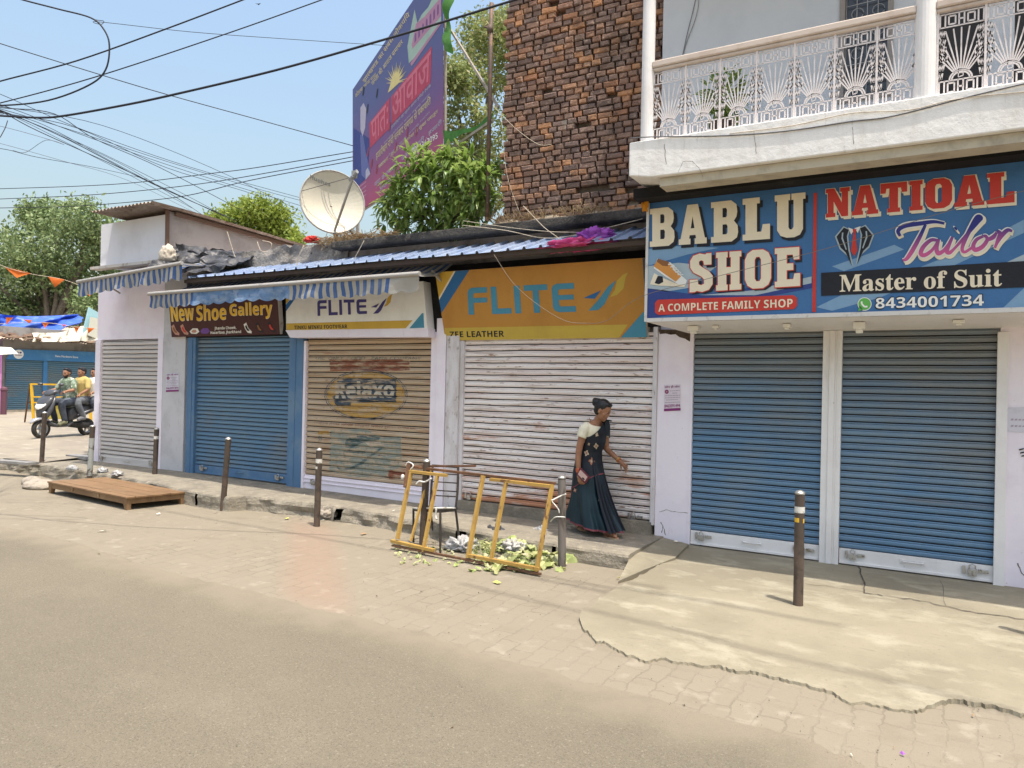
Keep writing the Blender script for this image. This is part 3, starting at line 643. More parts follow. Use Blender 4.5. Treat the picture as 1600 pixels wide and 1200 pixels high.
r = b.build('bottom_rail', m_lilac, RW, bevel=.003); padlock(r, -7.95, D - .01, .2, m_lock)
b = MB()
b.box(-7.55, -2.72, 7.74, 12.0, 3.64, 3.75); b.build('roof_slab', mat('sooty_roof_edge', (.075, .068, .06), [((.03, .027, .025), 2.2, .46, .62), ((.17, .15, .125), 7, .57, .70, None, .8)], .98, (1, 16, .05)), RW, bevel=.02)
# rough broken parapet left of the slab
b = MB()
def para(u, v):
    x = -10.6 + 3.2 * u; zt_ = 3.80 + .07 * nz(x * 2, 3, 1) + .05 * nz(x * 7, 1, 1)
    return (x, 7.93 + .05 * nz(x * 3, v * 3, 7) + .05 * v, 3.3 + (zt_ - 3.3) * v + .02 * nz(x * 9, v, 3))
b.grid(para, 60, 10)
def para2(u, v):
    p = para(u, 1); return (p[0], p[1] + .5 * v, p[2])
b.grid(para2, 60, 3); b.build('parapet', mat('rough_grey_parapet', (.30, .275, .25), [((.13, .12, .11), 2.2, .46, .62), ((.40, .37, .33), 7, .55, .70, None, .7), ((.06, .055, .05), 12, .60, .70)], .98, (1, 16, .05), bump2=(.6, 70, .01)), RW)
# ------------------------------------------------------------------ corner shop (far left of the row)
CS = thing('corner_shop', (-12.3, D, 0), 'small pale corner shop with a white boarded upper room under a tin roof', 'building')
b = MB()
b.box(-13.66, -13.50, D - .03, D + .3, .05, 2.42); b.box(-11.76, -11.62, D - .03, D + .3, .05, 2.42); b.box(-13.66, -11.02, D + .0, 11.5, 2.42, 3.62)
b.box(-13.66, -13.5, D + .3, 11.5, .05, 2.42)
b.build('wall', m_lilac, CS)
b = MB(); b.box(-11.62, -11.02, D - .02, D + .3, .05, 3.5); b.build('pillar', m_greyp, CS)
shutter(CS, -13.50, -11.76, .20, 2.40, D + .02, .078, m_greysh, .003)
r = rail(CS, -13.50, -11.76, .11, .24, D + .02, m_greysh); padlock(r, -13.4, D, .2, m_lock); padlock(r, -11.9, D, .2, m_lock)
b = MB(); b.box(-13.62, -11.66, D, 11.9, 3.80, 4.60); b.build('upper_room', mat('white_board', (.70, .69, .715), [((.62, .605, .62), 1.5, .48, .68), ((.45, .36, .28), 5, .66, .78, (3, 3, .4), .5)], .8), CS)
b = MB(); b.box(-13.75, -11.60, D - .12, D + .05, 3.74, 3.79); b.build('ledge', mat('stained_ledge', (.55, .51, .46), [((.30, .25, .2), 6, .5, .65)], .9), CS)
sx = -11.60
sd = [at(277, 333, x=sx), at(398, 374, x=sx), at(398, 402, x=sx), at(272, 398, x=sx)]
b = MB(); b.prism([V((sx, D + .02, 3.5)), V((sx, 12.4, 3.5)), V((sx, 12.4, sd[1].z)), V((sx, D + .02, sd[0].z))], (-.06, 0, 0)); b.build('side_sheet', mat('grey_side_sheet', (.40, .365, .335), [((.30, .27, .25), 2, .45, .65), ((.16, .14, .13), 6, .66, .74)], .85, (.3, 8, .02)), CS, fixn=True)
b = MB(); p0 = at(145, 348, y=7.55); p1 = at(288, 331, y=7.55)
def croof(u, v):
    x = p0.x + (-11.42 - p0.x) * u; y = 7.5 + 4.9 * v
    return (x, y, 4.70 - (4.70 - sd[1].z - .03) * max(0, v - .04) / .96 + .018 * math.sin(x * 2 * math.pi / .105) + .02 * nz(x * 2, y, 0))
b.grid(croof, 150, 8); b.build('tin_roof', mat('rusty_tin', (.27, .21, .165), [((.42, .36, .30), 3, .5, .68), ((.16, .10, .07), 7, .55, .68)], .7, metal=.3), CS, smooth=True)
for q in ((((-11.58, D - .02, 3.78), (-11.60, D - .02, 4.66), .05)), ((-11.55, D + .1, 4.62), (-11.55, 12.3, sd[1].z - .02), .06)):
    b = MB(); b.bar(*q); b.build('timber', mat('old_timber', (.16, .10, .07), rough=.9), CS)
# ------------------------------------------------------------------ brick house
BK = thing('brick_house', (-3.9, 8.2, 3.75), 'tall bare brick wall of old weathered bricks rising behind the roof edge', 'building')
b = MB(); xr = -2.72
b.box(-4.72, xr, 8.12, 11, 3.70, 9.0); b.build('mortar_core', mat('dark_mortar', (.14, .112, .09), [((.22, .185, .15), 6, .5, .66)], .98, (.5, 30, .02)), BK)
b = MB(); row = 0; z = 3.80; RH = .0725
while z < 8.4:
    xl = -4.86 + .035 * (row % 2) + .25 * max(0, 0) + rnd(-.03, .03) + .02 * math.sin(row * .5)
    x = xl; hdr = row % 2
    while x < xr:
        w = rnd(.19, .225) if rnd(0, 1) < (.42 if not hdr else .15) else rnd(.105, .135)
        near = (abs(x + w / 2 + 3.32) < .06 and abs(z - 6.03 + .5) < .05) or (abs(x + w / 2 + 3.36) < .06 and abs(z - 5.05) < .05)
        if not near and rnd(0, 1) > .012:
            d = rnd(-.009, .009) + .012 * nz(x * 2, z * 2, 0); hh = RH * .455 * rnd(.92, 1.03)
            c = V((x + w / 2, 8.10 + d, z + .5 * RH + .004 * math.sin(x * 3 + row)))
            a = rnd(-.03, .03); r2 = rnd(-.02, .02); wx = w / 2 - .005 - rnd(0, .004)
            P = []
            ax = V((math.cos(r2), a, math.sin(r2))) * wx; az = V((-math.sin(r2), 0, math.cos(r2))) * hh; ay = V((0, .07, 0))
            ch = .010
            ring = lambda k, o: [c - ay * k + ax * (sx_ * (1 - o / wx)) + az * (sz_ * (1 - o / hh)) + V((rnd(-.005, .005), rnd(-.004, .004), rnd(-.004, .004))) for sx_, sz_ in ((-1, -1), (1, -1), (1, 1), (-1, 1))]
            b.rings([ring(-1, 0), ring(.82, 0), ring(1.0, ch)], 0, True)
        x += w + .006
    z += RH; row += 1
m_brick = mat('old_brick', (0.23, 0.112, 0.0784), [((0.0978, 0.0728, 0.0616), 1.3, .46, .66, (1, 1, 1.4), .8), ((0.46, 0.336, 0.258), 18, .56, .72, None, .65), ((0.0633, 0.0504, 0.0448), 22, .56, .68, None, .65), ((0.46, 0.403, 0.336), 2.6, .68, .76, None, .6)], .95, (.8, 40, .01),
    island=[(0.224, 0.144, 0.112), (0.19, 0.129, 0.11), (0.46, 0.23, 0.112), (0.259, 0.167, 0.129), (0.172, 0.121, 0.106), (0.287, 0.172, 0.123), (0.207, 0.132, 0.106), (0.356, 0.172, 0.0952)])
b.build('brickwork', m_brick, BK)
b = MB()
def foot(u, v):
    x = -4.95 + 2.2 * u
    return (x, 7.90 + .22 * v - .02 * nz(x * 4, v * 3, 2), 3.74 + .20 * v ** 1.4 + .04 * nz(x * 3, v * 2, 5))
b.grid(foot, 50, 8); b.build('plaster_footing', mat('crumbling_plaster', (.34, .28, .21), [((.20, .16, .125), 4, .45, .62), ((.46, .40, .31), 12, .56, .7)], .98, (1, 25, .04)), BK)
# ------------------------------------------------------------------ shop signs
def flat(name, c, rough=.55, layers=None): return mat(name, c, layers if layers is not None else [(tuple(x * .82 for x in c), 3, .48, .68, (1, 1, .6), .6), (tuple(x * .6 + .02 for x in c), 16, .64, .74, None, .4)], rough, bump=(.35, 2.4, .06), bump2=(.12, 14, .01))
i_blue = flat('print_blue', (.05, .155, .345)); i_lblue = flat('print_light_blue', (.20, .34, .50)); i_pale = flat('print_pale_blue', (.38, .46, .50)); i_navy = flat('print_navy', (.03, .055, .22))
i_cream = flat('print_cream', (.80, .70, .52)); i_black = flat('print_black', (.012, .012, .018)); i_red = flat('print_red', (.55, .045, .03)); i_orange = flat('print_orange', (.62, .27, .06))
i_white = flat('print_white', (.80, .79, .74)); i_green = flat('print_green', (.12, .42, .08)); i_yellow = flat('print_yellow', (.58, .36, .045)); i_brown = flat('print_brown', (.25, .10, .03))
i_maroon = flat('print_maroon', (.06, .012, .014)); i_gold = flat('print_gold', (.80, .50, .04)); i_ochre = flat('print_ochre', (.47, .225, .042)); i_teal = flat('print_teal', (.06, .25, .37)); i_mblue = flat('print_mid_blue', (.02, .13, .33)); i_indigo = flat('print_indigo', (.06, .05, .20)); i_purple = flat('print_purple', (.16, .06, .32)); i_pinkish = flat('print_pinkish', (.50, .26, .20)); i_dyellow = flat('print_dull_yellow', (.52, .37, .06))
m_signframe = mat('sign_edge_metal', (.62, .60, .57), [((.36, .33, .3), 8, .55, .7)], .6)
def vgrad(name, z0, z1, c0, c1):
    m = mat(name, c0, rough=.5); t = m.node_tree; N = t.nodes; L = t.links; tc = N.new('ShaderNodeTexCoord'); s = N.new('ShaderNodeSeparateXYZ'); L.new(tc.outputs['Object'], s.inputs[0])
    r = N.new('ShaderNodeMapRange'); r.inputs['From Min'].default_value = z0; r.inputs['From Max'].default_value = z1; L.new(s.outputs[2], r.inputs[0])
    x = N.new('ShaderNodeMix'); x.data_type = 'RGBA'; L.new(r.outputs[0], x.inputs[0]); x.inputs[6].default_value = (*c0, 1); x.inputs[7].default_value = (*c1, 1); L.new(x.outputs[2], N['Principled BSDF'].inputs['Base Color']); return m
YB = 7.25
S = lambda x, y: (1000 + x / 2.6667, 240 + y / 2.6667)
def Q(*a): return [S(*p) for p in a]
bs = thing('shop_sign', (-1.0, YB, 3.0), 'wide blue flex sign reading BABLU SHOE and NATIOAL Tailor under the balcony', 'shop sign')
B1 = Board((0, YB, 3), (0, -1, 0), [i_blue])
x0s = B1.P(1011, 400).x; x1s = 1.55; zb1 = 2.435; zt1 = 3.665
B1.b.face([(x0s, YB, zb1), (x1s, YB, zb1), (x1s, YB, zt1), (x0s, YB, zt1)], 0)
P = lambda pts, m, l: B1.poly(Q(*pts), m, l)
P([(24, 470), (24, 400), (150, 385), (330, 392), (200, 420)], i_lblue, 1); P([(22, 560), (24, 470), (160, 455), (320, 470), (200, 560), (110, 575)], i_pale, 1)
P([(22, 690), (22, 560), (120, 572), (250, 590), (720, 520), (720, 560), (300, 640)], i_navy, 1)
P([(250, 590), (470, 570), (715, 512), (715, 540), (480, 590)], i_pale, 2)
P([(735, 640), (900, 560), (1150, 480), (1400, 380), (1600, 275), (1600, 330), (1300, 470), (1000, 600), (800, 655)], i_lblue, 1); P([(1500, 655), (1600, 560), (1640, 560), (1640, 655)], i_lblue, 1); P([(1380, 520), (1600, 420), (1640, 400), (1640, 440), (1450, 530)], i_pale, 1)
P([(800, 470), (1060, 380), (1100, 400), (850, 490)], i_lblue, 1)
P([(724, 165), (738, 164), (733, 660), (718, 661)], i_red, 4)
qB = Q((42, 232), (690, 162), (690, 346), (42, 390)); qS = Q((208, 420), (668, 388), (668, 553), (208, 580))
B1.art(slab('BABLU', 1.6, .22), qB, i_black, 5, 4, 4.5); B1.art(slab('BABLU', 1.6), qB, i_cream, 6)
B1.art(slab('SHOE', 1.4, .22), qS, i_black, 5, 4, 3); B1.art(slab('SHOE', 1.4, .24), Q((204, 416), (672, 384), (672, 557), (204, 584)), i_red, 6); B1.art(slab('SHOE', 1.4), qS, i_cream, 7)
qN = Q((775, 150), (1560, 74), (1560, 204), (775, 268))
B1.art(slab('NATIOAL', .9, .3), Q((770, 145), (1566, 68), (1566, 209), (770, 273)), i_cream, 5, 1, 1); B1.art(slab('NATIOAL', .9, .2), qN, i_cream, 6, 3.5, 4.5); B1.art(slab('NATIOAL', .9), qN, i_red, 7)
# red rounded strap line
rr = [(63, 622), (75, 609), (640, 590), (655, 601), (655, 634), (642, 648), (76, 673), (63, 662)]
P(rr, i_red, 4); B1.art(font('A COMPLETE FAMILY SHOP', 0, 'sans'), Q((78, 628), (637, 605), (637, 640), (78, 659)), i_cream, 6)
P([(755, 497), (1640, 446), (1640, 555), (755, 593)], i_black, 4)
B1.art(font('Master of Suit', .006, 'serif'), Q((832, 505), (1508, 478), (1508, 554), (832, 578)), i_cream, 6)
B1.art(font('8434001734', .025, 'sans'), Q((978, 598), (1436, 583), (1436, 638), (978, 650)), i_black, 5); B1.art(font('8434001734', 0, 'sans'), Q((982, 602), (1432, 587), (1432, 634), (982, 646)), i_white, 6)
cx, cy = S(936, 627); B1.disc(cx, cy, 11, 10.5, i_white, 4); B1.disc(cx, cy, 9.8, 9.3, i_green, 5); B1.poly([(cx - 10, cy + 11), (cx - 8, cy + 3), (cx - 2, cy + 9)], i_green, 5)
B1.ribbon([(cx - 4.5, cy - 4), (cx - 4, cy), (cx, cy + 4), (cx + 4.5, cy + 4)], 2.6, i_white, 6)
# brush script word
TAIL = [[(1084, 345), (1076, 322), (1105, 302), (1170, 292), (1225, 285), (1268, 292)], [(1190, 297), (1165, 350), (1135, 405), (1112, 438), (1096, 446)], [(1240, 362), (1212, 362), (1182, 388), (1170, 416), (1186, 424), (1218, 402), (1245, 360)], [(1245, 358), (1236, 395), (1242, 416), (1262, 408), (1284, 380)], [(1302, 348), (1286, 384), (1278, 408), (1292, 413), (1318, 388)], [(1312, 316), (1318, 311)], [(1318, 388), (1365, 335), (1408, 285), (1420, 270), (1404, 267), (1378, 312), (1352, 365), (1342, 400), (1354, 411), (1384, 392)], [(1428, 346), (1402, 360), (1388, 386), (1397, 402), (1425, 390), (1446, 362), (1440, 345), (1430, 345)], [(1444, 362), (1470, 350), (1486, 330)], [(1488, 322), (1500, 336), (1491, 362), (1478, 394)], [(1484, 378), (1505, 345), (1530, 321), (1550, 324)]]
def scriptw(L, w, m, dx=0, dy=0):
    for i, pts in enumerate(TAIL): B1.ribbon([(S(x, y)[0] + dx, S(x, y)[1] + dy) for x, y in pts], lambda t: w * (.75 + .45 * math.sin(math.pi * min(1, t * 1.1))), m, L + i * .13)
scriptw(4, 11.5, i_cream, 2.0, 3); scriptw(5.9, 9.4, i_white)
zz = [B1.P(*S(1300, y)).z - 3.0 for y in (410, 320)]
scriptw(7.9, 5.8, vgrad('print_navy_to_pink', zz[0], zz[1], (.55, .10, .26), (.025, .03, .20)))
# suit emblem
for mir in (0, 1):
    f = (lambda x: 1788 - x) if mir else (lambda x: x); g = (lambda y: y - 6) if mir else (lambda y: y)
    P([(f(x), g(y)) for x, y in ((812, 346), (848, 303), (876, 316), (868, 345), (874, 400), (890, 474), (862, 425), (832, 398))], i_pale, 4)
    P([(f(x), g(y)) for x, y in ((819, 347), (850, 309), (871, 318), (862, 345), (868, 400), (883, 467), (857, 412), (836, 392))], i_black, 5)
    P([(f(x), g(y)) for x, y in ((842, 330), (848, 330), (846, 352), (862, 400), (858, 402), (840, 355))], i_pale, 6); P([(f(x), g(y)) for x, y in ((868, 309), (894, 318), (880, 338))], i_white, 6.5)
P([(886, 316), (903, 315), (898, 334), (906, 405), (893, 428), (879, 406), (890, 334)], i_red, 7)
# orange sneaker
P([(42, 545), (60, 498), (88, 515), (160, 545), (190, 548), (185, 556), (120, 552), (75, 550)], i_cream, 4); P([(62, 540), (75, 510), (95, 512), (98, 535), (80, 545)], i_black, 5)
P([(58, 478), (74, 437), (130, 455), (152, 490), (196, 528), (192, 548), (160, 545), (110, 515)], i_white, 5); P([(58, 470), (76, 440), (126, 458), (142, 488), (172, 512), (150, 534), (108, 505)], i_orange, 6)
P([(70, 450), (76, 438), (122, 452), (118, 470), (95, 468)], i_brown, 6.5)
for k in range(5): B1.ribbon([S(118 + k * 10, 462 + k * 11), S(132 + k * 9, 462 + k * 10), S(146 + k * 9, 470 + k * 9)], 1.6, i_white, 7)
B1.build('printed_face', bs)
b = MB()
for a in ((x0s - .012, x0s + .016, zb1 - .02, zt1 + .01), (x1s - .016, x1s + .012, zb1 - .02, zt1 + .01)): b.box(a[0], a[1], YB - .014, YB + .06, a[2], a[3])
b.box(x0s + .016, x1s - .016, YB - .014, YB + .06, zt1 - .008, zt1 + .014); b.box(x0s + .016, x1s - .016, YB - .018, YB + .06, zb1 - .025, zb1 + .014)
b.build('frame', m_signframe, bs)
b = MB(); b.mesh([(x0s, YB + .06, zb1 - .02), (x1s, YB + .06, zb1 - .02), (x1s, D + .04, 2.335), (-2.30, D + .04, 2.335), (x0s, YB + .06, zb1 + .02), (x1s, YB + .06, zb1 + .02), (x1s, D + .04, 2.36), (-2.30, D + .04, 2.36)], [(0, 1, 2, 3), (7, 6, 5, 4), (0, 4, 5, 1), (1, 5, 6, 2), (2, 6, 7, 3), (3, 7, 4, 0)])
b.build('soffit_panel', m_white, bs, fixn=True)
m_lamp = mat('white_plastic', (.78, .76, .70), rough=.5)
def fitting(px, py, w=.05, h=.05, label=''):
    q = at(px, py, y=7.55); z = 2.335 + (D + .04 - 7.55) / (D + .04 - YB - .06) * (.08) + .0
    b = MB(); b.box(q.x - w, q.x + w, 7.5, 7.6, z - h, z - .002); b.box(q.x - w * .6, q.x + w * .6, 7.52, 7.58, z - h * 1.5, z - h)
    tag(b.build('junction_box', m_lamp, bevel=.006), label, 'junction box', 'small white electrical boxes under the blue sign')
fitting(1084, 514, .055, .055, 'white electrical box under the left end of the blue sign'); fitting(1119, 508, .03, .03, 'small white electrical box under the word COMPLETE of the blue sign'); fitting(1230, 505, .035, .04, 'white electrical box under the word SHOP of the blue sign')
fitting(1343, 508, .05, .07, 'white electrical box with stem under the green phone icon'); fitting(1498, 503, .045, .035, 'white electrical box under the end of the phone number')
# --- yellow sign over the worn shutter
zp0 = V((-5.6, 7.90, 2.31)); zp1 = V((-5.6, 7.66, 3.18)); e1 = V((1, 0, 0)); nv = e1.cross(zp1 - zp0)
ys = thing('shop_sign', (-4.2, 7.8, 2.75), 'ochre yellow sign reading FLITE ZEE LEATHER tilted above the worn white shutter', 'shop sign')
B2 = Board(zp0, nv, [i_ochre]); Z2 = lambda x, y: (660 + x / 4, 340 + y / 4); P2 = lambda pts, m, l: B2.poly([Z2(*p) for p in pts], m, l)
P2([(80, 342), (1375, 252), (1408, 748), (144, 768)], i_ochre, 0)
P2([(138, 690), (1285, 668), (1240, 750), (144, 768)], i_dyellow, 1); P2([(80, 342), (200, 335), (104, 505)], i_yellow, 1); P2([(208, 334), (294, 328), (120, 597), (104, 512)], i_mblue, 1); P2([(196, 335), (208, 334), (106, 514), (103, 500)], i_cream, 1.5)
P2([(1380, 590), (1392, 590), (1406, 747), (1240, 750)], i_teal, 1.5); P2([(1285, 668), (1372, 590), (1380, 590), (1236, 750), (1228, 750)], i_ochre, 1.8)
B2.art(flite(), [Z2(*p) for p in ((281, 440), (946, 408), (962, 588), (290, 607))], i_teal, 2)
fl = lambda dst, m1, m2, m3, Pf: (Pf([dst(*p) for p in ((0, 160), (110, 112), (70, 165))], m1), Pf([dst(*p) for p in ((200, 50), (195, 70), (130, 200), (92, 235), (30, 240), (90, 175), (150, 92))], m2), Pf([dst(*p) for p in ((278, 0), (262, 32), (250, 100), (210, 140), (165, 155), (195, 110), (210, 50), (245, 15))], m3))
fl(lambda x, y: Z2(1008 + x, 342 + y), i_mblue, i_teal, i_dyellow, lambda pts, m: B2.poly(pts, m, 2))
B2.art(font('ZEE LEATHER', .004, 'sans'), [Z2(*p) for p in ((170, 712), (510, 706), (512, 744), (174, 748))], i_black, 2)
B2.build('printed_face', ys)
b = MB(); c4 = [B2.P(*Z2(*p), -1) for p in ((80, 342), (1375, 252), (1408, 748), (144, 768))]
b.prism(c4, (0, .10, .02)); b.build('backing', m_signframe, ys, fixn=True)
# --- white sign
W = lambda x, y: (230 + x / 3.4043, 360 + y / 3.4043)
ws = thing('shop_sign', (-7.0, 7.75, 2.6), 'white box sign reading FLITE TINKU MINKU FOOTWEAR half hidden by the striped awning', 'shop sign')
B3 = Board((0, 7.74, 2.6), (0, -1, 0), [i_white]); P3 = lambda pts, m, l: B3.poly([W(*p) for p in pts], m, l)
P3([(737, 330), (1468, 270), (1490, 520), (740, 530)], i_white, 0); P3([(741, 495), (1412, 478), (1375, 521), (741, 530)], i_yellow, 1); P3([(1462, 440), (1470, 440), (1474, 518), (1395, 521)], i_teal, 1); P3([(738, 395), (782, 345), (740, 430)], i_mblue, 1); P3([(738, 350), (782, 340), (738, 392)], i_yellow, 1); P3([(738, 432), (800, 345), (782, 345), (738, 420)], i_mblue, 1.5)
B3.art(flite(), [W(*p) for p in ((905, 372), (1166, 366), (1170, 444), (907, 455))], i_indigo, 2)
fl(lambda x, y: W(1190 + x * .42, 338 + y * .44), i_indigo, i_indigo, i_yellow, lambda pts, m: B3.poly(pts, m, 2))
B3.art(font('TINKU MINKU FOOTWEAR', .004, 'sans'), [W(*p) for p in ((782, 507), (1064, 500), (1066, 521), (783, 526))], i_black, 2)
B3.build('printed_face', ws)
b = MB(); c4 = [B3.P(*W(*p), -1) for p in ((737, 330), (1468, 270), (1490, 520), (740, 530))]; b.prism(c4, (0, .2, 0)); b.build('sign_box', m_white, ws, fixn=True)
q0, q1 = B3.P(*W(735, 532), -1), B3.P(*W(1494, 565), -1); b = MB(); b.prism([B3.P(*W(*p), 1) for p in ((736, 531), (1494, 520), (1496, 566), (760, 570))], (0, .22, 0)); b.build('lower_box', m_lilac, ws, fixn=True)
# --- maroon sign
ms = thing('shop_sign', (-9.6, 7.8, 2.6), 'dark maroon sign with yellow letters New Shoe Gallery above the small blue shutter', 'shop sign')
np0 = V((-9.6, 7.86, 2.40)); np1 = V((-9.6, 7.72, 2.98)); B4 = Board(np0, e1.cross(np1 - np0), [i_maroon]); P4 = lambda pts, m, l: B4.poly([W(*p) for p in pts], m, l)
P4([(112, 340), (690, 310), (706, 552), (130, 568)], i_maroon, 0)
for wd, q in (('New', ((122, 400), (245, 393), (250, 478), (130, 485))), ('Shoe', ((260, 396), (420, 388), (420, 474), (264, 482))), ('Gallery', ((436, 388), (664, 375), (668, 468), (440, 474)))):
    B4.art(font(wd, .012, 'sans'), [W(*p) for p in q], i_cream, 1, .5, .6); B4.art(font(wd, .006, 'sans'), [W(*p) for p in q], i_gold, 2)
B4.art(font('Jhanda Chowk,', .01, 'sans'), [W(*p) for p in ((358, 512), (474, 508), (475, 528), (359, 532))], i_white, 2); B4.art(font('Hazaribag, Jharkhand', .01, 'sans'), [W(*p) for p in ((337, 536), (500, 530), (501, 550), (338, 556))], i_white, 2)
for x, y, c1, c2 in ((150, 530, i_pinkish, i_brown), (198, 528, i_pinkish, i_red), (252, 537, i_white, i_pinkish), (308, 536, i_purple, i_purple), (535, 520, i_white, i_black), (598, 518, i_black, i_brown), (662, 515, i_black, i_red)):
    tall = c1 is i_pinkish or x > 500
    pts = ((-22, -20), (-8, -30), (4, 0), (22, 18), (20, 28), (0, 24), (-14, 4)) if tall else ((-26, 0), (-10, -16), (16, -16), (26, 2), (10, 14), (-18, 12))
    P4([(x + a, y + c) for a, c in pts], c1, 1); P4([(x + a * .55 - 2, y + c * .55) for a, c in pts], c2, 2)
B4.build('printed_face', ms)
b = MB(); b.prism([B4.P(*W(*p), -1) for p in ((112, 340), (690, 310), (706, 552), (130, 568))], (0, .08, .01)); b.build('backing', m_signframe, ms, fixn=True)
# ------------------------------------------------------------------ paint on the old shutter
def surf(z):
    for (za, ya), (zb_, yb_) in zip(PZ, PZ[1:]):
        if za <= z <= zb_: return ya + (yb_ - ya) * (z - za) / max(1e-6, zb_ - za)
    return PZ[-1][1]
SH = lambda x, y: (470 + x / 4.8, 540 + y / 4.8)
class Paint:
    def __init__(s): s.bm = bmesh.new(); s.mats = []
    def add(s, vs, fs, m, layer, rim=0.0):
        if m not in s.mats: s.mats.append(m)
        bm = bmesh.new(); V_ = [bm.verts.new(v) for v in vs]
        for f in fs:
            try: bm.faces.new([V_[i] for i in f])
            except ValueError: pass
        z0 = min(v.co.z for v in bm.verts); z1 = max(v.co.z for v in bm.verts)
        for z, _ in PZ:
            if z0 < z < z1: bmesh.ops.bisect_plane(bm, geom=bm.verts[:] + bm.edges[:] + bm.faces[:], plane_co=(0, 0, z), plane_no=(0, 0, 1))
        kill = [f for f in bm.faces if ((f.calc_center_median().z - PZ[0][0]) / .0815) % 1 > 1.0 - rim or ((f.calc_center_median().z - PZ[0][0]) / .0815) % 1 < .1 * (rim > 0)]
        if rim: bmesh.ops.delete(bm, geom=kill, context='FACES')
        for v in bm.verts: v.co.y = surf(v.co.z) - .0012 * layer
        k = s.mats.index(m); mp = {}
        for v in bm.verts: mp[v] = s.bm.verts.new(v.co)
        for f in bm.faces:
            g = s.bm.faces.new([mp[v] for v in f.verts]); g.material_index = k
        bm.free()
    def poly(s, pts, m, layer, rim=0.0):
        W3 = [at(*SH(*p), y=D + .01) for p in pts]; s.add([(p.x, 0, p.z) for p in W3], [tuple(range(len(W3)))], m, layer, rim)
    def text(s, vf, quad, m, layer, rim=0.0):
        vs, fs = vf; x0 = min(v[0] for v in vs); x1 = max(v[0] for v in vs); y0 = min(v[1] for v in vs); y1 = max(v[1] for v in vs)
        TL, TR, BR, BL_ = [at(*SH(*p), y=D + .01) for p in quad]; out = []
        for x, y in vs:
            u = (x - x0) / (x1 - x0); v = (y - y0) / (y1 - y0); p = (BL_ * (1 - u) + BR * u) * (1 - v) + (TL * (1 - u) + TR * u) * v; out.append((p.x, 0, p.z))
        s.add(out, fs, m, layer, rim)
def worn(name, c, amt=.62): return mat(name, c, [((.47, .37, .26), 7, .46, amt, (.6, 1, 4), .9), (tuple(x * .6 for x in c), 20, .55, .7), ((.20, .11, .06), 14, .62, .70, (.5, 1, 2), .7)], .75)
w_yel = worn('worn_yellow_paint', (.46, .28, .08), .58); w_nav = worn('worn_navy_paint', (.05, .07, .095), .60); w_wht = worn('worn_white_paint', (.50, .46, .38), .56); w_red = worn('worn_red_paint', (.25, .095, .055)); w_rd2 = worn('worn_letter_red', (.24, .07, .04), .6); w_blu = worn('worn_teal_paint', (.27, .29, .245), .56); w_tea = worn('worn_dark_teal', (.085, .13, .13), .62)
pn = Paint()
pn.poly([(215, 105), (350, 100), (560, 104), (812, 100), (818, 185), (640, 195), (420, 188), (222, 192)], w_red, 1)
ell = lambda cx, cy, rx, ry, n=44, a0=0, a1=2 * math.pi: [(cx + rx * math.cos(a0 + (a1 - a0) * i / n), cy + ry * math.sin(a0 + (a1 - a0) * i / n)) for i in range(n)]
def ring(cx, cy, rx, ry, w, m, layer):
    n = 40
    for i in range(n):
        a, c = 2 * math.pi * i / n, 2 * math.pi * (i + 1) / n
        pn.poly([(cx + rx * math.cos(a), cy + ry * math.sin(a)), (cx + rx * math.cos(c), cy + ry * math.sin(c)), (cx + (rx - w) * math.cos(c), cy + (ry - w) * math.sin(c)), (cx + (rx - w) * math.cos(a), cy + (ry - w) * math.sin(a))], m, layer)
ring(490, 370, 312, 190, 6, w_nav, 2); ring(490, 370, 298, 178, 5, w_nav, 2)
pn.poly(ell(490, 370, 290, 172), w_yel, 1.5)
pn.poly([(275, 265), (330, 245), (700, 250), (718, 268), (716, 425), (380, 425), (375, 450), (265, 452), (240, 385), (280, 350)], w_nav, 3)
pn.text(font('Relaxo', .02, 'sans'), [(262, 268), (700, 262), (705, 392), (262, 398)], w_wht, 4, .1)
pn.text(font('USE  ONLY  GOOD   ZAMA COMPANY', .0), [(115, 82), (905, 84), (905, 108), (115, 106)], w_tea, 3, .12)
pn.text(font('chappal joota sandal sleeper ladies gents children', .0), [(100, 562), (858, 604), (858, 636), (100, 592)], w_rd2, 3, .12)
pn.poly([(222, 640), (480, 620), (600, 690), (750, 680), (758, 900), (600, 1000), (380, 985), (215, 940)], w_blu, 1)
pn.poly([(340, 700), (470, 665), (600, 690), (560, 740), (480, 720), (380, 770), (330, 760)], w_tea, 2); pn.poly([(320, 780), (480, 790), (480, 806), (335, 808), (330, 845), (320, 845)], w_tea, 2); pn.poly([(600, 765), (608, 775), (440, 905), (360, 920), (430, 885)], w_tea, 3); pn.poly([(480, 720), (590, 715), (610, 745), (520, 760)], w_wht, 3)
pn.poly([(130, 640), (210, 640), (212, 668), (130, 666)], w_yel, 2); pn.text(font('55', .01), [(133, 678), (160, 678), (158, 718), (133, 718)], w_tea, 3)
pn.poly([(250, 890), (300, 925), (410, 910), (400, 925), (290, 935)], w_tea, 3); pn.poly([(655, 935), (760, 925), (830, 930), (830, 1000), (660, 1000)], w_red, 2); pn.text(font('Followed', .02), [(662, 936), (775, 932), (775, 962), (662, 966)], w_rd2, 3)
me = bpy.data.meshes.new('painted_advert'); pn.bm.to_mesh(me); pn.bm.free()
for m in pn.mats: me.materials.append(m)
po = bpy.data.objects.new('painted_advert', me); COL.objects.link(po); po.parent = PS; 
for v in me.vertices: v.co -= wloc(PS)
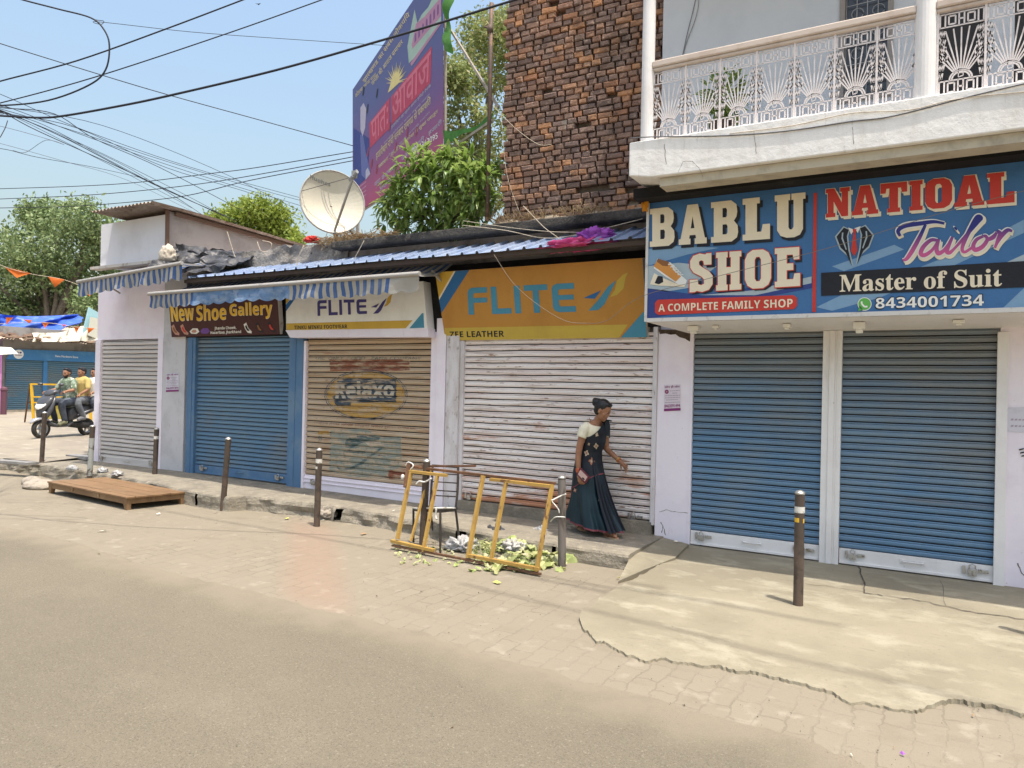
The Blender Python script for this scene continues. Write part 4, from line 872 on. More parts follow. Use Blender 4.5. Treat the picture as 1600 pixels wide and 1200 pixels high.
# ------------------------------------------------------------------ striped awnings
m_awb = mat('awning_blue', (.075, .145, .33), [((.20, .25, .35), 4, .48, .68, (1, 1, .6), .7), ((.09, .09, .10), 14, .62, .74, None, .5)], .9, trans=.35)
m_aww = mat('awning_off_white', (.46, .445, .40), [((.42, .40, .35), 4, .48, .68, (1, 1, .6), .7), ((.28, .25, .21), 14, .64, .74, None, .5)], .9, trans=.35)
m_fadedb = mat('faded_blue_cloth', (.17, .30, .52), [((.36, .46, .60), 6, .44, .62, (1, 1, 2), .8), ((.10, .18, .36), 9, .52, .68)], .9, trans=.35)
m_pole = mat('grey_tube', (.36, .345, .325), [((.35, .32, .29), 6, .5, .66)], .6)
m_rope = mat('pale_rope', (.50, .43, .33), [((.36, .30, .22), 20, .5, .65)], .95)
def awning(name, label, A, Bp, back_dy, back_dz, drop, stripes, faded=None, patch=False, torn=0):
    c = (A + Bp) / 2; root = thing(name, c, label, 'awning'); n = stripes
    b = MB()
    def vz(u, k): # scalloped valance
        return drop * (.84 + .16 * abs(math.sin(math.pi * u * n / 4.0)) + .05 * math.sin(u * 9 + k)) * (1 + torn * .5 * max(0, u - .85) * math.sin(u * 60))
    ns = 4
    for i in range(n):
        m = i % 2
        if faded and faded[0] * n <= i < faded[1] * n: m = 2
        if patch and i >= n - 6: m = 1
        for k in range(ns):
            u0 = (i + k / ns) / n; u1 = (i + (k + 1) / ns) / n
            rows = []
            for u in (u0, u1):
                p = A.lerp(Bp, u); col = [p]
                sag = .022 * math.sin(u * 26) + .012 * math.sin(u * 71 + 2)
                for q in range(1, 6):
                    t = q / 5; col.append(p + V((.006 * math.sin(t * 5 + u * 20), sag * t + .008 * math.sin(t * 4 + u * 31), -vz(u, 1) * t)))
                rows.append(col)
            for q in range(5): b.face([rows[0][q], rows[0][q + 1], rows[1][q + 1], rows[1][q]], m)
            # roof cloth up to the wall
            top = [[A.lerp(Bp, u) + V((0, back_dy * t, back_dz * t - .05 * math.sin(math.pi * t) * (1 + .5 * math.sin(u * 33)))) for t in (0, .25, .5, .75, 1)] for u in (u0, u1)]
            for q in range(4): b.face([top[0][q], top[1][q], top[1][q + 1], top[0][q + 1]], i % 2)
    b.build('striped_cloth', [m_awb, m_aww, m_fadedb], root, smooth=True)
    b = MB(); b.tube([A.lerp(Bp, t) + V((0, -.005, .018)) for t in (-.004, .25, .5, .75, 1.004)], .03, 10); b.build('front_bar', m_pole, root)
    for e in (A.lerp(Bp, .01), A.lerp(Bp, .985)):
        b = MB(); b.bar(e + V((0, 0, .01)), e + V((0, back_dy, back_dz - .15)), .03); b.bar(e + V((0, back_dy * .5, back_dz * .45)), e + V((.04, back_dy, -.1)), .025)
        b.build('arm', m_pole, root)
    return root
A1, B1_ = at(122, 442, y=7.15), at(284, 413, y=7.15)
awning('striped_awning', 'short blue and white striped awning on the pale corner shop', A1, B1_, .72, .22, .24, 43, torn=1)
A2, B2_ = at(234, 461, y=7.14), at(654, 430, y=7.14)
awning('striped_awning', 'long faded blue and white striped awning over the maroon and white signs', A2, B2_, .75, .26, .215, 84, faded=(.20, .58), patch=True)
# ------------------------------------------------------------------ blue tin canopy
m_tin = mat('blue_tin', (.32, .41, .60), [((.45, .52, .66), 3, .45, .65), ((.24, .29, .40), 8, .58, .7)], .38, metal=.45)
cn = thing('tin_canopy', (-6.3, 7.5, 3.35), 'long narrow blue corrugated tin canopy over the row of small shops', 'canopy')
b = MB(); T0, T1 = at(283, 436, y=7.26), at(1006, 372, y=7.26)
def tin(u, v):
    x = T0.x + (T1.x - T0.x) * u; ph = (x / .215) % 1
    z = T0.z + (T1.z - T0.z) * u + (.22 + .06 * u) * v + (.028 if ph < .16 else 0) + .006 * math.sin(x * 1.7)
    return (x, 7.26 + .72 * v, z)
b.grid(tin, 640, 3); b.build('tin_sheet', m_tin, cn)
b = MB(); b.bar((T0.x + .02, 7.32, T0.z - .035), (T1.x, 7.32, T1.z - .035), .04, .05); b.build('batten', mat('dark_timber', (.07, .05, .04), rough=.9), cn)
# near-black sheet painting in the shade under the tin and behind signs
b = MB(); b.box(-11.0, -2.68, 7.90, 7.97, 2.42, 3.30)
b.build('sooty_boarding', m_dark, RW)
# ------------------------------------------------------------------ billboard on the roof
hp0 = at(693, 240, y=8.75); hn = V((.49, .87, 0)).normalized(); hu = V((-.87, .49, 0)).normalized()
hb = thing('billboard', (hp0.x - .9, hp0.y + .5, 3.76), 'large tilted blue and purple printed billboard with red and yellow Hindi lettering on the roof', 'billboard')
h_blue = flat('banner_blue', (.12, .14, .34), .6); h_pur = flat('banner_purple', (.20, .085, .24), .6); h_red = flat('banner_red', (.48, .05, .10), .6); h_pink = flat('banner_pink', (.45, .22, .33), .6); h_cream = flat('banner_cream', (.62, .52, .30), .6); h_sun = flat('banner_sun', (.72, .60, .25), .6); h_dk = flat('banner_dark_blue', (.035, .05, .22), .6); h_pale = flat('banner_pale', (.45, .42, .52), .6); h_wine = flat('banner_wine', (.30, .04, .07), .6); h_gr = flat('banner_pale_green', (.36, .48, .40), .6)
def bangrad():
    m = mat('banner_print', (.1, .1, .3), rough=.6); t = m.node_tree; N = t.nodes; L = t.links; tc = N.new('ShaderNodeTexCoord'); s = N.new('ShaderNodeSeparateXYZ'); L.new(tc.outputs['Object'], s.inputs[0])
    n = N.new('ShaderNodeTexNoise'); n.inputs['Scale'].default_value = 1.2; L.new(tc.outputs['Object'], n.inputs['Vector'])
    a = N.new('ShaderNodeMath'); a.operation = 'MULTIPLY_ADD'; a.inputs[1].default_value = .5; L.new(n.outputs[0], a.inputs[0]); L.new(s.outputs[2], a.inputs[2])
    r = N.new('ShaderNodeValToRGB'); mr = N.new('ShaderNodeMapRange'); mr.inputs['From Min'].default_value = 1.0; mr.inputs['From Max'].default_value = 3.5; L.new(a.outputs[0], mr.inputs[0]); L.new(mr.outputs[0], r.inputs[0])
    e = r.color_ramp.elements; e[0].position = 0; e[0].color = (.52, .06, .13, 1); e[1].position = 1; e[1].color = (.10, .115, .27, 1); k = e.new(.34); k.color = (.36, .08, .17, 1); k = e.new(.66); k.color = (.17, .09, .24, 1)
    L.new(r.outputs[0], N['Principled BSDF'].inputs['Base Color']); return m
B5 = Board(hp0, hn, [bangrad()])
H4 = lambda x, y: (550 + x / 6, 130 + y / 6)
H3 = lambda x, y: (540 + x / 8.889, y / 8.889)
cs = [(551, 140), (693, -70), (693, 240), (640, 276), (567, 327), (551, 338)]
TLb, TRb, BRb, BLb = [B5.P(*c) for c in ((551, 140), (693, -70), (693, 240), (551, 338))]
def ban(u, v):
    p = (BLb * (1 - u) + BRb * u) * (1 - v) + (TLb * (1 - u) + TRb * u) * v
    return p - hn * 0.0 + B5.n * (.0)
B5.b.grid(ban, 16, 16, 0)
def p5(pts, m, l, f): B5.poly([f(*p) for p in pts], m, l)
p5([(15, 420), (165, 520), (150, 880), (10, 1010)], h_dk, 1, H4)
p5([(80, 230), (110, 185), (135, 240), (125, 420), (100, 500), (80, 430)], h_pale, 2, H4); p5([(78, 480), (105, 490), (130, 640), (175, 830), (130, 900), (90, 860)], h_blue, 2, H4); p5([(130, 820), (150, 790), (175, 850), (130, 905)], h_pale, 3, H4)
for q in (((577, 193), (609, 153), (609, 200), (578, 232)), ((611, 152), (675, 72), (673, 129), (612, 195))): B5.poly(q, h_red, 2)
for wd, q in (('पातः', ((580, 191), (607, 158), (607, 197), (581, 226))), ('आवाज', ((613, 151), (674, 77), (672, 124), (614, 190)))): B5.art(font(wd, .012), q, flat('banner_rose', (.62, .16, .22), .6), 3.5)
for k in range(17):
    a = math.radians(-160 + k * 11); c = H3(690, 1150); L = 290 if k % 2 else 230
    e = H3(690 + L * .6 * math.cos(a), 1150 + L * math.sin(a) - 90 * math.cos(a)); dx, dy = e[0] - c[0], e[1] - c[1]; n_ = math.hypot(dx, dy); px, py = -dy / n_ * 1.6, dx / n_ * 1.6
    B5.poly([(c[0] + px, c[1] + py), e, (c[0] - px, c[1] - py)], h_sun, 2.2 + .05 * k)
B5.poly([H3(*p) for p in ((590, 1290), (640, 1120), (720, 1090), (770, 1130), (640, 1250))], h_sun, 3.4)
def hline(s, q, m, l=2.5, f=H4, off=.008): B5.art(font(s, off), [f(*p) for p in q], m, l)
hline('हजारीबाग का पहला अपना हिनदी दैनिक', ((372, 392), (742, -5), (742, 35), (372, 440)), h_pale)
hline('कोडरमा रामगढ चतरा', ((30, 90), (225, -110), (225, -70), (35, 140)), h_cream); hline('हजारीबाग रांची धनबाद रामगढ से पकाशित', ((225, 640), (740, 105), (740, 205), (230, 735)), h_cream, 2.6)
hline('पकाशन . आपके हाथो हमेशा से सुबह पसतुत', ((250, 760), (805, 235), (808, 285), (255, 815)), h_cream, 2.7); hline('नया कारयालय . पता मटवारी , हजारी', ((212, 920), (845, 325), (845, 385), (215, 985)), h_white if False else h_pale, 2.8)
hline('Contact No.', ((262, 950), (420, 830), (420, 870), (265, 1000)), h_pale, 2.9); hline('7004363095', ((560, 610), (805, 460), (806, 515), (560, 672)), i_white, 2.9)
for yy in (935, 975, 1015, 1055): p5([(45, yy + 55), (135, yy - 20), (135, yy - 8), (45, yy + 67)], h_pink, 2, H4)
for a, e in (((588, 262), (672, 172)), ((600, 222), (672, 144)), ((606, 283), (668, 218)), ((590, 300), (640, 252))): B5.art(font('रामगढ कोडरमा चतरा पलामू गढवा'), [a, e, (e[0], e[1] + 5), (a[0], a[1] + 5.5)], h_pale, 2.45)
# upper heading lines and a plain pale hall with arches
hline('झारखणड का सबसे लोकपिय', ((225, 1110), (868, 140), (900, 225), (275, 1156)), h_cream, 2.4, H3); hline('जनता की आवाज समाचार', ((345, 1130), (770, 530), (805, 590), (380, 1195)), h_cream, 2.4, H3)
p5([(860, 640), (960, 130), (1000, 320), (1060, 200), (1150, 100), (1200, -10), (1330, -120), (1330, 300), (1000, 760), (880, 880)], h_gr, 1.5, H3)
p5([(920, 620), (980, 330), (1100, 230), (1330, -40), (1330, 220), (930, 680)], h_pink, 2, H3)
for k in range(7): p5([(960 + k * 52, 600 - k * 62), (985 + k * 52, 560 - k * 62), (985 + k * 52, 470 - k * 66), (972 + k * 52, 450 - k * 66), (960 + k * 52, 500 - k * 66)], h_pur, 2.5, H3)
p5([(900, 880), (1330, 290), (1330, 330), (920, 920)], h_pink, 2.2, H3)
# wind slits cut in the flex
for x, y in ((235, 90), (145, 235), (355, 405), (520, 455), (410, 590), (150, 640), (185, 750), (232, 800), (605, 450), (108, 70)): p5([(x - 10, y + 42), (x + 2, y - 36), (x + 12, y - 40), (x + 6, y + 20), (x, y + 50)], h_wine if y > 300 else i_black, 3, H4)
B5.build('printed_banner', hb)
b = MB()
fr = [TLb, TRb, BRb, BLb]
for i in range(4): b.bar(fr[i] - B5.n * .03, fr[(i + 1) % 4] - B5.n * .03, .035)
for t in (.33, .66): b.bar(BLb.lerp(BRb, t) - B5.n * .03, TLb.lerp(TRb, t) - B5.n * .03, .03); b.bar(TLb.lerp(BLb, t) - B5.n * .06, TRb.lerp(BRb, t) - B5.n * .06, .03)
for t in (.04, .96):
    p = BLb.lerp(BRb, t); b.bar(p - B5.n * .05, V((p.x, p.y, 3.74)) - B5.n * .05, .05)
b.bar(at(700, 40, y=8.95), at(779, 168, y=8.3), .03); b.bar(at(706, 232, y=8.9), at(770, 188, y=8.2), .035)
b.bar(at(690, 237, y=8.8), at(722, 268, y=8.7), .05)
b.build('timber_frame', mat('grey_timber', (.36, .32, .27), [((.22, .19, .16), 9, .5, .66)], .9), hb)
m_green = mat('green_cloth', (.07, .21, .045), [((.12, .28, .09), 6, .5, .66)], .8, trans=.4)
b = MB()
def gc(u, v):
    p = at(694 + 11 * v + 4 * v * math.sin(u * 9), -20 + 100 * u, y=8.72); return p + V((.02 * math.sin(u * 14), .03 * math.cos(u * 11), -.05 * v))
b.grid(gc, 24, 4); tag(b.build('green_cloth', m_green, smooth=True), 'torn green cloth strip hanging along the right edge of the billboard', 'cloth'); b = MB()
def gc2(u, v):
    a = at(692, 203, y=8.75).lerp(at(772, 176, y=8.3), u); e = at(694, 225, y=8.75).lerp(at(770, 188, y=8.3), u); q = a.lerp(e, v); return q + V((0, .03 * math.sin(u * 12), -.10 * math.sin(math.pi * u) * (1 - v)))
b.grid(gc2, 24, 5); tag(b.build('green_cloth', m_green, smooth=True), 'twisted green cloth strip tied between the billboard corner and the roof pole', 'cloth')
# ------------------------------------------------------------------ roof pole, shrub, dish
b = MB(); b.tube([at(768, 5, y=7.95), at(766, 120, y=7.95), at(761, 345, y=7.95)], .028, 8); b.tube([at(766, 40, y=7.95), at(766, 52, y=7.95)], .042, 8); b.tube([at(757, 42, y=7.95), at(768, 44, y=7.95)], .014, 6); b.tube([at(755, 295, y=7.95), at(764, 297, y=7.95)], .02, 6)
tag(b.build('iron_pipe', mat('rusty_pipe', (.12, .085, .07), [((.22, .13, .09), 8, .5, .65)], .7, metal=.3), smooth=True), 'thin rusty iron pipe standing on the roof edge beside the brick wall', 'pipe')
def leaf(b, c, dirv, up, L, W, m=0, curl=.25):
    d = dirv.normalized(); s = d.cross(up)
    if s.length < 1e-3: s = V((1, 0, 0))
    s.normalize(); u = s.cross(d)
    p1 = c + d * L * .35; p2 = c + d * L * .7 - u * L * curl * .35; p3 = c + d * L - u * L * curl
    b.mesh([c, p1 + s * W * .5 + u * W * .12, p2 + s * W * .42 + u * W * .1, p3, p2 - s * W * .42 + u * W * .1, p1 - s * W * .5 + u * W * .12, p1, p2], [(0, 1, 6), (1, 2, 7, 6), (2, 3, 7), (0, 6, 5), (6, 7, 4, 5), (7, 3, 4)], m)
def rvec():
    while True:
        v = V((rnd(-1, 1), rnd(-1, 1), rnd(-1, 1)))
        if .05 < v.length < 1: return v.normalized()
m_mango = mat('glossy_leaf', (0.085, 0.176, 0.034), [((0.0765, 0.132, 0.034), 4, .52, .70, None, .5)], .34, island=[(0.167, 0.26, 0.0558), (0.237, 0.346, 0.0697), (0.348, 0.433, 0.125), (0.181, 0.289, 0.0627), (0.321, 0.404, 0.139)], trans=.42, spec=.6)
m_bark = mat('grey_bark', (.20, .165, .13), [((.11, .09, .07), 12, .5, .66)], .95, (.6, 30, .02))
sh0 = at(690, 352, y=8.15); sh = thing('shrub', (sh0.x, sh0.y, 3.76), 'dense leafy green shrub growing from the roof edge below the billboard', 'shrub')
b = MB()
blobs = [(690, 290, .50), (640, 300, .36), (735, 285, .40), (660, 262, .36), (700, 258, .36), (745, 320, .32), (620, 330, .30), (680, 335, .40), (760, 275, .24), (622, 305, .16), (725, 345, .25), (650, 345, .3)]
for px, py, r in blobs:
    c = at(px, py, y=8.15 + rnd(-.15, .15))
    for k in range(int(40 * r / .36)):
        v = rvec(); v.y = -abs(v.y) if rnd(0, 1) < .6 else v.y
        p = c + V((v.x * r, v.y * r * .8, v.z * r * .85)) * rnd(.45, 1.05)
        ax = (v + V((0, -.2, .35))).normalized()
        for q in range(random.randint(4, 7)):
            d = (ax * .55 + rvec() * .8 + V((0, 0, -.25))).normalized(); leaf(b, p, d, V((0, 0, 1)), rnd(.13, .22), rnd(.04, .065), 0, rnd(.1, .5))
b.build('foliage', m_mango, sh)
b = MB()
for k in range(14):
    px, py, r = random.choice(blobs); e = at(px, py, y=8.15); b.tube(smooth_pts([sh0 + V((rnd(-.12, .12), 0, -.1)), sh0.lerp(e, .5) + V((0, .05, .05)), e], 4), lambda t: .022 * (1 - .7 * t), 6)
b.build('stem', m_bark, sh)
m_blkst_ = mat('dark_rod', (.12, .11, .10), rough=.6); m_dish = mat('cream_dish', (0.6, 0.566, 0.462), [((0.62, 0.586, 0.495), 4, .5, .68), ((0.5, 0.465, 0.396), 14, .64, .72, None, .5)], .55)
dc = at(519, 317, y=8.3); dn_ = (CAMP - dc).normalized(); dn_ = (dn_ + V((.02, 0, .42)) + V((.25, 0, 0))).normalized()
ds = thing('satellite_dish', (dc.x, dc.y + .3, 3.78), 'large cream satellite dish with feed arm on the roof left of the billboard', 'satellite dish')
ux = V((0, 0, 1)).cross(dn_).normalized(); uy = dn_.cross(ux)
RD = .505
b = MB(); NR, NS = 10, 40
def dpt(r, a): return dc + ux * (RD * r * math.cos(a) * .97) + uy * (RD * r * math.sin(a)) + dn_ * (.16 * r * r - .1)
for off in (0, -.018):
    for i in range(NR):
        for k in range(NS):
            a0, a1 = 2 * math.pi * k / NS, 2 * math.pi * (k + 1) / NS
            q = [dpt(max(.001, i / NR), a0), dpt((i + 1) / NR, a0), dpt((i + 1) / NR, a1), dpt(max(.001, i / NR), a1)]
            b.face([p + dn_ * off for p in (q if off == 0 else q[::-1])])
b.build('reflector', m_dish, ds, smooth=True)
b = MB(); b.tube([dpt(1, 2 * math.pi * k / 40) - dn_ * .008 for k in range(41)], .014, 6); b.build('rim', mat('grey_rim', (.35, .34, .32), rough=.6), ds)
fo = at(552, 276, y=8.0) - dn_ * .0; low = dpt(.95, -math.pi / 2 + .05)
b = MB(); b.tube([low - dn_ * .03, fo], .02, 8); b.build('feed_arm', m_pole, ds); b = MB(); b.tube([dpt(.98, math.pi * .93), fo], .006, 5); b.build('stay_rod', m_blkst_, ds)
b = MB(); q = (dc + dn_ * .0 - fo).normalized(); b.tube([fo + q * .10, fo - q * .02], .035, 10); b.tube([fo - q * .02, fo - q * .14], .025, 8); b.obox(fo + V((.02, 0, .03)), (.03, 0, 0), (0, .03, 0), (0, 0, .05)); b.tube([fo, fo + V((.07, 0, .09))], .018, 6); b.build('feed_horn', mat('grey_feed', (.28, .28, .28), rough=.6), ds)
b = MB(); b.tube([dc - dn_ * .12, dc - dn_ * .25 - uy * .2, V((dc.x - .05, dc.y + .35, 3.75))], .035, 8); b.bar(V((dc.x - .3, dc.y + .35, 3.77)), V((dc.x + .3, dc.y + .35, 3.77)), .05); b.bar(dc - dn_ * .12, V((dc.x + .2, dc.y + .7, 3.75)), .03)
b.tube([V((dc.x - .02, dc.y - .02, 3.74)), V((dc.x, dc.y, 3.95))], .04, 8); b.build('mount', mat('rusty_mount', (.20, .12, .08), rough=.8), ds)
vs, fs = font('Hughes', .01, 'sans'); x0 = min(v[0] for v in vs); x1 = max(v[0] for v in vs)
b = MB(); out = []
for x, y in vs:
    u = -.70 + .66 * (x - x0) / (x1 - x0); v = .66 + .14 * y - .10 * (x - x0) / (x1 - x0); out.append(dc + ux * RD * u * .97 + uy * RD * v + dn_ * (.16 * (u * u + v * v) - .1 + .006))
b.mesh(out, fs); b.build('lettering', mat('faded_grey_print', (.27, .29, .27), rough=.7), ds)
# ------------------------------------------------------------------ trees
def tree(name, label, base, blobs, lsize, nper, m, trunkr, branches=14, sparse=1.0, droop=-.2, group=None):
    rt = thing(name, base, label, 'tree', group); b = MB(); base = V(base); cs_ = []
    for c, r in blobs:
        c = V(c); cs_.append(c)
        ncl = int(nper * sparse)
        for k in range(ncl):
            v = rvec(); p = c + V((v.x, v.y, v.z * .82)) * r * rnd(.35, 1.08) ** .6
            if nz(p.x * 1.1, p.y * 1.1, p.z * 1.3) < -.22 + (1 - sparse) * .3: continue
            cr = lsize * rnd(1.2, 2.6)
            for q in range(random.randint(7, 12)):
                pp = p + rvec() * cr * rnd(.2, 1)
                d = rvec() + V((0, 0, droop)); d.normalize(); s = d.cross(rvec())
                if s.length < .01: continue
                s.normalize(); L = lsize * rnd(.5, 1.1); W = L * rnd(.35, .6)
                b.face([pp, pp + d * L * .5 + s * W * .5, pp + d * L, pp + d * L * .5 - s * W * .5])
    b.build('crown', m, rt)
    b = MB(); top = sum(cs_, V((0, 0, 0))) / len(cs_)
    fork = base.lerp(V((top.x, top.y, min(c.z for c in cs_))), .85)
    b.tube(smooth_pts([base, base.lerp(fork, .5) + V((trunkr * .5, 0, 0)), fork], 4), lambda t: trunkr * (1.25 - .45 * t), 10)
    for k in range(branches):
        c, r = blobs[k % len(blobs)]; e = V(c) + rvec() * r * .6; mid = fork.lerp(e, .5) + V((0, 0, r * .15)) + rvec() * r * .15
        P = smooth_pts([fork, mid, e], 5); b.tube(P, lambda t: trunkr * .5 * (1 - .88 * t) + .008, 6)
        for j in range(3):
            s0 = P[random.randint(4, len(P) - 2)]; b.tube([s0, s0 + rvec() * r * .35, s0 + rvec() * r * .6], lambda t: trunkr * .14 * (1 - .8 * t) + .005, 4)
    b.build('trunk', m_bark, rt, smooth=True); return rt
m_tl = mat('dark_green_leaf', (.07, .12, .03), rough=.6, island=[(.13, .19, .075), (.20, .27, .11), (.28, .35, .15), (.15, .21, .085), (.34, .40, .20)], trans=.25)
m_ty = mat('yellow_green_leaf', (.15, .2, .04), rough=.6, island=[(.24, .31, .045), (.31, .37, .06), (.19, .27, .05), (.36, .39, .09)], trans=.4)
m_tr = mat('pale_olive_leaf', (.16, .18, .06), rough=.6, island=[(.20, .26, .075), (.29, .34, .11), (.34, .36, .15), (.17, .23, .06), (.38, .33, .16)], trans=.35)
DT = 44
def bl(L, d, jit=1.5): return [(at(px, py, d=d + rnd(-jit, jit)), r * d / FPX) for px, py, r in L]
tb = at(95, 560, d=DT)
tree('broad_tree', 'big dense dark green tree behind the blue hardware shop', (tb.x, tb.y, 0), bl([(80, 345, 42), (130, 345, 40), (60, 385, 55), (120, 400, 60), (15, 400, 50), (160, 370, 34), (20, 450, 55), (90, 455, 60), (150, 440, 48), (-50, 420, 55), (-45, 470, 50), (160, 480, 45), (60, 335, 25), (180, 400, 40), (30, 490, 45), (100, 490, 45), (165, 470, 40), (-30, 500, 45), (60, 420, 60)], DT, 2), .32, 230, m_tl, .45, 18)
tb = at(405, 470, d=30)
tree('young_tree', 'bright yellow green tree showing above the roof left of the dish', (tb.x, tb.y, 0), bl([(400, 352, 40), (365, 350, 26), (437, 362, 28), (378, 375, 30), (420, 385, 34), (340, 348, 12), (352, 375, 22), (455, 385, 20), (400, 330, 24), (380, 335, 24), (430, 340, 22), (445, 372, 26)], 30, .8), .21, 170, m_ty, .16, 12, .9)
tb = at(745, 420, d=17)
tree('sparse_tree', 'thin leafed pale olive tree between the billboard and the brick wall', (tb.x, tb.y, 0), bl([(755, 60, 45), (730, 120, 40), (780, 110, 45), (720, 190, 42), (765, 200, 48), (740, 260, 45), (790, 40, 30), (712, 250, 28), (780, 290, 40), (720, 320, 35), (705, 120, 26), (775, 60, 40)], 17, 1.2), .13, 230, m_tr, .10, 12, .92)
# ------------------------------------------------------------------ cloth and debris on the roofs
def heap(name, c, sx_, sy_, sz_, m, label, cat, seed, ridg=1.0, n=56, k=26):
    b = MB(); R = []
    for j in range(k + 1):
        t = math.pi * j / k; ring_ = []
        for i in range(n):
            a = 2 * math.pi * i / n; d = V((math.sin(t) * math.cos(a), math.sin(t) * math.sin(a), math.cos(t)))
            f = 1 + ridg * (.38 * (1 - abs(nz(d.x * 2 + seed, d.y * 2, d.z * 2)) * 3) + .22 * (1 - abs(nz(d.x * 5 + seed, d.y * 5, d.z * 4)) * 3)) - .2 * ridg
            p = V((d.x * sx_, d.y * sy_, max(-.25, d.z) * sz_)) * f
            if j in (0, k): p += V((.001 * math.cos(a), .001 * math.sin(a), 0))
            ring_.append(V(c) + p)
        R.append(ring_)
    R.reverse(); b.rings(R); return tag(b.build(name, m, smooth=True), label, cat)
pk = at(892, 386, y=7.40); heap('pink_cloth', (pk.x, 7.42, pk.z), .40, .16, .085, mat('hot_pink_cloth', (.72, .09, .28), [((.80, .22, .40), 7, .5, .66)], .75, trans=.25), 'crumpled hot pink cloth lying on the blue tin canopy', 'cloth', 3)
pp_ = at(930, 374, y=7.55); heap('purple_cloth', (pp_.x, 7.58, pp_.z), .22, .13, .12, mat('purple_cloth', (.32, .07, .42), [((.42, .14, .52), 7, .5, .66)], .75, trans=.25), 'crumpled purple cloth lying beside the pink cloth on the tin canopy', 'cloth', 11)
m_straw = mat('dry_straw', (.30, .21, .11), island=[(.32, .22, .11), (.22, .14, .08), (.42, .32, .18)], rough=.95)
b = MB()
for k in range(520):
    c = at(rnd(500, 620), rnd(352, 372), y=rnd(7.8, 8.2)); c.z = 3.76 + abs(rnd(0, .13)) * (1 - abs(c.x + 7.4) / 1.6 if abs(c.x + 7.4) < 1.5 else .1); d = V((rnd(-1, 1), rnd(-1, 1), rnd(-.4, .4))).normalized() * rnd(.06, .16)
    b.bar(c - d, c + d, .006)
for k in range(260):
    c = V((rnd(-4.9, -3.3), rnd(7.8, 8.0), 3.78 + rnd(0, .05))); d = V((rnd(-1, 1), rnd(-.5, .2), rnd(.2, 1))).normalized() * rnd(.04, .10); b.bar(c, c + d * 1.6, .004)
b.build('dry_grass', m_straw, kind='stuff')
rg = at(487, 376, y=7.85); heap('red_rag', (rg.x, 7.86, max(3.80, rg.z)), .11, .1, .06, mat('red_rag', (.50, .04, .03), rough=.85), 'small bright red rag on the roof edge below the dish', 'rag', 21)
m_blk = mat('black_plastic_sheet', (.055, .055, .06), [((.20, .19, .18), 5, .52, .66), ((.03, .03, .035), 9, .5, .6)], .5)
b = MB()
def tarp(u, v):
    x = -11.55 + 2.1 * u; z = 3.5 + .62 * (1 - v) * (1 - .6 * u) + .10 * nz(u * 6, v * 4, 1) + .05 * nz(u * 14, v * 11, 2); return (x + .1 * nz(u * 3, v * 5, 8), 7.35 + .7 * (1 - v) + .14 * nz(u * 5, v * 7, 4), z - .10 * v)
b.grid(tarp, 46, 26); tag(b.build('black_sheet', m_blk), 'torn crumpled black plastic sheet between the corner shop and the tin canopy', 'sheet')
heap('white_sack', tuple(at(262, 402, y=7.55)), .13, .13, .2, mat('dirty_sack', (.50, .45, .37), [((.33, .28, .22), 7, .5, .66)], .95), 'dirty white sack hanging at the corner shop roof', 'sack', 31, .4)
def rope(pts, r, m, label, y=None, cat='rope', name='rope', group=None):
    b = MB(); b.tube(smooth_pts([at(*p[:2], y=(p[2] if len(p) > 2 else y)) for p in pts], 5), r * .62, 5); return tag(b.build(name, m, smooth=True), label, cat, group)
rope([(818, 322), (850, 355), (870, 370), (876, 378)], .008, m_rope, 'thin pale rope dropping from the brick wall to the pink cloth', 7.6)
rope([(722, 352), (790, 360), (850, 372), (905, 366), (1004, 342)], .007, m_rope, 'pale washing line stretched along the roof edge to the purple cloth', 7.62)
rope([(724, 345), (800, 356), (860, 362), (905, 363)], .006, m_rope, 'second thin pale line just above the washing line', 7.66)
rope([(770, 165), (805, 200), (840, 225), (862, 226)], .006, m_rope, 'thin rope hanging across the upper brick wall', 7.93)
rope([(355, 362), (365, 395), (368, 402)], .008, m_rope, 'pale cord hanging from the end of the tin roof', 7.5)
rope([(475, 384), (465, 405), (464, 416)], .016, m_rope, 'white strap hanging below the red rag', 7.6); rope([(569, 376), (556, 400), (552, 408)], .009, m_rope, 'pale cord hanging over the roof edge below the dish', 7.55)
rope([(402, 378), (408, 392), (420, 392), (424, 380), (410, 376)], .009, m_rope, 'small coil of rope on the broken parapet', 7.8)
rope([(783, 180), (790, 260), (800, 300), (815, 340)], .005, m_rope, 'long thin cord hanging down the left edge of the brick wall', 7.95)
m_tass = mat('marigold_orange', (.65, .27, .02), rough=.9)
b = MB()
for k in range(60):
    a = at(1012 + rnd(-3, 3), 293, y=7.2); e = at(1008 + rnd(-6, 5), rnd(318, 331), y=7.2 + rnd(-.04, .04)); b.tube([a, a.lerp(e, .5) + V((rnd(-.02, .02), 0, 0)), e], .006, 4)
tag(b.build('tassel', m_tass), 'orange tassel hanging at the left corner of the blue sign', 'tassel')
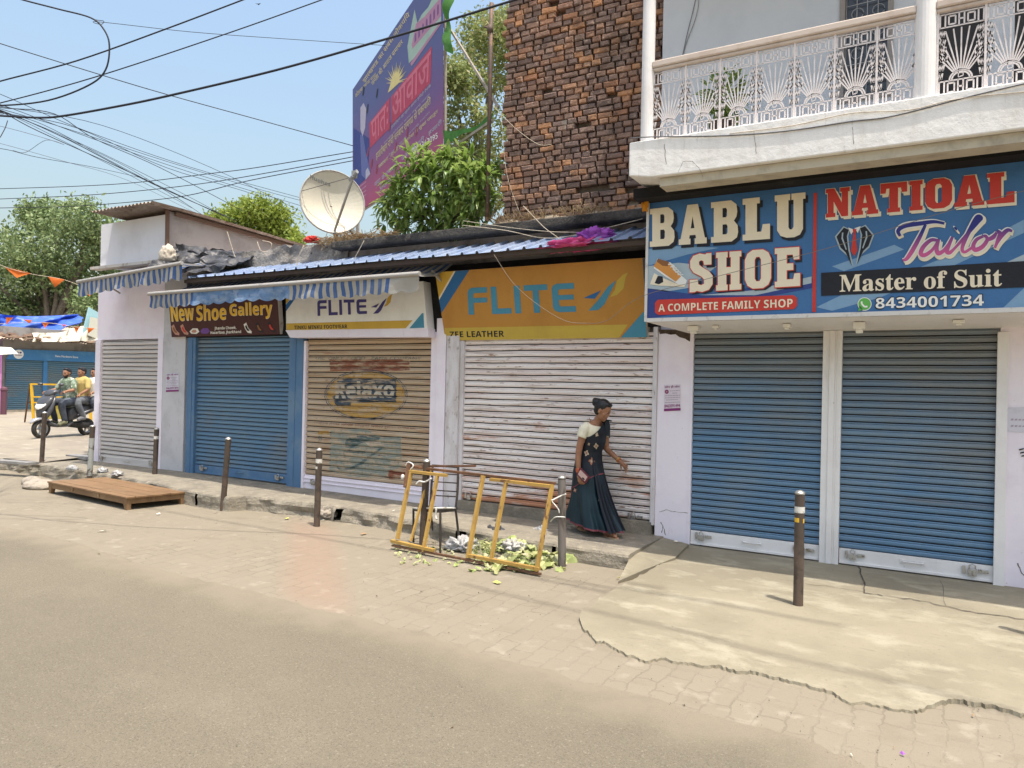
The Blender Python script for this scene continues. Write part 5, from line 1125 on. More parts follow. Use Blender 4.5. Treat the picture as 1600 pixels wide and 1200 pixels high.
# ------------------------------------------------------------------ overhead cables
m_cab = mat('black_cable', (.018, .02, .03), rough=.6); m_cab2 = mat('grey_cable', (.10, .10, .11), rough=.7)
def cable(pts, r, label, m=None, d=9.0, d2=None, group=None):
    n = len(pts); W = [at(px, py, d=d + ((d2 or d) - d) * i / max(1, n - 1)) for i, (px, py) in enumerate(pts)]
    b = MB(); b.tube(smooth_pts(W, 6), r * .78, 5); return tag(b.build('overhead_cable', m or m_cab, smooth=True), label, 'cable', group)
cable([(-60, 178), (0, 181), (60, 184), (100, 181), (180, 167), (262, 150), (430, 110), (600, 62), (700, 32), (830, -8)], .016, 'thickest black cable rising to the right across the sky past the billboard', d=8.5, d2=7)
cable([(-60, 146), (0, 127), (120, 95), (260, 45), (400, -8)], .012, 'cable rising steeply across the top left of the sky', d=9)
cable([(-60, 172), (0, 161), (150, 120), (356, 52), (530, -10)], .010, 'thin cable rising below the steep one to the top edge', d=9.5)
cable([(-10, -14), (36, 0), (90, 14), (142, 28), (163, 47), (171, 72), (165, 109), (139, 133), (75, 157), (0, 165), (-60, 163)], .012, 'loose cable looping back on itself at the top left', d=8)
cable([(138, 26), (150, 31), (162, 33), (158, 38), (146, 35), (164, 35), (300, 50), (450, 61), (602, 71)], .005, 'thin wire from the cable loop to the billboard top', d=8, d2=10.4)
cable([(-60, 47), (0, 68), (161, 118), (262, 148), (400, 186), (552, 228)], .008, 'single cable falling to the left edge of the billboard', d=8.5, d2=11)
bun = [[(-60, 130), (0, 147), (130, 203), (300, 262), (480, 312)], [(-60, 150), (0, 163), (140, 215), (300, 270), (472, 322)], [(-60, 155), (0, 168), (85, 178), (150, 218), (250, 262), (380, 330)], [(-60, 160), (0, 172), (110, 220), (240, 288), (370, 345)], [(-60, 162), (0, 174), (60, 205), (200, 268), (350, 338)], [(-60, 165), (0, 176), (120, 200), (260, 262), (400, 305), (470, 340)], [(-60, 166), (0, 178), (30, 186), (180, 262), (300, 325)]]
bl_ = ['topmost wire of the bundle fanning down from the left edge', 'second wire of the fanning bundle, ending left of the dish', 'kinked wire of the bundle ending above the yellow green tree', 'heavy wire of the bundle falling to the tin roof', 'heavy wire of the bundle just under its neighbour falling to the tin roof', 'long shallow wire of the bundle ending at the dish', 'lowest thin wire of the bundle falling behind the tin roof']
for i, p in enumerate(bun): cable(p, (.006, .006, .008, .009, .009, .006, .005)[i], bl_[i], d=8, d2=15)
hz = [[(-60, 297), (0, 295), (120, 291), (215, 285), (330, 271), (400, 262), (552, 237)], [(-60, 314), (0, 311), (150, 304), (300, 289), (430, 268), (552, 245)], [(-60, 327), (0, 325), (100, 323), (190, 317), (290, 306), (390, 282), (552, 251)]]
hl = ['upper of the three level cables running to the billboard', 'middle of the three level cables running to the billboard', 'lowest of the three level cables running to the billboard']
for i, p in enumerate(hz): cable(p, .009, hl[i], d=15, d2=11)
cable([(-60, 210), (0, 224), (100, 252), (200, 282), (330, 345)], .006, 'faint distant wire sloping down below the bundle', m_cab2, d=14, d2=20)
cable([(-60, 185), (0, 197), (60, 213), (100, 226), (72, 219), (40, 238), (20, 235)], .004, 'short broken wire with a hanging end under the bundle', m_cab2, d=9, d2=10)
cable([(0, 215), (8, 200), (12, 188)], .006, 'short wire stub hanging at the far left edge', m_cab2, d=8)
cable([(1018, 214), (1080, 215), (1135, 213), (1228, 205), (1329, 190), (1398, 181), (1523, 150), (1620, 126)], .006, 'thin cable stretched along the face of the balcony slab', m_cab2, d=6.85, d2=6.0) if False else None
b = MB(); b.tube(smooth_pts([at(px, py, y=6.712) for px, py in ((984, 216), (1019, 214), (1135, 212), (1228, 205), (1329, 190), (1398, 181), (1523, 149), (1640, 122))], 5), .006, 5); tag(b.build('cable', m_cab2, smooth=True), 'thin cable stretched along the white balcony slab face', 'cable')
b = MB(); b.tube(smooth_pts([at(px, py, y=6.710) for px, py in ((1140, 209), (1240, 196), (1330, 177), (1420, 172), (1500, 154), (1640, 140))], 5), .004, 5); tag(b.build('cable', m_rope, smooth=True), 'pale second wire sagging above the thin cable on the balcony slab', 'cable')
b = MB(); b.tube(smooth_pts([at(px, py, y=7.10) for px, py in ((772, 398), (800, 440), (835, 472), (880, 500), (915, 505), (950, 500), (1003, 463), (1120, 432), (1300, 386), (1480, 330), (1640, 288))], 5), .003, 5); tag(b.build('wire', mat('brown_wire', (.22, .18, .14), rough=.8), smooth=True), 'thin drooping wire across the yellow sign and the blue sign', 'wire')
ext = [([(-60, 158), (0, 170), (120, 206), (260, 252), (420, 300), (552, 334)], 'thin slack wire of the bundle running to the foot of the billboard'), ([(-60, 163), (0, 173), (90, 210), (200, 262), (290, 318)], 'thin wire of the bundle dropping steeply to the corner shop roof'), ([(-60, 152), (0, 166), (160, 196), (330, 262), (470, 330)], 'thin wire of the bundle bowing above the yellow green tree'), ([(-60, 161), (0, 175), (70, 196), (170, 250), (262, 300), (330, 345)], 'twisted thin wire low in the bundle'), ([(-60, 170), (0, 180), (45, 190), (160, 240), (300, 310), (372, 350)], 'thin double wire at the bottom of the bundle'), ([(-60, 235), (0, 232), (60, 246), (150, 262), (230, 280)], 'faint wire crossing below the bundle at the far left')]
for i, (p, l_) in enumerate(ext): cable(p, .0055, l_, m_cab, d=8, d2=15)
# bundle of service cables over the street: out of view, seen by its shadow on the paving
for i, (pa, pb) in enumerate((((820, 932), (1640, 1126)), ((250, 795), (1010, 925)), ((860, 905), (1300, 985)))):
    a, e = at(*pa, z=-.08), at(*pb, z=-.08); s = SUNV / SUNV.z * (13 + .4 * i); b = MB()
    a, e = a - (e - a) * .2, e + (e - a) * .02
    P = [a.lerp(e, t / 12) + s + V((0, 0, -.25 * math.sin(math.pi * t / 12))) for t in range(13)]
    b.tube(P, .017 if i != 2 else .022, 6); tag(b.build('overhead_cable', m_cab, smooth=True), ['high service cable whose shadow crosses the concrete apron', 'high service cable whose shadow runs along the brick paving', 'high service cable whose faint shadow lies beside the apron bollard', 'high service cable whose shadow falls near the apron bollard'][i], 'cable')
b = MB(); bp = at(403, 7, d=30); b.mesh([bp, bp + V((.12, .05, .05)), bp + V((.02, .0, .03)), bp + V((-.12, -.05, .05)), bp + V((.03, 0, -.05)), bp + V((0, .05, .0))], [(0, 1, 2), (0, 2, 3), (0, 4, 2), (0, 5, 1)]); tag(b.build('bird', m_cab), 'tiny dark bird flying at the top of the sky', 'bird')
# ------------------------------------------------------------------ bollards
m_bol = mat('dark_rusty_steel', (.085, .065, .052), [((.15, .105, .08), 3, .48, .68, (2, 2, .6), .8), ((.05, .042, .036), 9, .5, .66), ((.30, .25, .19), 18, .66, .74, None, .6)], .55, (.2, 60, .003), metal=.2)
m_cap = mat('galvanised_cap', (.55, .54, .51), [((.35, .32, .28), 20, .5, .66)], .35, metal=.8)
m_tape = mat('dirty_white_tape', (.62, .60, .55), [((.30, .27, .23), 30, .55, .66)], .7); m_yst = mat('yellow_sticker', (.70, .42, .03), rough=.6)
BH = .94
def bollard():
    r = thing('bollard', (0, 0, 0), '', 'bollard', 'steel bollards along the street edge')
    b = MB(); b.tube([(0, 0, -.12), (0, 0, .3), (0, 0, .6), (0, 0, BH - .025)], .039, 18); b.build('post', m_bol, r, smooth=False)
    b = MB(); b.rings([[(rr * math.cos(2 * math.pi * k / 18), rr * math.sin(2 * math.pi * k / 18), z) for k in range(18)] for rr, z in ((.041, BH - .03), (.041, BH - .018), (.030, BH - .008), (.012, BH), (.003, BH + .002))]); b.build('cap', m_cap, r)
    return r
bo0 = bollard()
BOL = [((1247, 948), (1250, 766), 'bollard alone on the concrete apron before the blue shutters, with white band and yellow sticker', -.035),
       ((878, 884), (878, 743), 'grey wire bound bollard at the right end of the yellow barricade', ZR), ((660, 856), (667, 717), 'bollard standing inside the yellow barricade beside the metal stool', ZR),
       ((495, 822), (499, 700), 'white taped bollard before the rusty painted shutter', ZR), ((348, 797), (357, 683), 'brown bollard before the small blue shutter', ZR),
       ((241, 762), (245, 668), 'taped bollard just behind the wooden platform', ZR), ((140, 743), (145, 664), 'pale peeling bollard at the corner of the pale corner shop', .12), ((65, 723), (70, 643), 'brown bollard at the far left before the scooter', .13)]
BO = []
for i, (bp, tp, lab, z) in enumerate(BOL):
    base = at(*bp, z=z); top = at(*tp, y=base.y)
    o = bo0 if i == 0 else dup(bo0, base, lab); o.location = base; o['label'] = lab
    BO.append(o); d = top - base; o.rotation_euler = (0, math.atan2(d.x, d.z), 0); s = d.length / BH; o.scale = (1, 1, s)
for i, o in enumerate(BO):
    def band(z0, z1, rr, m, name, a0=0, a1=2 * math.pi):
        n = 18; R = [[(rr * math.cos(a0 + (a1 - a0) * k / n), rr * math.sin(a0 + (a1 - a0) * k / n), zz) for k in range(n + 1)] for zz in (z0, z1)]
        bb = MB()
        for k in range(n): bb.face([R[0][k], R[0][k + 1], R[1][k + 1], R[1][k]])
        q = bb.build(name, m); q.parent = o
    if i in (0, 3, 5): band(.76, .81, .0402, m_tape, 'white_band')
    if i == 0: band(.685, .72, .0402, m_yst, 'sticker', -2.6, -1.5); band(.68, .715, .0402, m_yst, 'sticker', -.7, -.3)
    if i == 3: band(.69, .72, .0402, m_tape, 'sticker', -2.2, -1.2)
    if i == 6: band(.0, .70, .0402, mat('peeling_grey_paint', (.34, .36, .34), [((.10, .085, .07), 7, .52, .60)], .7), 'paint')
    if i == 1: band(.0, .90, .0402, mat('old_grey_paint', (.17, .15, .135), [((.08, .065, .055), 6, .5, .62, (2, 2, .5))], .7), 'paint')
tipS = at(1565, 990, z=-.065); o = dup(bo0, tipS + V((.255 * .94, -.123 * .94, 0)), 'bollard at the right edge whose short shadow falls on the apron'); o.rotation_euler = (0, 0, 0); o.scale = (1, 1, 1)
for ch in list(o.children):
    if ch.name.split('.')[0] in ('white_band', 'sticker', 'paint'): bpy.data.objects.remove(ch)
# ------------------------------------------------------------------ wooden platform
m_wood = mat('varnished_plank', (0.23, 0.136, 0.0675), [((0.162, 0.0924, 0.045), 2.5, .45, .64, (.4, 5, 1), .8), ((0.306, 0.202, 0.117), 4, .54, .70, (.5, 6, 1), .7), ((0.34, 0.273, 0.198), 9, .64, .74, None, .5)], .6, (.2, 50, .004, (1, 12, 1)))
base = at(200, 798, z=ZR); zt = at(197, 777, y=base.y).z
Fp, Lp, Rp = at(197, 777, z=zt), at(74, 752, z=zt), at(292, 768, z=zt); Bp = Lp + Rp - Fp
pf = thing('wooden_platform', ((Fp.x + Bp.x) / 2, (Fp.y + Bp.y) / 2, ZR), 'low brown wooden plank platform on short splayed legs before the corner shop', 'platform')
ul = (Lp - Fp); ur = (Rp - Fp); Lw, Rw = ul.length, ur.length; ul.normalize(); ur.normalize()
b = MB(); npk = 7
for k in range(npk):
    a = Fp + ur * (Rw * (k + .5) / npk); w = Rw / npk * .49
    b.obox(a + ul * Lw / 2 + V((0, 0, -.011 + rnd(-.002, .002))), ul * (Lw / 2 + rnd(0, .02)), ur * w, V((0, 0, .011)))
b.build('deck', m_wood, pf, bevel=.002)
b = MB()
for s, e in ((Fp, Lp), (Fp, Rp), (Rp, Bp), (Lp, Bp)):
    d = (e - s).normalized(); ins = ((Fp + Bp) / 2 - (s + e) / 2).normalized() * .03
    b.bar(s + d * .03 + ins - V((0, 0, .062)), e - d * .03 + ins - V((0, 0, .062)), .025, .075)
for t in (.33, .66): b.bar(Fp.lerp(Lp, t) - V((0, 0, .05)), Rp.lerp(Bp, t) - V((0, 0, .05)), .03, .05)
b.build('apron_board', m_wood, pf)
for c, sx_, sy_ in ((Fp, 1, 1), (Lp, -1, 1), (Rp, 1, -1), (Bp, -1, -1)):
    c = c + ul * .045 * sx_ + ur * .045 * sy_; b = MB(); up = zt - ZR
    top = [c + ul * i * .035 + ur * j * .035 - V((0, 0, .025)) for i, j in ((-1, -1), (1, -1), (1, 1), (-1, 1))]
    top[1] += ul * .05 * sx_ * (1 if sx_ > 0 else 0); top[0] += ul * .05 * sx_ * (1 if sx_ < 0 else 0); top[2] += ul * .05 * sx_ * (1 if sx_ > 0 else 0); top[3] += ul * .05 * sx_ * (1 if sx_ < 0 else 0)
    bot = [c + ul * i * .026 + ur * j * .026 - V((0, 0, up + .01)) for i, j in ((-1, -1), (1, -1), (1, 1), (-1, 1))]
    b.rings([bot, top]); b.build('leg', m_wood, pf, fixn=True)
# ------------------------------------------------------------------ yellow barricade
m_yel = mat('chipped_yellow_steel', (.44, .27, .07), [((.36, .22, .06), 5, .5, .66), ((.17, .085, .04), 9, .585, .64, (1, 1, .5)), ((.58, .40, .14), 14, .6, .72, None, .5)], .6, (.2, 60, .003))
m_rust = mat('rusty_steel', (.15, .075, .04), [((.08, .045, .03), 9, .48, .64), ((.24, .125, .06), 14, .56, .7)], .85, (.3, 60, .004))
gl, gr = at(613, 858, z=ZR), at(840, 900, z=ZR); dirb = (gr - gl).normalized(); nb = V((-dirb.y, dirb.x, 0))
bc = thing('barricade', ((gl.x + gr.x) / 2, (gl.y + gr.y) / 2, ZR), 'battered leaning yellow steel barricade frame around the litter before the worn shutter', 'barricade')
tl, tr = at(636, 733, y=gl.y + .20), at(863, 757, y=gr.y + .20)
pln = (gl, (gr - gl).cross(tl - gl).normalized())
B_ = lambda px, py: at(px, py, pl=pln)
for (a, c, w) in (((642, 738), (621, 842), .036), ((684, 740), (661, 862), .032), ((755, 743), (731, 872), .036), ((791, 752), (767, 876), .032), ((863, 757), (838, 893), .032)):
    b = MB(); b.bar(B_(*a), B_(*c), w, w); b.build('upright', m_yel, bc)
b = MB(); b.bar(B_(664, 732) + nb * .1, B_(640, 846) + nb * .02, .022); b.build('brace', m_yel, bc)
for q in (((612, 845), (678, 860)), ((733, 868), (843, 889))):
    b = MB(); b.bar(B_(*q[0]), B_(*q[1]), .045, .03); b.build('bottom_rail', m_yel, bc)
for q in (((636, 736), (698, 743)), ((766, 749), (862, 760))):
    b = MB(); b.bar(B_(*q[0]), B_(*q[1]), .038, .03); b.build('upper_rail', m_yel, bc)
for p_, q_, w_, h_ in ((B_(634, 729) + nb * .03, B_(865, 756) + nb * .03, .036, .026), (B_(634, 729) + nb * .03, B_(722, 731) + nb * .25, .03, .022), (B_(640, 724), B_(634, 762), .045, .045), (B_(613, 852), B_(845, 897), .03, .02)):
    b = MB(); b.bar(p_, q_, w_, h_); b.build('rusty_rail', m_rust, bc)
m_cord = mat('white_plastic_cord', (.66, .64, .60), [((.4, .37, .32), 14, .5, .66)], .7)
b = MB(); b.tube(smooth_pts([B_(650, 757), B_(655, 752), B_(664, 753), B_(675, 747)], 4), .010, 6); b.tube(smooth_pts([B_(862, 782) , at(876, 775, y=6.5), at(884, 772, y=6.45)], 4), .007, 6); b.tube(smooth_pts([at(860, 815, y=6.5), at(868, 808, y=6.4), at(883, 808, y=6.45)], 4), .006, 6); b.tube(smooth_pts([at(862, 783, y=6.5), at(872, 795, y=6.5), at(874, 802, y=6.5)], 4), .006, 6)
b.build('cord', m_cord, bc, smooth=True); b = MB(); b.ell(B_(631, 745) - nb * .02, (.022, .022, .032), 10, 6); b.tube(smooth_pts([B_(634, 728), B_(638, 722), B_(646, 727), B_(640, 735)], 3), .008, 5); b.build('cord', m_cord, bc, smooth=True)
# ------------------------------------------------------------------ metal stool chair
m_blkst = mat('black_tube_steel', (.05, .042, .038), [((.16, .12, .09), 12, .55, .68)], .5, metal=.3)
lb = [at(646, 848, z=ZR), at(688, 866, z=ZR), at(718, 849, z=ZR), at(677, 850, z=ZR)]
stp = [at(646, 796, y=lb[0].y + .02), at(688, 799, y=lb[1].y + .05), at(712, 796, y=lb[1].y + .38), at(672, 794, y=lb[0].y + .36)]
ch = thing('metal_chair', (sum(p.x for p in lb) / 4, sum(p.y for p in lb) / 4, ZR), 'bare black tube metal chair frame without seat behind the yellow barricade', 'chair')
lb[2] = at(719, 850, y=stp[2].y); lb[3] = at(678, 851, y=stp[3].y); lb[2].z = lb[3].z = ZR
for i in range(4):
    b = MB(); b.tube([stp[i], lb[i]], .013, 8); b.build('leg', m_blkst, ch)
b = MB()
for i in range(4): b.bar(stp[i], stp[(i + 1) % 4], .022, .03)
b.build('seat_frame', m_blkst, ch)
ba, bb_ = at(716, 730, y=stp[2].y + .08), at(676, 727, y=stp[3].y + .08)
b = MB(); b.tube(smooth_pts([stp[2], stp[2].lerp(ba, .5) + V((.01, 0, 0)), ba], 4), .014, 8); b.tube(smooth_pts([stp[3], stp[3].lerp(bb_, .5), bb_], 4), .014, 8); b.bar(ba, bb_, .022)
for t in (.30, .42, .62, .82): b.tube([stp[2].lerp(ba, t), stp[3].lerp(bb_, t)], .008, 6)
b.build('backrest', m_blkst, ch)
b = MB(); b.tube(smooth_pts([stp[0] + V((0, 0, .01)), stp[1] + V((-.05, 0, .03)), stp[1].lerp(stp[2], .5) + V((0, 0, .025)), stp[2] + V((0, 0, .01))], 5), .011, 6); b.tube(smooth_pts([stp[1] + V((-.05, 0, .03)), stp[1] + V((-.06, 0, -.05)), stp[1] + V((-.04, -.01, -.09))], 4), .012, 6); b.build('torn_strap', m_cord, ch, smooth=True)
# ------------------------------------------------------------------ litter
m_cab_l = mat('cabbage_leaf', (.35, .42, .14), rough=.6, island=[(.46, .50, .20), (.58, .58, .30), (.36, .44, .14), (.62, .58, .38), (.27, .34, .10), (.52, .50, .24)], trans=.3)
b = MB()
def crisp(c, R):
    n = 9; up = (V((0, 0, 1)) + rvec() * .7).normalized(); s = up.cross(rvec()).normalized(); t = up.cross(s); ph = rnd(0, 6)
    vs = [c + up * .2 * R] ; 
    for q in (.55, 1.0):
        for k in range(n):
            a = 2 * math.pi * k / n; r = R * q * (1 + .25 * math.sin(3 * a + ph) * q); vs.append(c + s * r * math.cos(a) + t * r * math.sin(a) * .75 + up * R * (.22 * q * math.sin(5 * a + ph) - .25 * q * q))
    fs = [(0, 1 + k, 1 + (k + 1) % n) for k in range(n)] + [(1 + k, 1 + n + k, 1 + n + (k + 1) % n, 1 + (k + 1) % n) for k in range(n)]
    b.mesh(vs, fs)
for k in range(330):
    px, py = (rnd(735, 892), rnd(845, 893)) if k > 55 else (rnd(612, 740), rnd(848, 885))
    if k > 45 and py < 845 + (890 - px) * .05: continue
    p = at(px, py, z=ZR)
    if p.y > 6.80: p.y = 6.78
    hgt = .10 * max(0, 1 - abs(px - 810) / 85) * max(0, 1 - abs(py - 862) / 34)
    crisp(p + V((0, 0, rnd(.005, .03) + hgt * rnd(.3, 1.5))), rnd(.03, .07) * (1.2 if 760 < px < 880 else .5))
for px, py, R in ((893, 878, .10), (868, 878, .085), (850, 888, .08), (790, 853, .09), (828, 872, .08), (775, 893, .06), (852, 865, .08), (775, 905 - 8, .05)): crisp(at(px, py, z=ZR) + V((0, 0, .05)), R)
for k in range(60):
    p = at(rnd(735, 775), rnd(850, 875), z=ZR) + V((0, 0, rnd(.02, .09))); d = V((rnd(-1, 1), rnd(-1, 1), rnd(0, .5))).normalized() * rnd(.05, .11); b.bar(p, p + d, .006)
b.build('vegetable_litter', m_cab_l, kind='stuff')
m_bag = mat('thin_white_plastic', (.56, .55, .54), [((.60, .58, .57), 6, .5, .66)], .3, trans=.35)
q = at(722, 858, z=ZR); heap('plastic_bag', (q.x, q.y, ZR + .03), .16, .14, .09, m_bag, 'crumpled clear white plastic bag lying below the chair frame', 'bag', 5, 1.2)
q = at(800, 868, z=ZR); heap('plastic_bag', (q.x, q.y + .05, ZR + .08), .13, .09, .07, mat('dull_white_plastic', (.45, .43, .40), [((.30, .28, .26), 6, .5, .66)], .4), 'dull white plastic bag lying on the cabbage leaves', 'bag', 9, 1.1)
q = at(770, 850, z=ZR); heap('plastic_bag', (q.x, q.y + .06, ZR + .06), .11, .09, .12, m_blk, 'small black plastic bag in the litter beside the white bag', 'bag', 15, 1.2)
q = at(845, 850, z=ZR); heap('plastic_bag', (q.x, q.y + .02, ZR + .05), .12, .05, .12, m_bag, 'white plastic scrap in the litter against the step near the wire bound bollard', 'bag', 19, 1.0)
# loose scraps of paper, leaves and stones lying about
m_pebble = mat('pebble', (.3, .26, .2), rough=.95, island=[(.30, .26, .20), (.16, .135, .10), (.38, .34, .27), (.22, .185, .14), (.11, .09, .07)])
b = MB()
for k in range(3200):
    p = at(rnd(-60, 1640), 790 + 420 * rnd(0, 1) ** 1.3, z=ZR + .004)
    if p.y > 6.6 or (p.x > -2.6 and p.y > 4.3): continue
    s_ = rnd(.0015, .0045) * (2.2 if rnd(0, 1) < .04 else 1); u = rvec() * s_; v = u.cross(rvec()).normalized() * s_ * rnd(.6, 1); w = V((0, 0, s_ * rnd(.5, .9)))
    b.mesh([p + u, p + v, p - u, p - v, p + w], [(0, 1, 4), (1, 2, 4), (2, 3, 4), (3, 0, 4)])
b.build('road_gravel', m_pebble, kind='stuff')
m_paper = mat('scrap_paper', (.70, .66, .56), rough=.9); m_scrap = mat('scrap_brown', (.30, .20, .12), rough=.9)
b = MB()
def scrap(px, py, s, m, z=ZR + .006, up=.012):
    p = at(px, py, z=z); a = rnd(0, 6); u = V((math.cos(a), math.sin(a), 0)) * s; v = V((-u.y, u.x, 0)) * rnd(.35, .7); b.mesh([p - u - v * .7, p + u * .8 - v, p + u + v + V((0, 0, up * .4)), p - u * .7 + v + V((0, 0, up)), p + V((0, 0, up * .8))], [(0, 1, 4), (1, 2, 4), (2, 3, 4), (3, 0, 4)], m)
for px, py, s, m in ((247, 803, .035, 0), (337, 801, .03, 0), (402, 793, .035, 0), (415, 790, .025, 0), (448, 810, .04, 2), (470, 810, .02, 0), (505, 813, .03, 0), (568, 834, .05, 1), (160, 830, .05, 0), (155, 866, .015, 2), (776, 910, .04, 2), (967, 903, .025, 2), (1410, 1178, .012, 3), (1178, 1010, .012, 1), (1330, 1180, .01, 0), (706, 1138, .008, 1), (610, 820, .02, 0), (338, 816, .02, 0), (1520, 1118, .012, 1)): scrap(px, py, s, m)
for k in range(260):
    scrap(rnd(0, 1600), 800 + 380 * rnd(0, 1) ** 1.6, rnd(.002, .008), random.choice((1, 4, 4, 4)), up=.004)
for px, py, z in ((330, 748, .125), (1076 - 20, 846, .04), (1098, 850, .006), (615, 798, .08), (475, 773, .09)): scrap(px, py, .025, 0, z + .01)
b.build('scattered_scraps', [m_paper, m_scrap, mat('scrap_leaf', (.45, .45, .12), rough=.8), mat('scrap_violet', (.30, .10, .40), rough=.8), mat('scrap_dark', (.10, .085, .07), rough=.9)], kind='stuff')
m_stone = mat('dusty_stone', (.36, .31, .25), [((.24, .21, .17), 8, .5, .66)], .95, (.6, 30, .02))
q = at(507, 811, z=ZR); heap('stone', (q.x, q.y + .05, ZR + .06), .13, .10, .10, m_stone, 'loose brown stone wedged in the broken kerb behind the taped bollard', 'stone', 40, .5)
q = at(62, 762, z=ZR); heap('stone', (q.x, q.y, ZR + .03), .30, .22, .11, m_stone, 'flat pale stone at the left end of the wooden platform', 'stone', 44, .1); q = at(40, 757, z=ZR); heap('stone', (q.x, q.y + .1, ZR + .03), .20, .14, .10, m_stone, 'rounded stone lump left of the flat stone', 'stone', 47, .1)
b = MB(); p0, p1 = at(0, 722, z=.16), at(52, 724, z=.15); b.obox((p0 + p1) / 2 - V((.3, 0, 0)), (p1 - p0) / 2 + V((.3, 0, 0)), (0, .10, 0), (0, 0, .02)); tag(b.build('plank', mat('grey_board', (.26, .25, .24), [((.18, .17, .16), 6, .5, .66)], .9)), 'flat grey board lying on the pavement at the far left', 'plank')
b = MB(); p0 = at(127, 714, z=.18); b.obox(p0, (.35, 0, 0), (0, .10, 0), (0, 0, .03)); tag(b.build('plank', mat('grey_board', (.2, .2, .2))), 'short grey plank lying at the corner of the pale corner shop', 'plank')
for nm, px, py, lab in (('plastic_bag', 113, 735, 'small scrap of white plastic on the pavement left of the peeling bollard'), ('plastic_bag', 160, 738, 'small white plastic bag on the pavement right of the peeling bollard'), ('plastic_bag', 183, 743, 'small white plastic bag behind the wooden platform')):
    q = at(px, py, z=.13); heap(nm, (q.x, q.y, .155), .10, .07, .05, m_bag, lab, 'bag', px, 1.1, 30, 14)
# ------------------------------------------------------------------ posters
i_mag = flat('poster_magenta', (.22, .03, .16)); i_pp = flat('poster_paper', (.70, .62, .68), .8, [((.60, .52, .60), 4, .5, .66)]); i_grey = flat('poster_grey_text', (.40, .33, .40)); i_pp2 = flat('poster_paper_white', (.62, .60, .66), .8, [((.52, .50, .55), 4, .5, .66)])
def poster(name, x0, y0, x1, y1, label, paper, yp):
    Bd = Board((0, yp, 1), (0, -1, 0), [paper]); U = lambda u, v: (x0 + (x1 - x0) * u, y0 + (y1 - y0) * v - .08 * (x1 - x0) * (u - .5) * .6)
    Q4 = lambda a, b_, c, d: [U(a, b_), U(c, b_), U(c, d), U(a, d)]
    Bd.poly(Q4(0, 0, 1, 1), paper, 1); Bd.art(font('लोन ही लोन', .02), Q4(.05, .03, .95, .14), i_mag, 2); c = U(.17, .26); Bd.disc(c[0], c[1], (x1 - x0) * .12, (x1 - x0) * .13, i_mag, 2, 14); Bd.disc(c[0], c[1], (x1 - x0) * .05, (x1 - x0) * .055, i_pinkish, 2.5, 10)
    for k, (a, e, v) in enumerate(((.36, .95, .22), (.5, .8, .31), (.06, .96, .40), (.06, .96, .48), (.12, .9, .56), (.06, .95, .66))):
        u = a
        while u < e - .05: w = rnd(.06, .16); Bd.poly(Q4(u, v, min(e, u + w), v + .03), i_grey, 2); u += w + .03
    Bd.art(font('8463091494', .02), Q4(.03, .74, .97, .87), i_mag, 2); Bd.poly(Q4(.0, .90, 1, 1), i_mag, 2)
    return tag(Bd.build(name, None), label, 'poster')
poster('poster', 1037.5, 601, 1063.5, 642, 'pink and white loan poster on the lilac pillar left of the two tall blue shutters', i_pp, D - .008)
poster('poster', 259.5, 583, 279.5, 612, 'small loan poster on the grey pillar left of the small blue shutter', i_pp2, D - .024)
Bd = Board((0, D - .008, 1), (0, -1, 0), [i_pp2]); Bd.poly([(1572, 637), (1640, 634), (1640, 678), (1572, 674)], i_pp2, 1)
for y in (654, 664): 
    for k in range(4): Bd.poly([(1580 + k * 6, y + k * .3), (1584 + k * 6, y + k * .3), (1583 + k * 6, y + 3), (1579 + k * 6, y + 3)], i_grey, 2)
tag(Bd.build('paper_notice', None), 'plain paper notice with faint handwriting on the white pillar at the right edge', 'notice')
b = MB()
for k in range(3): p = at(1596 + k * 2, 702 + k * 5, y=D - .012); b.obox(p, (.018, 0, .006), (0, .002, 0), (0, 0, .006))
b.box(at(1600, 690, y=D).x + .01, at(1600, 690, y=D).x + .2, D - .012, D - .008, 1.05, 1.15); tag(b.build('painted_mark', i_black), 'black painted scribble on the white pillar at the right edge', 'marking')
# potted plant behind the balcony railing
pt = at(1130, 158, y=7.25); pp = thing('potted_plant', (pt.x, pt.y, 4.135), 'leafy green pot plant standing behind the balcony railing', 'plant')
b = MB(); b.rings([[(pt.x + r * math.cos(2 * math.pi * k / 16), pt.y + r * math.sin(2 * math.pi * k / 16), z) for k in range(16)] for r, z in ((.09, 4.136), (.12, 4.33), (.13, 4.34), (.13, 4.37))]); b.build('pot', mat('dark_pot', (.10, .07, .06), rough=.8), pp)
b = MB()
for k in range(260):
    v = rvec(); p = V((pt.x, pt.y, 4.62)) + V((v.x * .22, v.y * .2, v.z * .26)) * rnd(.3, 1); leaf(b, p, (v + rvec() * .6), V((0, 0, 1)), rnd(.07, .13), .04)
b.build('foliage', m_mango, pp)
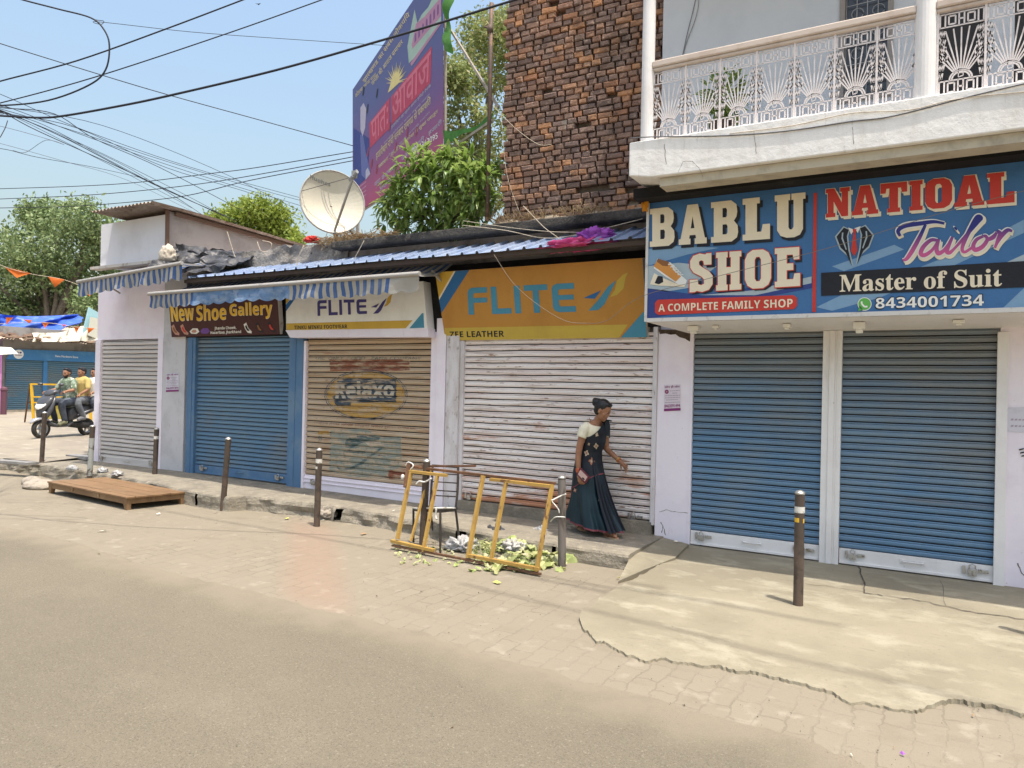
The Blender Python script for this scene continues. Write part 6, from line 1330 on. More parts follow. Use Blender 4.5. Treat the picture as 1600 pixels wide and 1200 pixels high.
# ------------------------------------------------------------------ people
from mathutils.bvhtree import BVHTree
def frame(root, yaw, k=1.0):
    c, s = math.cos(yaw) * k, math.sin(yaw) * k
    def f(p): p = V(p); return V(root) + V((p.x * c - p.y * s, p.x * s + p.y * c, p.z * k))
    return f
def limb(b, f, pts, rad, n=12):
    P = [f(p) for p in pts]
    P2 = smooth_pts(P, 5); m = len(P2) - 1
    def r(t):
        x = t * (len(rad) - 1); i = min(int(x), len(rad) - 2); return rad[i] + (rad[i + 1] - rad[i]) * (x - i)
    b.tube(P2, r, n)
    b.ell(P2[0], (rad[0],) * 3, 10, 8); b.ell(P2[-1], (rad[-1],) * 3, 10, 8)
def head_geo(b, f, c, pitch, yaw=0, s=1.0):
    """skull, jaw, nose, lips, ears, in head space x forward, z up"""
    cp, sp, cy, sy = math.cos(pitch), math.sin(pitch), math.cos(yaw), math.sin(yaw)
    def h(x, y, z):
        x, z = x * cp + z * sp, -x * sp + z * cp
        x, y = x * cy - y * sy, x * sy + y * cy
        return f(V(c) + V((x, y, z)) * s)
    def e(p, r, n=16, k=12):
        R = []
        for j in range(k + 1):
            t = math.pi * j / k; rg = []
            for i in range(n):
                a = 2 * math.pi * i / n; st = math.sin(t) + (1e-3 if j in (0, k) else 0); rg.append(h(p[0] + r[0] * st * math.cos(a), p[1] + r[1] * st * math.sin(a), p[2] + r[2] * math.cos(t)))
            R.append(rg)
        R.reverse(); b.rings(R)
    e((-.012, 0, .025), (.092, .073, .085)); e((.022, 0, -.035), (.062, .055, .075)); e((.052, 0, -.085), (.026, .026, .022)); e((.030, 0, -.062), (.05, .045, .04))
    e((.072, 0, .012), (.016, .042, .012)); e((.083, 0, -.022), (.016, .013, .011)); e((.080, 0, -.008), (.010, .009, .026)); e((.074, 0, -.052), (.012, .022, .007)); e((.072, 0, -.062), (.012, .019, .007))
    for y in (-1, 1): e((.045, y * .038, -.022), (.024, .022, .024)); e((-.008, y * .073, -.005), (.018, .008, .030)); e((.064, y * .031, .0), (.010, .014, .009))
    return h
def hand_geo(b, f, wrist, dirv, palmn, curl, s=1.0, spread=.25, thumb=1):
    """palm and five separate tapered fingers; dirv along the hand, palmn out of the palm"""
    d = V(dirv).normalized(); n = V(palmn); n = (n - d * n.dot(d)).normalized(); sd = d.cross(n) * thumb
    w = V(wrist)
    limb(b, f, [w, w + d * .04 * s, w + d * .085 * s], [.020 * s, .026 * s, .022 * s], 10)
    for k in (-1.5, -.5, .5, 1.5): limb(b, f, [w + d * .03 * s + sd * .008 * k * s, w + d * .085 * s + sd * .017 * k * s], [.014 * s, .0115 * s], 8)
    for k, L in ((-1.5, .058), (-.5, .072), (.5, .076), (1.5, .066)):
        p = w + d * .085 * s + sd * .017 * k * s; a = d + sd * spread * k * .3; P = [p]; ang = 0
        for seg in (.45, .32, .26):
            ang += curl; dd = (a.normalized() * math.cos(ang) + n * math.sin(ang)); p = p + dd * L * seg * s; P.append(p)
        limb(b, f, P, [.0095 * s, .009 * s, .008 * s, .0062 * s], 8)
    p = w + d * .025 * s + sd * .022 * s; limb(b, f, [p, p + (d * .6 + sd * .7 + n * .3) * .035 * s, p + (d * .95 + sd * .62 + n * .5) * .062 * s], [.012 * s, .010 * s, .0075 * s], 8)
def fuse(b, name, m, vox, parent=None, sm=3):
    o = b.build(name, m, parent); r = o.modifiers.new('r', 'REMESH'); r.mode = 'VOXEL'; r.voxel_size = vox; r.use_smooth_shade = True
    s = o.modifiers.new('s', 'SMOOTH'); s.factor = .5; s.iterations = sm
    return baked(o)
def paint(o, regions, mats):
    """give small areas of one skin (lips, brows, eyes) their own material slot"""
    base = len(o.data.materials); o0 = wloc(o)
    for m in mats: o.data.materials.append(m)
    for p in o.data.polygons:
        c = p.center + o0
        for q, r, k in regions:
            if (c - q).length < r: p.material_index = base + k
m_skin = mat('brown_skin', (.31, .155, .09), [((.26, .125, .072), 14, .5, .66)], .5); m_hair = mat('black_hair', (.012, .011, .012), [((.03, .027, .026), 60, .5, .66, (1, 1, .2))], .45); m_lip = mat('lip', (.22, .07, .055), rough=.5); m_eye = mat('eye_dark', (.02, .015, .013), rough=.4)
m_navy = mat('navy_saree', (.006, .009, .017), [((.009, .018, .026), 5, .45, .65)], .55); m_tealc = mat('teal_saree', (.005, .022, .033), [((.008, .030, .042), 5, .45, .65)], .55); m_pkb = mat('pink_border', (.18, .045, .06), rough=.7); m_blouse = mat('cream_blouse', (.68, .64, .50), [((.58, .54, .41), 10, .5, .66)], .8)
m_mot1 = mat('motif_cream', (.45, .36, .26), rough=.8); m_mot2 = mat('motif_rust', (.30, .13, .08), rough=.8)
wr = at(919, 826, y=7.60); wr.z = .062; YAWW = math.radians(-15)
_WF = frame(wr, YAWW, 1.03)
def WF(p): return _WF((p[0] + .085 * max(0, p[2] - .80), p[1], p[2]))
lady = thing('person', wr, 'woman in a dark teal flowered saree walking along the step past the worn white shutter', 'person')
b = MB()
HC = (.125, 0, 1.355); HP = .42
hh = head_geo(b, WF, HC, HP, math.radians(14), 1.0)
limb(b, WF, [(.035, 0, 1.19), (.06, 0, 1.24), (.09, 0, 1.30)], [.055, .045, .044])
limb(b, WF, [(.0, 0, .80), (.01, 0, .95), (.02, 0, 1.10), (.03, 0, 1.19)], [.12, .10, .11, .07], 16)
limb(b, WF, [(.02, -.135, 1.165), (.03, 0, 1.185), (.04, .135, 1.165)], [.050, .065, .050])
eR, wR = (-.005, -.195, .915), (.02, -.205, .675); eL, wL = (.065, .205, .925), (.265, .20, .80)
limb(b, WF, [(.02, -.150, 1.165), (.005, -.18, 1.04), eR, (.005, -.205, .80), wR], [.047, .043, .036, .033, .022])
limb(b, WF, [(.04, .150, 1.165), (.05, .185, 1.04), eL, (.165, .205, .86), wL], [.047, .042, .035, .031, .021])
hand_geo(b, WF, wR, (.18, .02, -1), (.25, 1, .0), .50, 1.0, .2, -1)
hand_geo(b, WF, wL, (.80, -.05, -.52), (-.1, -1, -.35), .16, .98, .9, 1)
KX = .045
limb(b, WF, [(.02, -.05, .8), (.08, -.04, .46), (.255, -.035, .10), (.27, -.035, .05)], [.06, .048, .034, .034]); limb(b, WF, [(.02, .07, .8), (.0, .07, .46), (-.17, .04, .15), (-.2, .035, .10)], [.07, .055, .034, .032])
limb(b, WF, [(.265, -.035, .045), (.34, -.03, .038), (.395, -.028, .026)], [.030, .032, .022]); limb(b, WF, [(-.205, .035, .10), (-.14, .034, .050), (-.09, .034, .030)], [.029, .032, .022])
for k in range(5):
    limb(b, WF, [(.385, -.028 + (k - 2) * .013, .024), (.415 - abs(k - 1) * .006, -.028 + (k - 2) * .014, .018)], [.009, .007], 8); limb(b, WF, [(-.10, .034 + (k - 2) * .013, .028), (-.07 - abs(k - 1) * .006, .034 + (k - 2) * .014, .019)], [.009, .007], 8)
body = fuse(b, 'body', m_skin, .0048, lady)
paint(body, [(hh(.082, y * .031, .003), .0095, 1) for y in (-1, 1)] + [(hh(.078, y * .031 + d * y, .021), .007, 1) for y in (-1, 1) for d in (-.012, 0, .012)] + [(hh(.083, d, -.057), .010, 0) for d in (-.012, 0, .012)], [m_lip, m_eye])
b = MB()   # hair pulled back into a bun
def hs_(p, r, n=20, k=14):
    R = []
    for j in range(k + 1):
        t = math.pi * j / k; R.append([hh(p[0] + r[0] * (math.sin(t) + (1e-3 if j in (0, k) else 0)) * math.cos(2 * math.pi * i / n), p[1] + r[1] * (math.sin(t) + (1e-3 if j in (0, k) else 0)) * math.sin(2 * math.pi * i / n), p[2] + r[2] * math.cos(t)) for i in range(n)])
    R.reverse(); b.rings(R)
hs_((-.026, 0, .036), (.094, .079, .088)); hs_((-.045, 0, -.005), (.062, .068, .07)); hs_((.028, 0, .082), (.040, .058, .03)); hs_((-.118, 0, .045), (.046, .05, .048)); hs_((-.145, .01, .055), (.03, .036, .032)); hs_((-.10, 0, .06), (.03, .05, .04))
hr = fuse(b, 'hair', m_hair, .005, lady)
def loft(b, prof, th0, th1, n, ztop=None, zbot=None, fold=0.0, m=0, nz_=30, off=0.0, mrow=None):
    """cloth round the body: prof rows (z, cx, rx, ry)"""
    def prow(z):
        P = sorted(prof)
        if z <= P[0][0]: return P[0]
        for a, c in zip(P, P[1:]):
            if a[0] <= z <= c[0]:
                t = (z - a[0]) / (c[0] - a[0]); return (z,) + tuple(a[i] + (c[i] - a[i]) * t for i in (1, 2, 3))
        return P[-1]
    def fn(u, v):
        th = th0 + (th1 - th0) * u; zb = zbot(th) if zbot else prof[-1][0]; zt = ztop(th) if ztop else prof[0][0]
        z = zb + (zt - zb) * v; _, cx, rx, ry = prow(z); low = max(0, (.86 - z) / .86)
        fr = 1 + fold * (low ** 1.2) * (.055 * math.sin(9 * th + 2.2 * z) + .035 * math.sin(17 * th - 4 * z + 1) + .05 * math.sin(5 * th + 1.5)) + .012 * math.sin(14 * z + 3 * th) + .008 * math.sin(31 * z - 5 * th)
        return WF((cx + (rx * fr + off) * math.cos(th), (ry * fr + off) * math.sin(th), z))
    i0 = len(b.f); b.grid(fn, n, nz_, m)
    if mrow:
        for k in range(i0, len(b.f)):
            if (k - i0) // n < mrow[0]: b.m[k] = mrow[1]
PR = [(1.24, .035, .06, .11), (1.19, .035, .095, .155), (1.12, .035, .118, .150), (1.0, .03, .118, .14), (.90, .005, .108, .128), (.80, -.015, .135, .150), (.66, -.005, .165, .170), (.45, .005, .195, .185), (.25, .03, .255, .200), (.12, .06, .31, .205), (.05, .075, .335, .21)]
b = MB(); loft(b, PR, -math.pi, math.pi, 120, ztop=lambda t: .93, zbot=lambda t: .105 - .045 * math.cos(t + .3), fold=1.7, nz_=46, mrow=(1, 1)); sk = b.build('saree_skirt', [m_tealc, m_pkb], lady, smooth=True)
b = MB()
def ztop(t): return 1.165 + .065 * math.sin(t) + .035 * math.sin(2 * t + 1.2) if abs(t) < math.pi / 2 else 1.12 + .12 * math.sin(t)
def zlow(t): return .55 + .17 * math.cos(t - .55) - .09 * math.sin(t + .4)
loft(b, PR, -math.pi, math.pi, 120, ztop=ztop, zbot=zlow, fold=1.3, nz_=40, off=.009, mrow=(1, 1))
pal = b.build('saree_drape', [m_navy, m_pkb], lady, smooth=True)
b = MB()   # loose end thrown over the far shoulder and falling behind
def pall(u, v):
    x = .115 - .30 * v + .02 * math.sin(v * 5); z = 1.235 + .03 * math.sin(math.pi * min(1, v * 2)) - 1.0 * max(0, v - .25) ** 1.1
    return WF((x + .05 * math.sin(u * 6), .075 + .13 * u + .02 * math.sin(v * 9 + u * 4), z - .05 * u * (v > .1)))
b.grid(pall, 12, 24); 
def pall2(u, v): return WF((.13 + .02 * math.sin(u * 5) + .015 * v, .05 + .12 * u, 1.245 - .16 * v - .04 * u))
b.grid(pall2, 8, 8); b.build('saree_end', m_navy, lady, smooth=True)
b = MB()   # front pleats of the skirt
def pleat(u, v):
    z = .90 - .83 * v; cx = .085 + .085 * v + .20 * v * v; return WF((cx + .012 + .02 * min(1, v * 3) + .026 * math.sin(u * 26) * (.15 + v), (-.02 + (u - .5) * (.13 + .14 * v)) , z))
b.grid(pleat, 52, 24); b.build('saree_pleats', m_navy, lady, smooth=True)
b = MB()   # blouse: torso and short sleeves
loft(b, [(1.235, .035, .062, .10), (1.20, .035, .088, .150), (1.14, .035, .113, .165), (1.05, .032, .116, .145), (.96, .02, .112, .132)], -math.pi, math.pi, 48, ztop=lambda t: 1.225 - .045 * max(0, math.cos(t)), zbot=lambda t: .97, nz_=14)
for sgn, e_, x in ((-1, eR, .02), (1, eL, .04)):
    P = smooth_pts([WF((x, sgn * .115, 1.18)), WF((x - .005, sgn * .165, 1.145)), WF((x - .012 if sgn < 0 else x + .01, sgn * .190, 1.06))], 5); b.tube(P, lambda t: .060 - .006 * t, 16)
b.build('blouse', m_blouse, lady, smooth=True)
b = MB()   # printed flowers, laid on the cloth
dg = bpy.context.evaluated_depsgraph_get(); trees = []
for o in (pal, sk):
    o0 = wloc(o); trees.append(BVHTree.FromPolygons([v.co + o0 for v in o.data.vertices], [tuple(p.vertices) for p in o.data.polygons]))
def hit(px, py):
    r = ray(px, py).normalized(); best = None
    for t in trees:
        h_ = t.ray_cast(CAMP, r)
        if h_[0] is not None and (best is None or h_[3] < best[3]): best = h_
    return best
WK = lambda x, y: (860 + x / 5, 610 + y / 5)
for k, (x, y, s) in enumerate(((282, 490, 4.2), (322, 553, 5), (357, 435, 4), (192, 780, 3), (388, 850, 3.6), (432, 872, 3), (362, 345, 3), (140, 870, 2.2), (128, 940, 2.2), (470, 1020, 2.6), (300, 420, 2))):
    cx, cy = WK(x, y); pts = []
    for i in range(12):
        a = 2 * math.pi * i / 12; rr = s * (1 + .35 * math.sin(4 * a + k)); q = hit(cx + rr * .8 * math.cos(a), cy + rr * math.sin(a))
        if q: pts.append(q[0] + (CAMP - q[0]).normalized() * .004)
    if len(pts) == 12:
        b.face(pts, k % 2); cc = sum(pts, V((0, 0, 0))) / 12
        b.face([cc + (p - cc) * .45 + (CAMP - cc).normalized() * .002 for p in pts], (k + 1) % 2)
b.build('saree_flowers', [m_mot1, m_mot2], lady)
def bangle(p, d, r, m, name, w=.004, par=lady, fr=WF):
    b = MB(); d = V(d).normalized(); u = d.cross(V((0, 1, .3))).normalized(); v = d.cross(u)
    b.tube([fr(V(p) + (u * math.cos(a * math.pi / 10) + v * math.sin(a * math.pi / 10)) * r) for a in range(21)], w, 6); return b.build(name, m, par, smooth=True)
m_bang = mat('orange_red_bangle', (.60, .13, .04), rough=.35); m_gold_ = mat('gold_bangle', (.62, .38, .12), rough=.3, metal=.7)
for k in range(4): bangle(V(wR) + V((-.001, 0, .012 + .011 * k)), (.08, 0, -1), .029 + .001 * k, m_bang, 'bangle', .005)
for k in range(3): bangle(V(wL) - V((.80, -.02, -.52)).normalized() * (.01 + .012 * k), (.8, -.02, -.5), .027, m_gold_ if k else m_bang, 'bangle', .0035)
b = MB(); b.tube(smooth_pts([WF((-.01, -.06, 1.27)), WF((.06, -.085, 1.20)), WF((.145, -.03, 1.09)), WF((.15, .02, 1.10)), WF((.09, .07, 1.22))], 5), .0035, 5); b.build('necklace', mat('dark_gold_chain', (.20, .09, .05), rough=.4, metal=.5), lady)
m_sand = mat('tan_sandal', (.42, .25, .15), rough=.7); m_strap = mat('brown_strap', (.16, .06, .035), rough=.6)
for fx, fy, tilt in ((.335, -.03, 0.0), (-.14, .034, .30)):
    b = MB(); P = []
    for i in range(16):
        a = 2 * math.pi * i / 16; w_ = .040 + .006 * math.cos(a); P.append((.105 * math.cos(a), w_ * math.sin(a)))
    lift = lambda x: max(0, -(x - .02)) * tilt * 2.2
    R = [[WF((fx + x, fy + y, z0 + lift(x) + (.004 if tilt else 0))) for x, y in P] for z0 in (-.004, .012)]; b.rings(R); s_ = b.build('sandal', m_sand, lady)
    b = MB(); b.tube(smooth_pts([WF((fx - .01, fy - .04, .012 + lift(-.01))), WF((fx + .02, fy - .03, .060)), WF((fx + .06, fy + .0, .045)), WF((fx + .075, fy + .005, .012))], 4), .006, 6); b.tube(smooth_pts([WF((fx - .01, fy + .04, .012 + lift(-.01))), WF((fx + .02, fy + .03, .060)), WF((fx + .06, fy + .01, .045))], 4), .006, 6); b.build('strap', m_strap, s_, smooth=True)
ph = at(911, 743, pl=(WF((.05, -.225, .58)), WF((0, -1, 0)) - wr)); ax = (WF((.82, .0, -.55)) - wr).normalized(); az = (WF((.55, .0, .82)) - wr).normalized(); ay = ax.cross(az)
b = MB(); b.obox(ph, ax * .082, az * .048, ay * .008, 0); b.obox(ph - ay * 0, ax * .062, az * .033, ay * .0095, 1); b.obox(ph + ax * .03 - az * .02, ax * .02, az * .010, ay * .0105, 2)
tag(b.build('wallet', [mat('maroon_wallet', (.12, .02, .035), rough=.5), mat('pale_wallet_face', (.55, .38, .34), rough=.6), m_black_ if False else i_black], bevel=.003), 'small maroon and pale pink wallet held in the woman\'s right hand', 'wallet')
# ------------------------------------------------------------------ scooter with riders
sf = at(60, 684, z=.27); sb_ = at(133, 686, z=.27)
yaw_s = math.atan2(-.975, .20); sc_c = at(100, 682, z=.275)
SF = frame(sc_c, yaw_s)
sct = thing('scooter', sc_c, 'dark grey and silver scooter carrying riders out of the side street', 'scooter')
m_dg = mat('dark_grey_panel', (.06, .06, .065), rough=.3, spec=.6); m_sil = mat('silver_panel', (.42, .42, .45), rough=.28, metal=.35, spec=.6); m_rub = mat('tyre_rubber', (.03, .028, .026), [((.10, .085, .07), 8, .5, .66)], .85); m_met = mat('scooter_metal', (.35, .34, .33), rough=.4, metal=.8); m_lampg = mat('lamp_lens', (.75, .72, .68), rough=.1, spec=.8)
def wheel(x, z, r, w):
    b = MB(); P = []; n = 28
    R = [[SF((x + rr * math.cos(2 * math.pi * k / n), y, z + rr * math.sin(2 * math.pi * k / n))) for k in range(n)] for rr, y in ((r * .66, w * .42), (r * .8, w * .5), (r * .95, w * .38), (r, w * .12), (r, -w * .12), (r * .95, -w * .38), (r * .8, -w * .5), (r * .66, -w * .42))]
    b.rings(R, 0, False); t = b.build('wheel', m_rub, sct, smooth=True)
    b = MB(); R = [[SF((x + rr * math.cos(2 * math.pi * k / n), y, z + rr * math.sin(2 * math.pi * k / n))) for k in range(n)] for rr, y in ((r * .68, w * .40), (r * .60, w * .3), (r * .60, -w * .3), (r * .68, -w * .40))]; b.rings(R, 0, False)
    for k in range(5): a = 2 * math.pi * k / 5; b.bar(SF((x, 0, z)), SF((x + r * .62 * math.cos(a), 0, z + r * .62 * math.sin(a))), .035, .03)
    b.tube([SF((x, -.05, z)), SF((x, .05, z))], .045, 10); b.build('rim', m_met, t)
wheel(.60, .215, .225, .10); wheel(-.60, .21, .215, .11)
def shell(name, m, secs, par=sct):   # loft of rectangles-with-round-corners: (x, z, halfwidth, halfheight)
    b = MB(); R = []
    for x, z, hw, hh_ in secs:
        R.append([SF((x, hw * math.copysign(abs(math.cos(a)) ** .6, math.cos(a)), z + hh_ * math.copysign(abs(math.sin(a)) ** .6, math.sin(a)))) for a in [2 * math.pi * k / 16 for k in range(16)]])
    b.rings(R); return b.build(name, m, par, smooth=True)
shell('front_fender', m_sil, [(.86, .36, .03, .02), (.78, .42, .065, .035), (.62, .46, .075, .03), (.46, .42, .07, .03), (.38, .34, .05, .02)])
shell('leg_shield', m_dg, [(.60, .44, .12, .10), (.56, .58, .22, .12), (.49, .74, .25, .13), (.42, .88, .22, .09), (.36, .97, .16, .05)])
shell('front_cowl', m_dg, [(.68, .56, .06, .06), (.63, .70, .14, .12), (.53, .84, .21, .10), (.42, .96, .19, .06)])
shell('handlebar_cowl', m_dg, [(.47, 1.00, .08, .03), (.40, 1.06, .16, .055), (.30, 1.08, .18, .05), (.22, 1.06, .12, .03)])
hl_ = shell('headlight', m_lampg, [(.70, .68, .03, .02), (.68, .71, .11, .035), (.61, .78, .16, .035)])
shell('floorboard', m_dg, [(.46, .34, .14, .05), (.25, .27, .16, .035), (.02, .27, .16, .035), (-.12, .34, .15, .07)])
shell('body_panel', m_dg, [(-.02, .50, .10, .16), (-.15, .56, .16, .18), (-.45, .62, .19, .14), (-.75, .70, .15, .11), (-.98, .80, .06, .05)])
shell('side_stripe', m_sil, [(-.22, .52, .175, .03), (-.45, .60, .20, .035), (-.75, .70, .165, .03), (-.95, .79, .08, .02)])
shell('seat', mat('black_seat', (.025, .025, .027), rough=.6), [(.0, .74, .08, .03), (-.12, .77, .15, .05), (-.40, .78, .16, .045), (-.55, .82, .15, .05), (-.86, .83, .12, .035)])
shell('engine', mat('engine_black', (.035, .033, .032), rough=.7), [(-.15, .28, .10, .06), (-.40, .27, .15, .09), (-.72, .26, .12, .07)])
b = MB(); b.tube(smooth_pts([SF((.30, -.34, 1.04)), SF((.36, -.15, 1.07)), SF((.36, .15, 1.07)), SF((.30, .34, 1.04))], 5), .016, 8); b.build('handlebar', m_dg, sct)
for y in (-.30, .30):
    b = MB(); b.tube([SF((.36, y * .9, 1.07)), SF((.38, y * 1.05, 1.20))], .008, 6); b.ell(SF((.38, y * 1.1, 1.25)), (.075, .055, .04), 12, 8); b.build('mirror', m_dg, sct, smooth=True)
b = MB(); b.tube([SF((.56, .0, .50)), SF((.60, .075, .215))], .022, 8); b.tube([SF((.56, .0, .50)), SF((.60, -.075, .215))], .022, 8); b.build('fork', m_met, sct)
# riders
def rider(label, x0, lean, shirt, trousers, head_yaw, arms, beard=False, feet=None, skin=m_skin, printm=None):
    r = thing('person', SF((x0, 0, .78)), label, 'person'); b = MB(); dz = .03 if x0 < -.3 else 0
    F = lambda p: SF((p[0] + x0, p[1], p[2] + dz))
    hc = (lean * 1.0 + .03, 0, 1.52); h = head_geo(b, F, hc, .05, head_yaw, 1.08)
    limb(b, F, [(0, 0, .86), (lean * .3, 0, 1.05), (lean * .75, 0, 1.28)], [.15, .14, .15], 14); limb(b, F, [(lean * .8, -.17, 1.32), (lean * .85, 0, 1.36), (lean * .8, .17, 1.32)], [.06, .08, .06]); limb(b, F, [(lean * .85, 0, 1.36), (lean * .95, 0, 1.44)], [.06, .055])
    for sg, (el, wr_) in zip((-1, 1), arms):
        limb(b, F, [(lean * .8, sg * .18, 1.31), el, wr_], [.055, .044, .028]); d = V(wr_) - V(el); hand_geo(b, F, wr_, d, (0, 0, -1), .55, 1.0, .2, sg)
    for sg, (kn, an, toe) in zip((-1, 1), feet):
        limb(b, F, [(0, sg * .09, .86), kn, an], [.085, .065, .042]); limb(b, F, [an, V(an).lerp(V(toe), .5), toe], [.045, .042, .03])
    body = fuse(b, 'body', skin, .009, r, 2)
    paint(body, [(h(.080, y * .031, .004), .011, 1) for y in (-1, 1)] + [(h(.078, y * .03 + d, .022), .010, 1) for y in (-1, 1) for d in (-.01, .01)] + [(h(.08, 0, -.057), .014, 0)] + ([(h(.05, y * .03, -.075), .036, 2) for y in (-1, 0, 1)] + [(h(.03, y * .055, -.05), .026, 2) for y in (-1, 1)] + [(h(.085, 0, -.043), .009, 2)] if beard else []), [m_lip, m_eye, m_hair])
    b = MB()
    def e(p, rr):
        R = []
        for j in range(11):
            t = math.pi * j / 10; st = math.sin(t) + (1e-3 if j in (0, 10) else 0); R.append([h(p[0] + rr[0] * st * math.cos(2 * math.pi * i / 16), p[1] + rr[1] * st * math.sin(2 * math.pi * i / 16), p[2] + rr[2] * math.cos(t)) for i in range(16)])
        R.reverse(); b.rings(R)
    e((-.024, 0, .045), (.092, .079, .085)); e((.022, 0, .092), (.05, .060, .030)); e((-.05, 0, 0), (.054, .07, .06)); fuse(b, 'hair', m_hair, .008, r)
    b = MB(); limb(b, F, [(-.01, 0, .83), (lean * .3, 0, 1.05), (lean * .75, 0, 1.27)], [.172, .158, .168], 16); limb(b, F, [(lean * .8, -.17, 1.32), (lean * .84, 0, 1.35), (lean * .8, .17, 1.32)], [.075, .095, .075])
    for sg, (el, wr_) in zip((-1, 1), arms): q = V(el) * .85 + V((lean * .8, sg * .18, 1.31)) * .15; limb(b, F, [(lean * .8, sg * .18, 1.31), q], [.075, .065])
    fuse(b, 'shirt', shirt, .012, r, 3)
    b = MB(); limb(b, F, [(-.02, -.05, .85), (0, .05, .85)], [.155, .155], 14)
    for sg, (kn, an, toe) in zip((-1, 1), feet): limb(b, F, [(0, sg * .09, .86), kn, V(an) + V((0, 0, .03))], [.105, .085, .062])
    fuse(b, 'trousers', trousers, .012, r, 3)
    b = MB()
    for sg, (kn, an, toe) in zip((-1, 1), feet): limb(b, F, [V(an) + V((-.03, 0, -.03)), V(an).lerp(V(toe), .55), toe], [.052, .052, .042], 12)
    fuse(b, 'shoes', mat('olive_shoe', (.17, .17, .10), rough=.8) if beard else mat('grey_shoe', (.16, .16, .17), rough=.8), .011, r)
    return r
m_camo = mat('green_print_shirt', (.28, .33, .26), [((.12, .17, .11), 7, .47, .52), ((.50, .52, .42), 9, .55, .60)], .85); m_jean = mat('dark_jeans', (.055, .065, .085), [((.13, .15, .18), 3, .48, .66)], .9); m_gjean = mat('grey_jeans', (.12, .13, .145), [((.20, .21, .22), 4, .48, .66)], .9); m_ytee = mat('yellow_tee', (.44, .33, .12), rough=.9); m_wtee = mat('white_shirt', (.72, .71, .70), rough=.9)
rider('bearded man in a green patterned shirt and dark jeans steering the scooter', -.16, .10, m_camo, m_jean, .15, [((.16, -.27, 1.14), (.40, -.28, 1.08)), ((.16, .27, 1.14), (.40, .28, 1.08))], True, [((.36, -.16, .78), (.28, -.15, .38), (.42, -.17, .31)), ((.36, .16, .78), (.28, .15, .38), (.42, .17, .31))])
rider('man in a yellow t shirt and grey jeans riding behind the driver', -.50, .03, m_ytee, m_gjean, -.1, [((.10, -.26, 1.12), (.24, -.17, 1.02)), ((.10, .26, 1.12), (.26, .20, .99))], False, [((.34, -.22, .80), (.20, -.24, .44), (.33, -.25, .38)), ((.34, .22, .80), (.20, .24, .44), (.33, .25, .38))])
rider('man in a white shirt riding last on the scooter, mostly behind the shop corner', -.86, .02, m_wtee, m_jean, 0, [((.10, -.28, 1.10), (.32, -.24, 1.02)), ((.12, .28, 1.10), (.34, .25, 1.02))], False, [((.30, -.24, .82), (.12, -.28, .46), (.24, -.28, .40)), ((.30, .24, .82), (.12, .28, .46), (.24, .28, .40))])
# ------------------------------------------------------------------ across the side street, far left
XH = -32.0
hs = thing('hardware_shop', (XH - 2, 19, .2), 'low blue shuttered hardware shop with a tiled roof across the side street', 'building')
H = lambda px, py: at(px, py, x=XH)
ya, yb, ym0, ym1 = H(8, 600).y, H(190, 600).y, H(66, 600).y, H(72.5, 600).y
zg = .22; zs = H(40, 562.5).z; zs1 = H(40, 546).z
m_hblue = mat('hardware_blue_paint', (.05, .19, .40), [((.08, .24, .44), 3, .5, .66)], .6)
b = MB(); b.box(XH - 3, XH - .03, ya - .1, yb, 0, zs1 + .9); b.build('wall', mat('dim_plaster', (.30, .29, .28), [((.2, .19, .18), 2, .5, .66)], .9), hs)
b = MB(); b.box(XH - .03, XH + .06, ym0, ym1, zg, zs); b.build('blue_post', m_hblue, hs)
b = MB(); b.box(XH - .03, XH + .35, ya - .2, yb, -.1, zg + .12); b.build('plinth', m_kerb, hs)
def shutter_y(y0, y1, z0, z1):
    b = MB(); Z = []; z = z0
    while z < z1:
        for t, dy in PROF:
            if z + t * .085 < z1: Z.append((z + t * .085, dy))
        z += .085
    for i in range(len(Z) - 1): b.face([(XH - Z[i][1] * 1.3, y0, Z[i][0]), (XH - Z[i][1] * 1.3, y1, Z[i][0]), (XH - Z[i + 1][1] * 1.3, y1, Z[i + 1][0]), (XH - Z[i + 1][1] * 1.3, y0, Z[i + 1][0])])
    return b.build('roller_shutter', mat('faded_blue_shutter', (.105, .21, .29), [((.17, .21, .22), 1.0, .42, .62, (1, .4, 2), .9), ((.25, .24, .22), 1.6, .56, .70, (1, .4, 2.5), .8)], .7), hs)
shutter_y(ya, ym0, zg + .12, zs); shutter_y(ym1, yb, zg + .12, zs)
hsg = thing('shop_sign', (XH + .2, 18, 2.6), 'long blue hardware store sign with white round emblem across the side street', 'shop sign')
Bh = Board((XH + .12, 18, 2), (1, 0, 0), [m_hblue]); Bh.poly([(9, 561.5), (190, 568), (190, 551.5), (36, 546), (20, 546)], m_hblue, 1); Bh.disc(29, 553.5, 8, 7.2, i_white, 2); Bh.disc(27.5, 551, 2, 1.3, i_indigo, 3, 8); Bh.disc(32, 551, 2, 1.3, i_indigo, 3, 8); Bh.poly([(23, 554), (35, 554.3), (34, 556), (24, 555.7)], i_grey, 3)
Bh.art(font('Ranu Hardware Store', .01), [(86.5, 554.5), (122, 556.5), (122, 559.8), (86.5, 557.8)], i_white, 2.5)
Bh.build('sign_face', hsg)
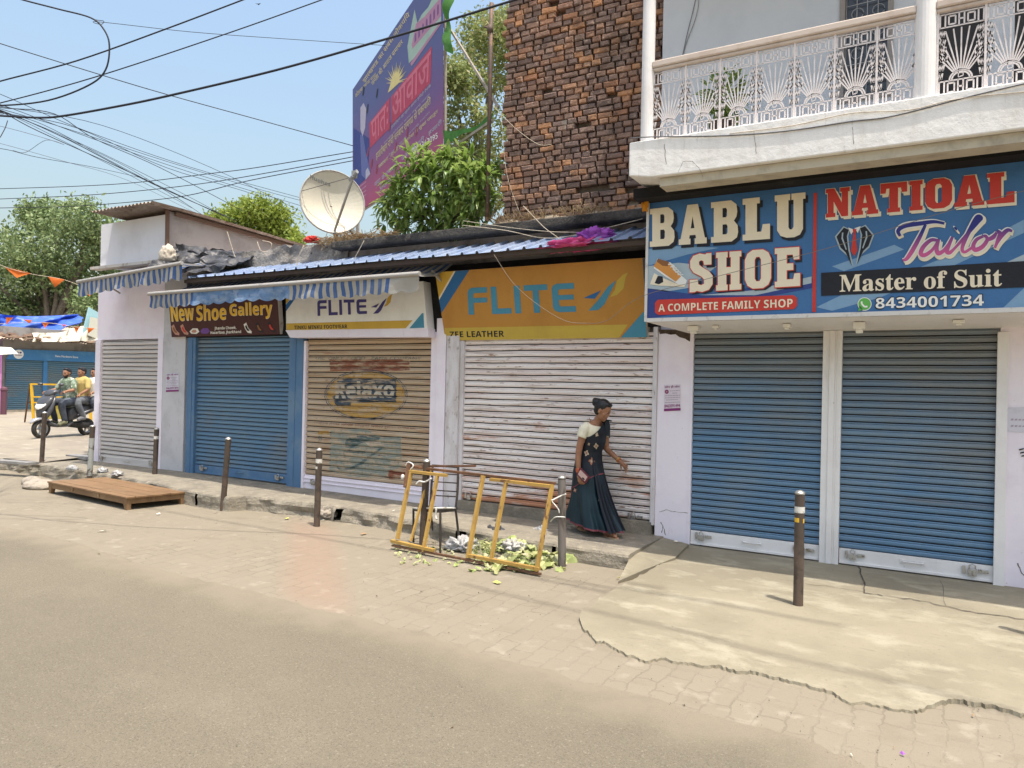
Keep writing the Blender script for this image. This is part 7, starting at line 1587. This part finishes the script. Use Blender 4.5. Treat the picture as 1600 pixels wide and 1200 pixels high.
# roof: corrugated eave, broken tiles
ze = H(80, 543).z + .1
m_tile = mat('dusty_clay_tile', (.38, .28, .21), [((.26, .18, .13), 6, .5, .66)], .95, island=[(.40, .30, .22), (.30, .20, .15), (.46, .36, .27), (.25, .18, .14)])
b = MB()
def eave(u, v): return (XH + .75 - 4.2 * v, ya - 1.2 + (yb - ya + 2) * u, ze + .12 + .9 * v + .05 * nz(u * 30, v * 6, 2) + (.02 * math.sin(u * 380)))
b.grid(eave, 240, 10)
b.build('roof', mat('pale_rusty_roof', (.46, .37, .29), [((.32, .23, .17), 4, .45, .62), ((.55, .48, .40), 9, .55, .7)], .95), hs)
b = MB()
for k in range(130):
    u, v = rnd(0, 1), rnd(.02, .5); p = V(eave(u, v)); b.obox(p + V((0, 0, .05)), (.14 * rnd(.6, 1.2), rnd(-.05, .05), .02), (rnd(-.05, .05), .10 * rnd(.7, 2), rnd(-.02, .02)), (0, 0, .035))
b.build('roof_tiles', m_tile, hs)
XT = XH - 1.6
T_ = lambda px, py: at(px, py, x=XT)
def sheet(name, m, f, nu, nv, label, cat):
    b = MB(); b.grid(f, nu, nv); return tag(b.build(name, m, smooth=True), label, cat)
def tarpf(u, v):
    top = 489 + 4 * math.sin(u * 3.3) + 2 * u; bot = 519 + 6 * math.sin(u * 4 + .4) - 22 * max(0, u - .62) ** 1.2
    p = at(-25 + 152 * u, top + (bot - top) * v, x=XT + .9 * v); p.x += .20 * math.sin(u * 10 + v * 7) + .12 * math.sin(u * 23 - v * 9) + .07 * math.sin(v * 17 + u * 14); return p
sheet('blue_tarpaulin', mat('royal_blue_tarp', (.045, .115, .52), [((.09, .18, .62), 4, .5, .66)], .45), tarpf, 70, 20, 'bright blue tarpaulin draped over the hardware shop roof', 'tarpaulin')
def creamf(u, v):
    p = at(50 + 104 * u, 520 - 30 * max(0, u - .4) + (536 - 522 + 26 * max(0, u - .4)) * v, x=XT + 1.9 + .5 * v); p.x += .12 * math.sin(u * 17 + v * 3) + .06 * math.sin(u * 40); return p
sheet('cream_sheet', mat('cream_sheet', (.60, .55, .45), [((.48, .43, .34), 4, .5, .66)], .85), creamf, 60, 14, 'cream cloth sheet hanging under the blue tarpaulin', 'cloth')
b = MB(); b.prism([at(*p, x=XT + 2.2) for p in ((129, 522), (139, 480), (175, 500), (175, 535))], (-.06, 0, 0)); b.prism([at(*p, x=XT + 2.4) for p in ((138, 524), (142, 495), (175, 503), (175, 538))], (-.06, 0, 0), 1); tag(b.build('board', [mat('pale_cyan_board', (.34, .55, .60), rough=.8), mat('pale_board', (.58, .57, .48), rough=.8)], fixn=True), 'pale cyan and cream boards leaning by the tarpaulin beside the corner shop', 'board')
b = MB(); p0 = at(-20, 560, x=XH + .6); p1 = at(7.5, 560, x=XH + .6); b.box(XH - 2, XH + .4, p0.y - 3, p1.y, 0, 2.75); tag(b.build('pink_building', mat('pink_wall', (.55, .24, .48), [((.45, .20, .40), 2, .5, .66)], .85)), 'bright pink painted wall left of the hardware shop', 'building')
def canf(u, v): p = at(-30 + 48 * u, 540 + 3 * u + 15 * v * (1 - .35 * u), x=XH + 1.6); p.x += .5 * v; return p
sheet('white_canopy', mat('white_canvas', (.62, .58, .50), [((.5, .46, .4), 5, .5, .66)], .85), canf, 16, 6, 'small white canvas canopy over the pink wall', 'canopy')
# bunting
m_or = mat('orange_pennant', (.72, .17, .03), [((.6, .13, .02), 5, .5, .66)], .8, trans=.45)
def pennants(strp, d, fl, label, lab2, grp):
    b = MB(); b.tube(smooth_pts([at(px, py, d=d) for px, py in strp], 5), .004 * d / 12, 4); tag(b.build('string', m_rope), label, 'string')
    for i, tri in enumerate(fl):
        P = [at(px, py, d=d - .02 * k) for k, (px, py) in enumerate(tri)]; b = MB()
        m01 = P[0].lerp(P[1], .5) + V((.02, .03, 0)); mc = (P[0] + P[1] + P[2]) / 3 + V((.04, -.05, 0)) * (1 if i % 2 else -1)
        b.mesh(P + [m01, mc], [(0, 3, 4), (3, 1, 4), (1, 2, 4), (2, 0, 4)]); tag(b.build('pennant', m_or, smooth=True), lab2[i], 'pennant', grp)
pennants([(-30, 400), (8, 417), (48, 428), (100, 437), (150, 456), (160, 452)], 13, [((7, 417), (48, 427), (26, 434)), ((75, 432), (101, 437), (86, 449)), ((134, 457), (149, 452), (140, 463))], 'thin bunting string before the dark green tree',
         ['large orange pennant at the left edge before the tree', 'orange pennant hanging before the tree, right of the large one', 'small curled orange pennant under the corner shop awning'], 'orange pennants')
pennants([(-20, 507), (40, 504), (80, 505), (120, 511), (175, 516)], 24, [((9, 496), (21, 496), (10, 507)), ((36, 499), (50, 500), (47, 506)), ((65, 503), (77, 504), (70, 513)), ((97, 507), (103, 507), (100, 512)), ((115, 510), (125, 510), (119, 521)), ((136, 512), (148, 513), (138, 521))], 'thin bunting string across the blue tarpaulin',
         ['orange pennant at the left end of the blue tarpaulin', 'narrow folded orange pennant on the blue tarpaulin, second from left', 'orange pennant in the middle of the blue tarpaulin', 'tiny dark reddish pennant near the right end of the blue tarpaulin', 'orange pennant before the cream sheet', 'orange pennant before the pale cyan board'], 'orange pennants')
# yellow A-frame barricade behind the scooter
m_by = mat('bright_yellow_steel', (.68, .40, .02), [((.55, .30, .03), 6, .5, .66)], .5)
zb_ = .27
q0 = at(52, 662, z=zb_); dd = (q0 - CAMP).dot(w_of(V((0, 0, 1))))
fb = thing('barricade', (q0.x, q0.y, zb_), 'bright yellow steel barricade standing behind the scooter', 'barricade')
K = lambda px, py, o=0: at(px, py, d=dd + o)
b = MB(); b.bar(K(49, 599), K(53, 664), .06); b.bar(K(49, 600), K(140, 602), .05); b.bar(K(50, 620), K(140, 621), .04); b.bar(K(50, 629), K(140, 630), .04); b.bar(K(140, 601), K(142, 664), .06); b.build('frame', m_by, fb)
b = MB(); b.bar(K(47, 600, .05), K(38, 664, .5), .04); b.bar(K(39, 662, .5), K(54, 666, 0), .03); b.bar(K(43, 629, .3), K(51, 629), .03); b.build('rear_leg', m_rust, fb)
b = MB(); b.prism([K(*p, .02) for p in ((54, 633), (100, 633), (100, 655), (57, 655))], V((0, .02, 0))); b.build('panel', mat('dull_yellow_panel', (.40, .32, .06), [((.3, .2, .1), 5, .5, .66)], .7), fb, fixn=True)
b = MB(); q = at(6, 618, x=XH + 2.5); b.tube([V((q.x, q.y, .2)), V((q.x, q.y, at(6, 610, x=XH + 2.5).z))], .10, 10); b.ell(V((q.x, q.y, at(6, 609, x=XH + 2.5).z)), (.12, .12, .12), 10, 6); tag(b.build('bollard', mat('dark_red_post', (.12, .05, .07), rough=.7)), 'dark red bollard at the far left before the pink wall', 'bollard', 'steel bollards along the street edge')
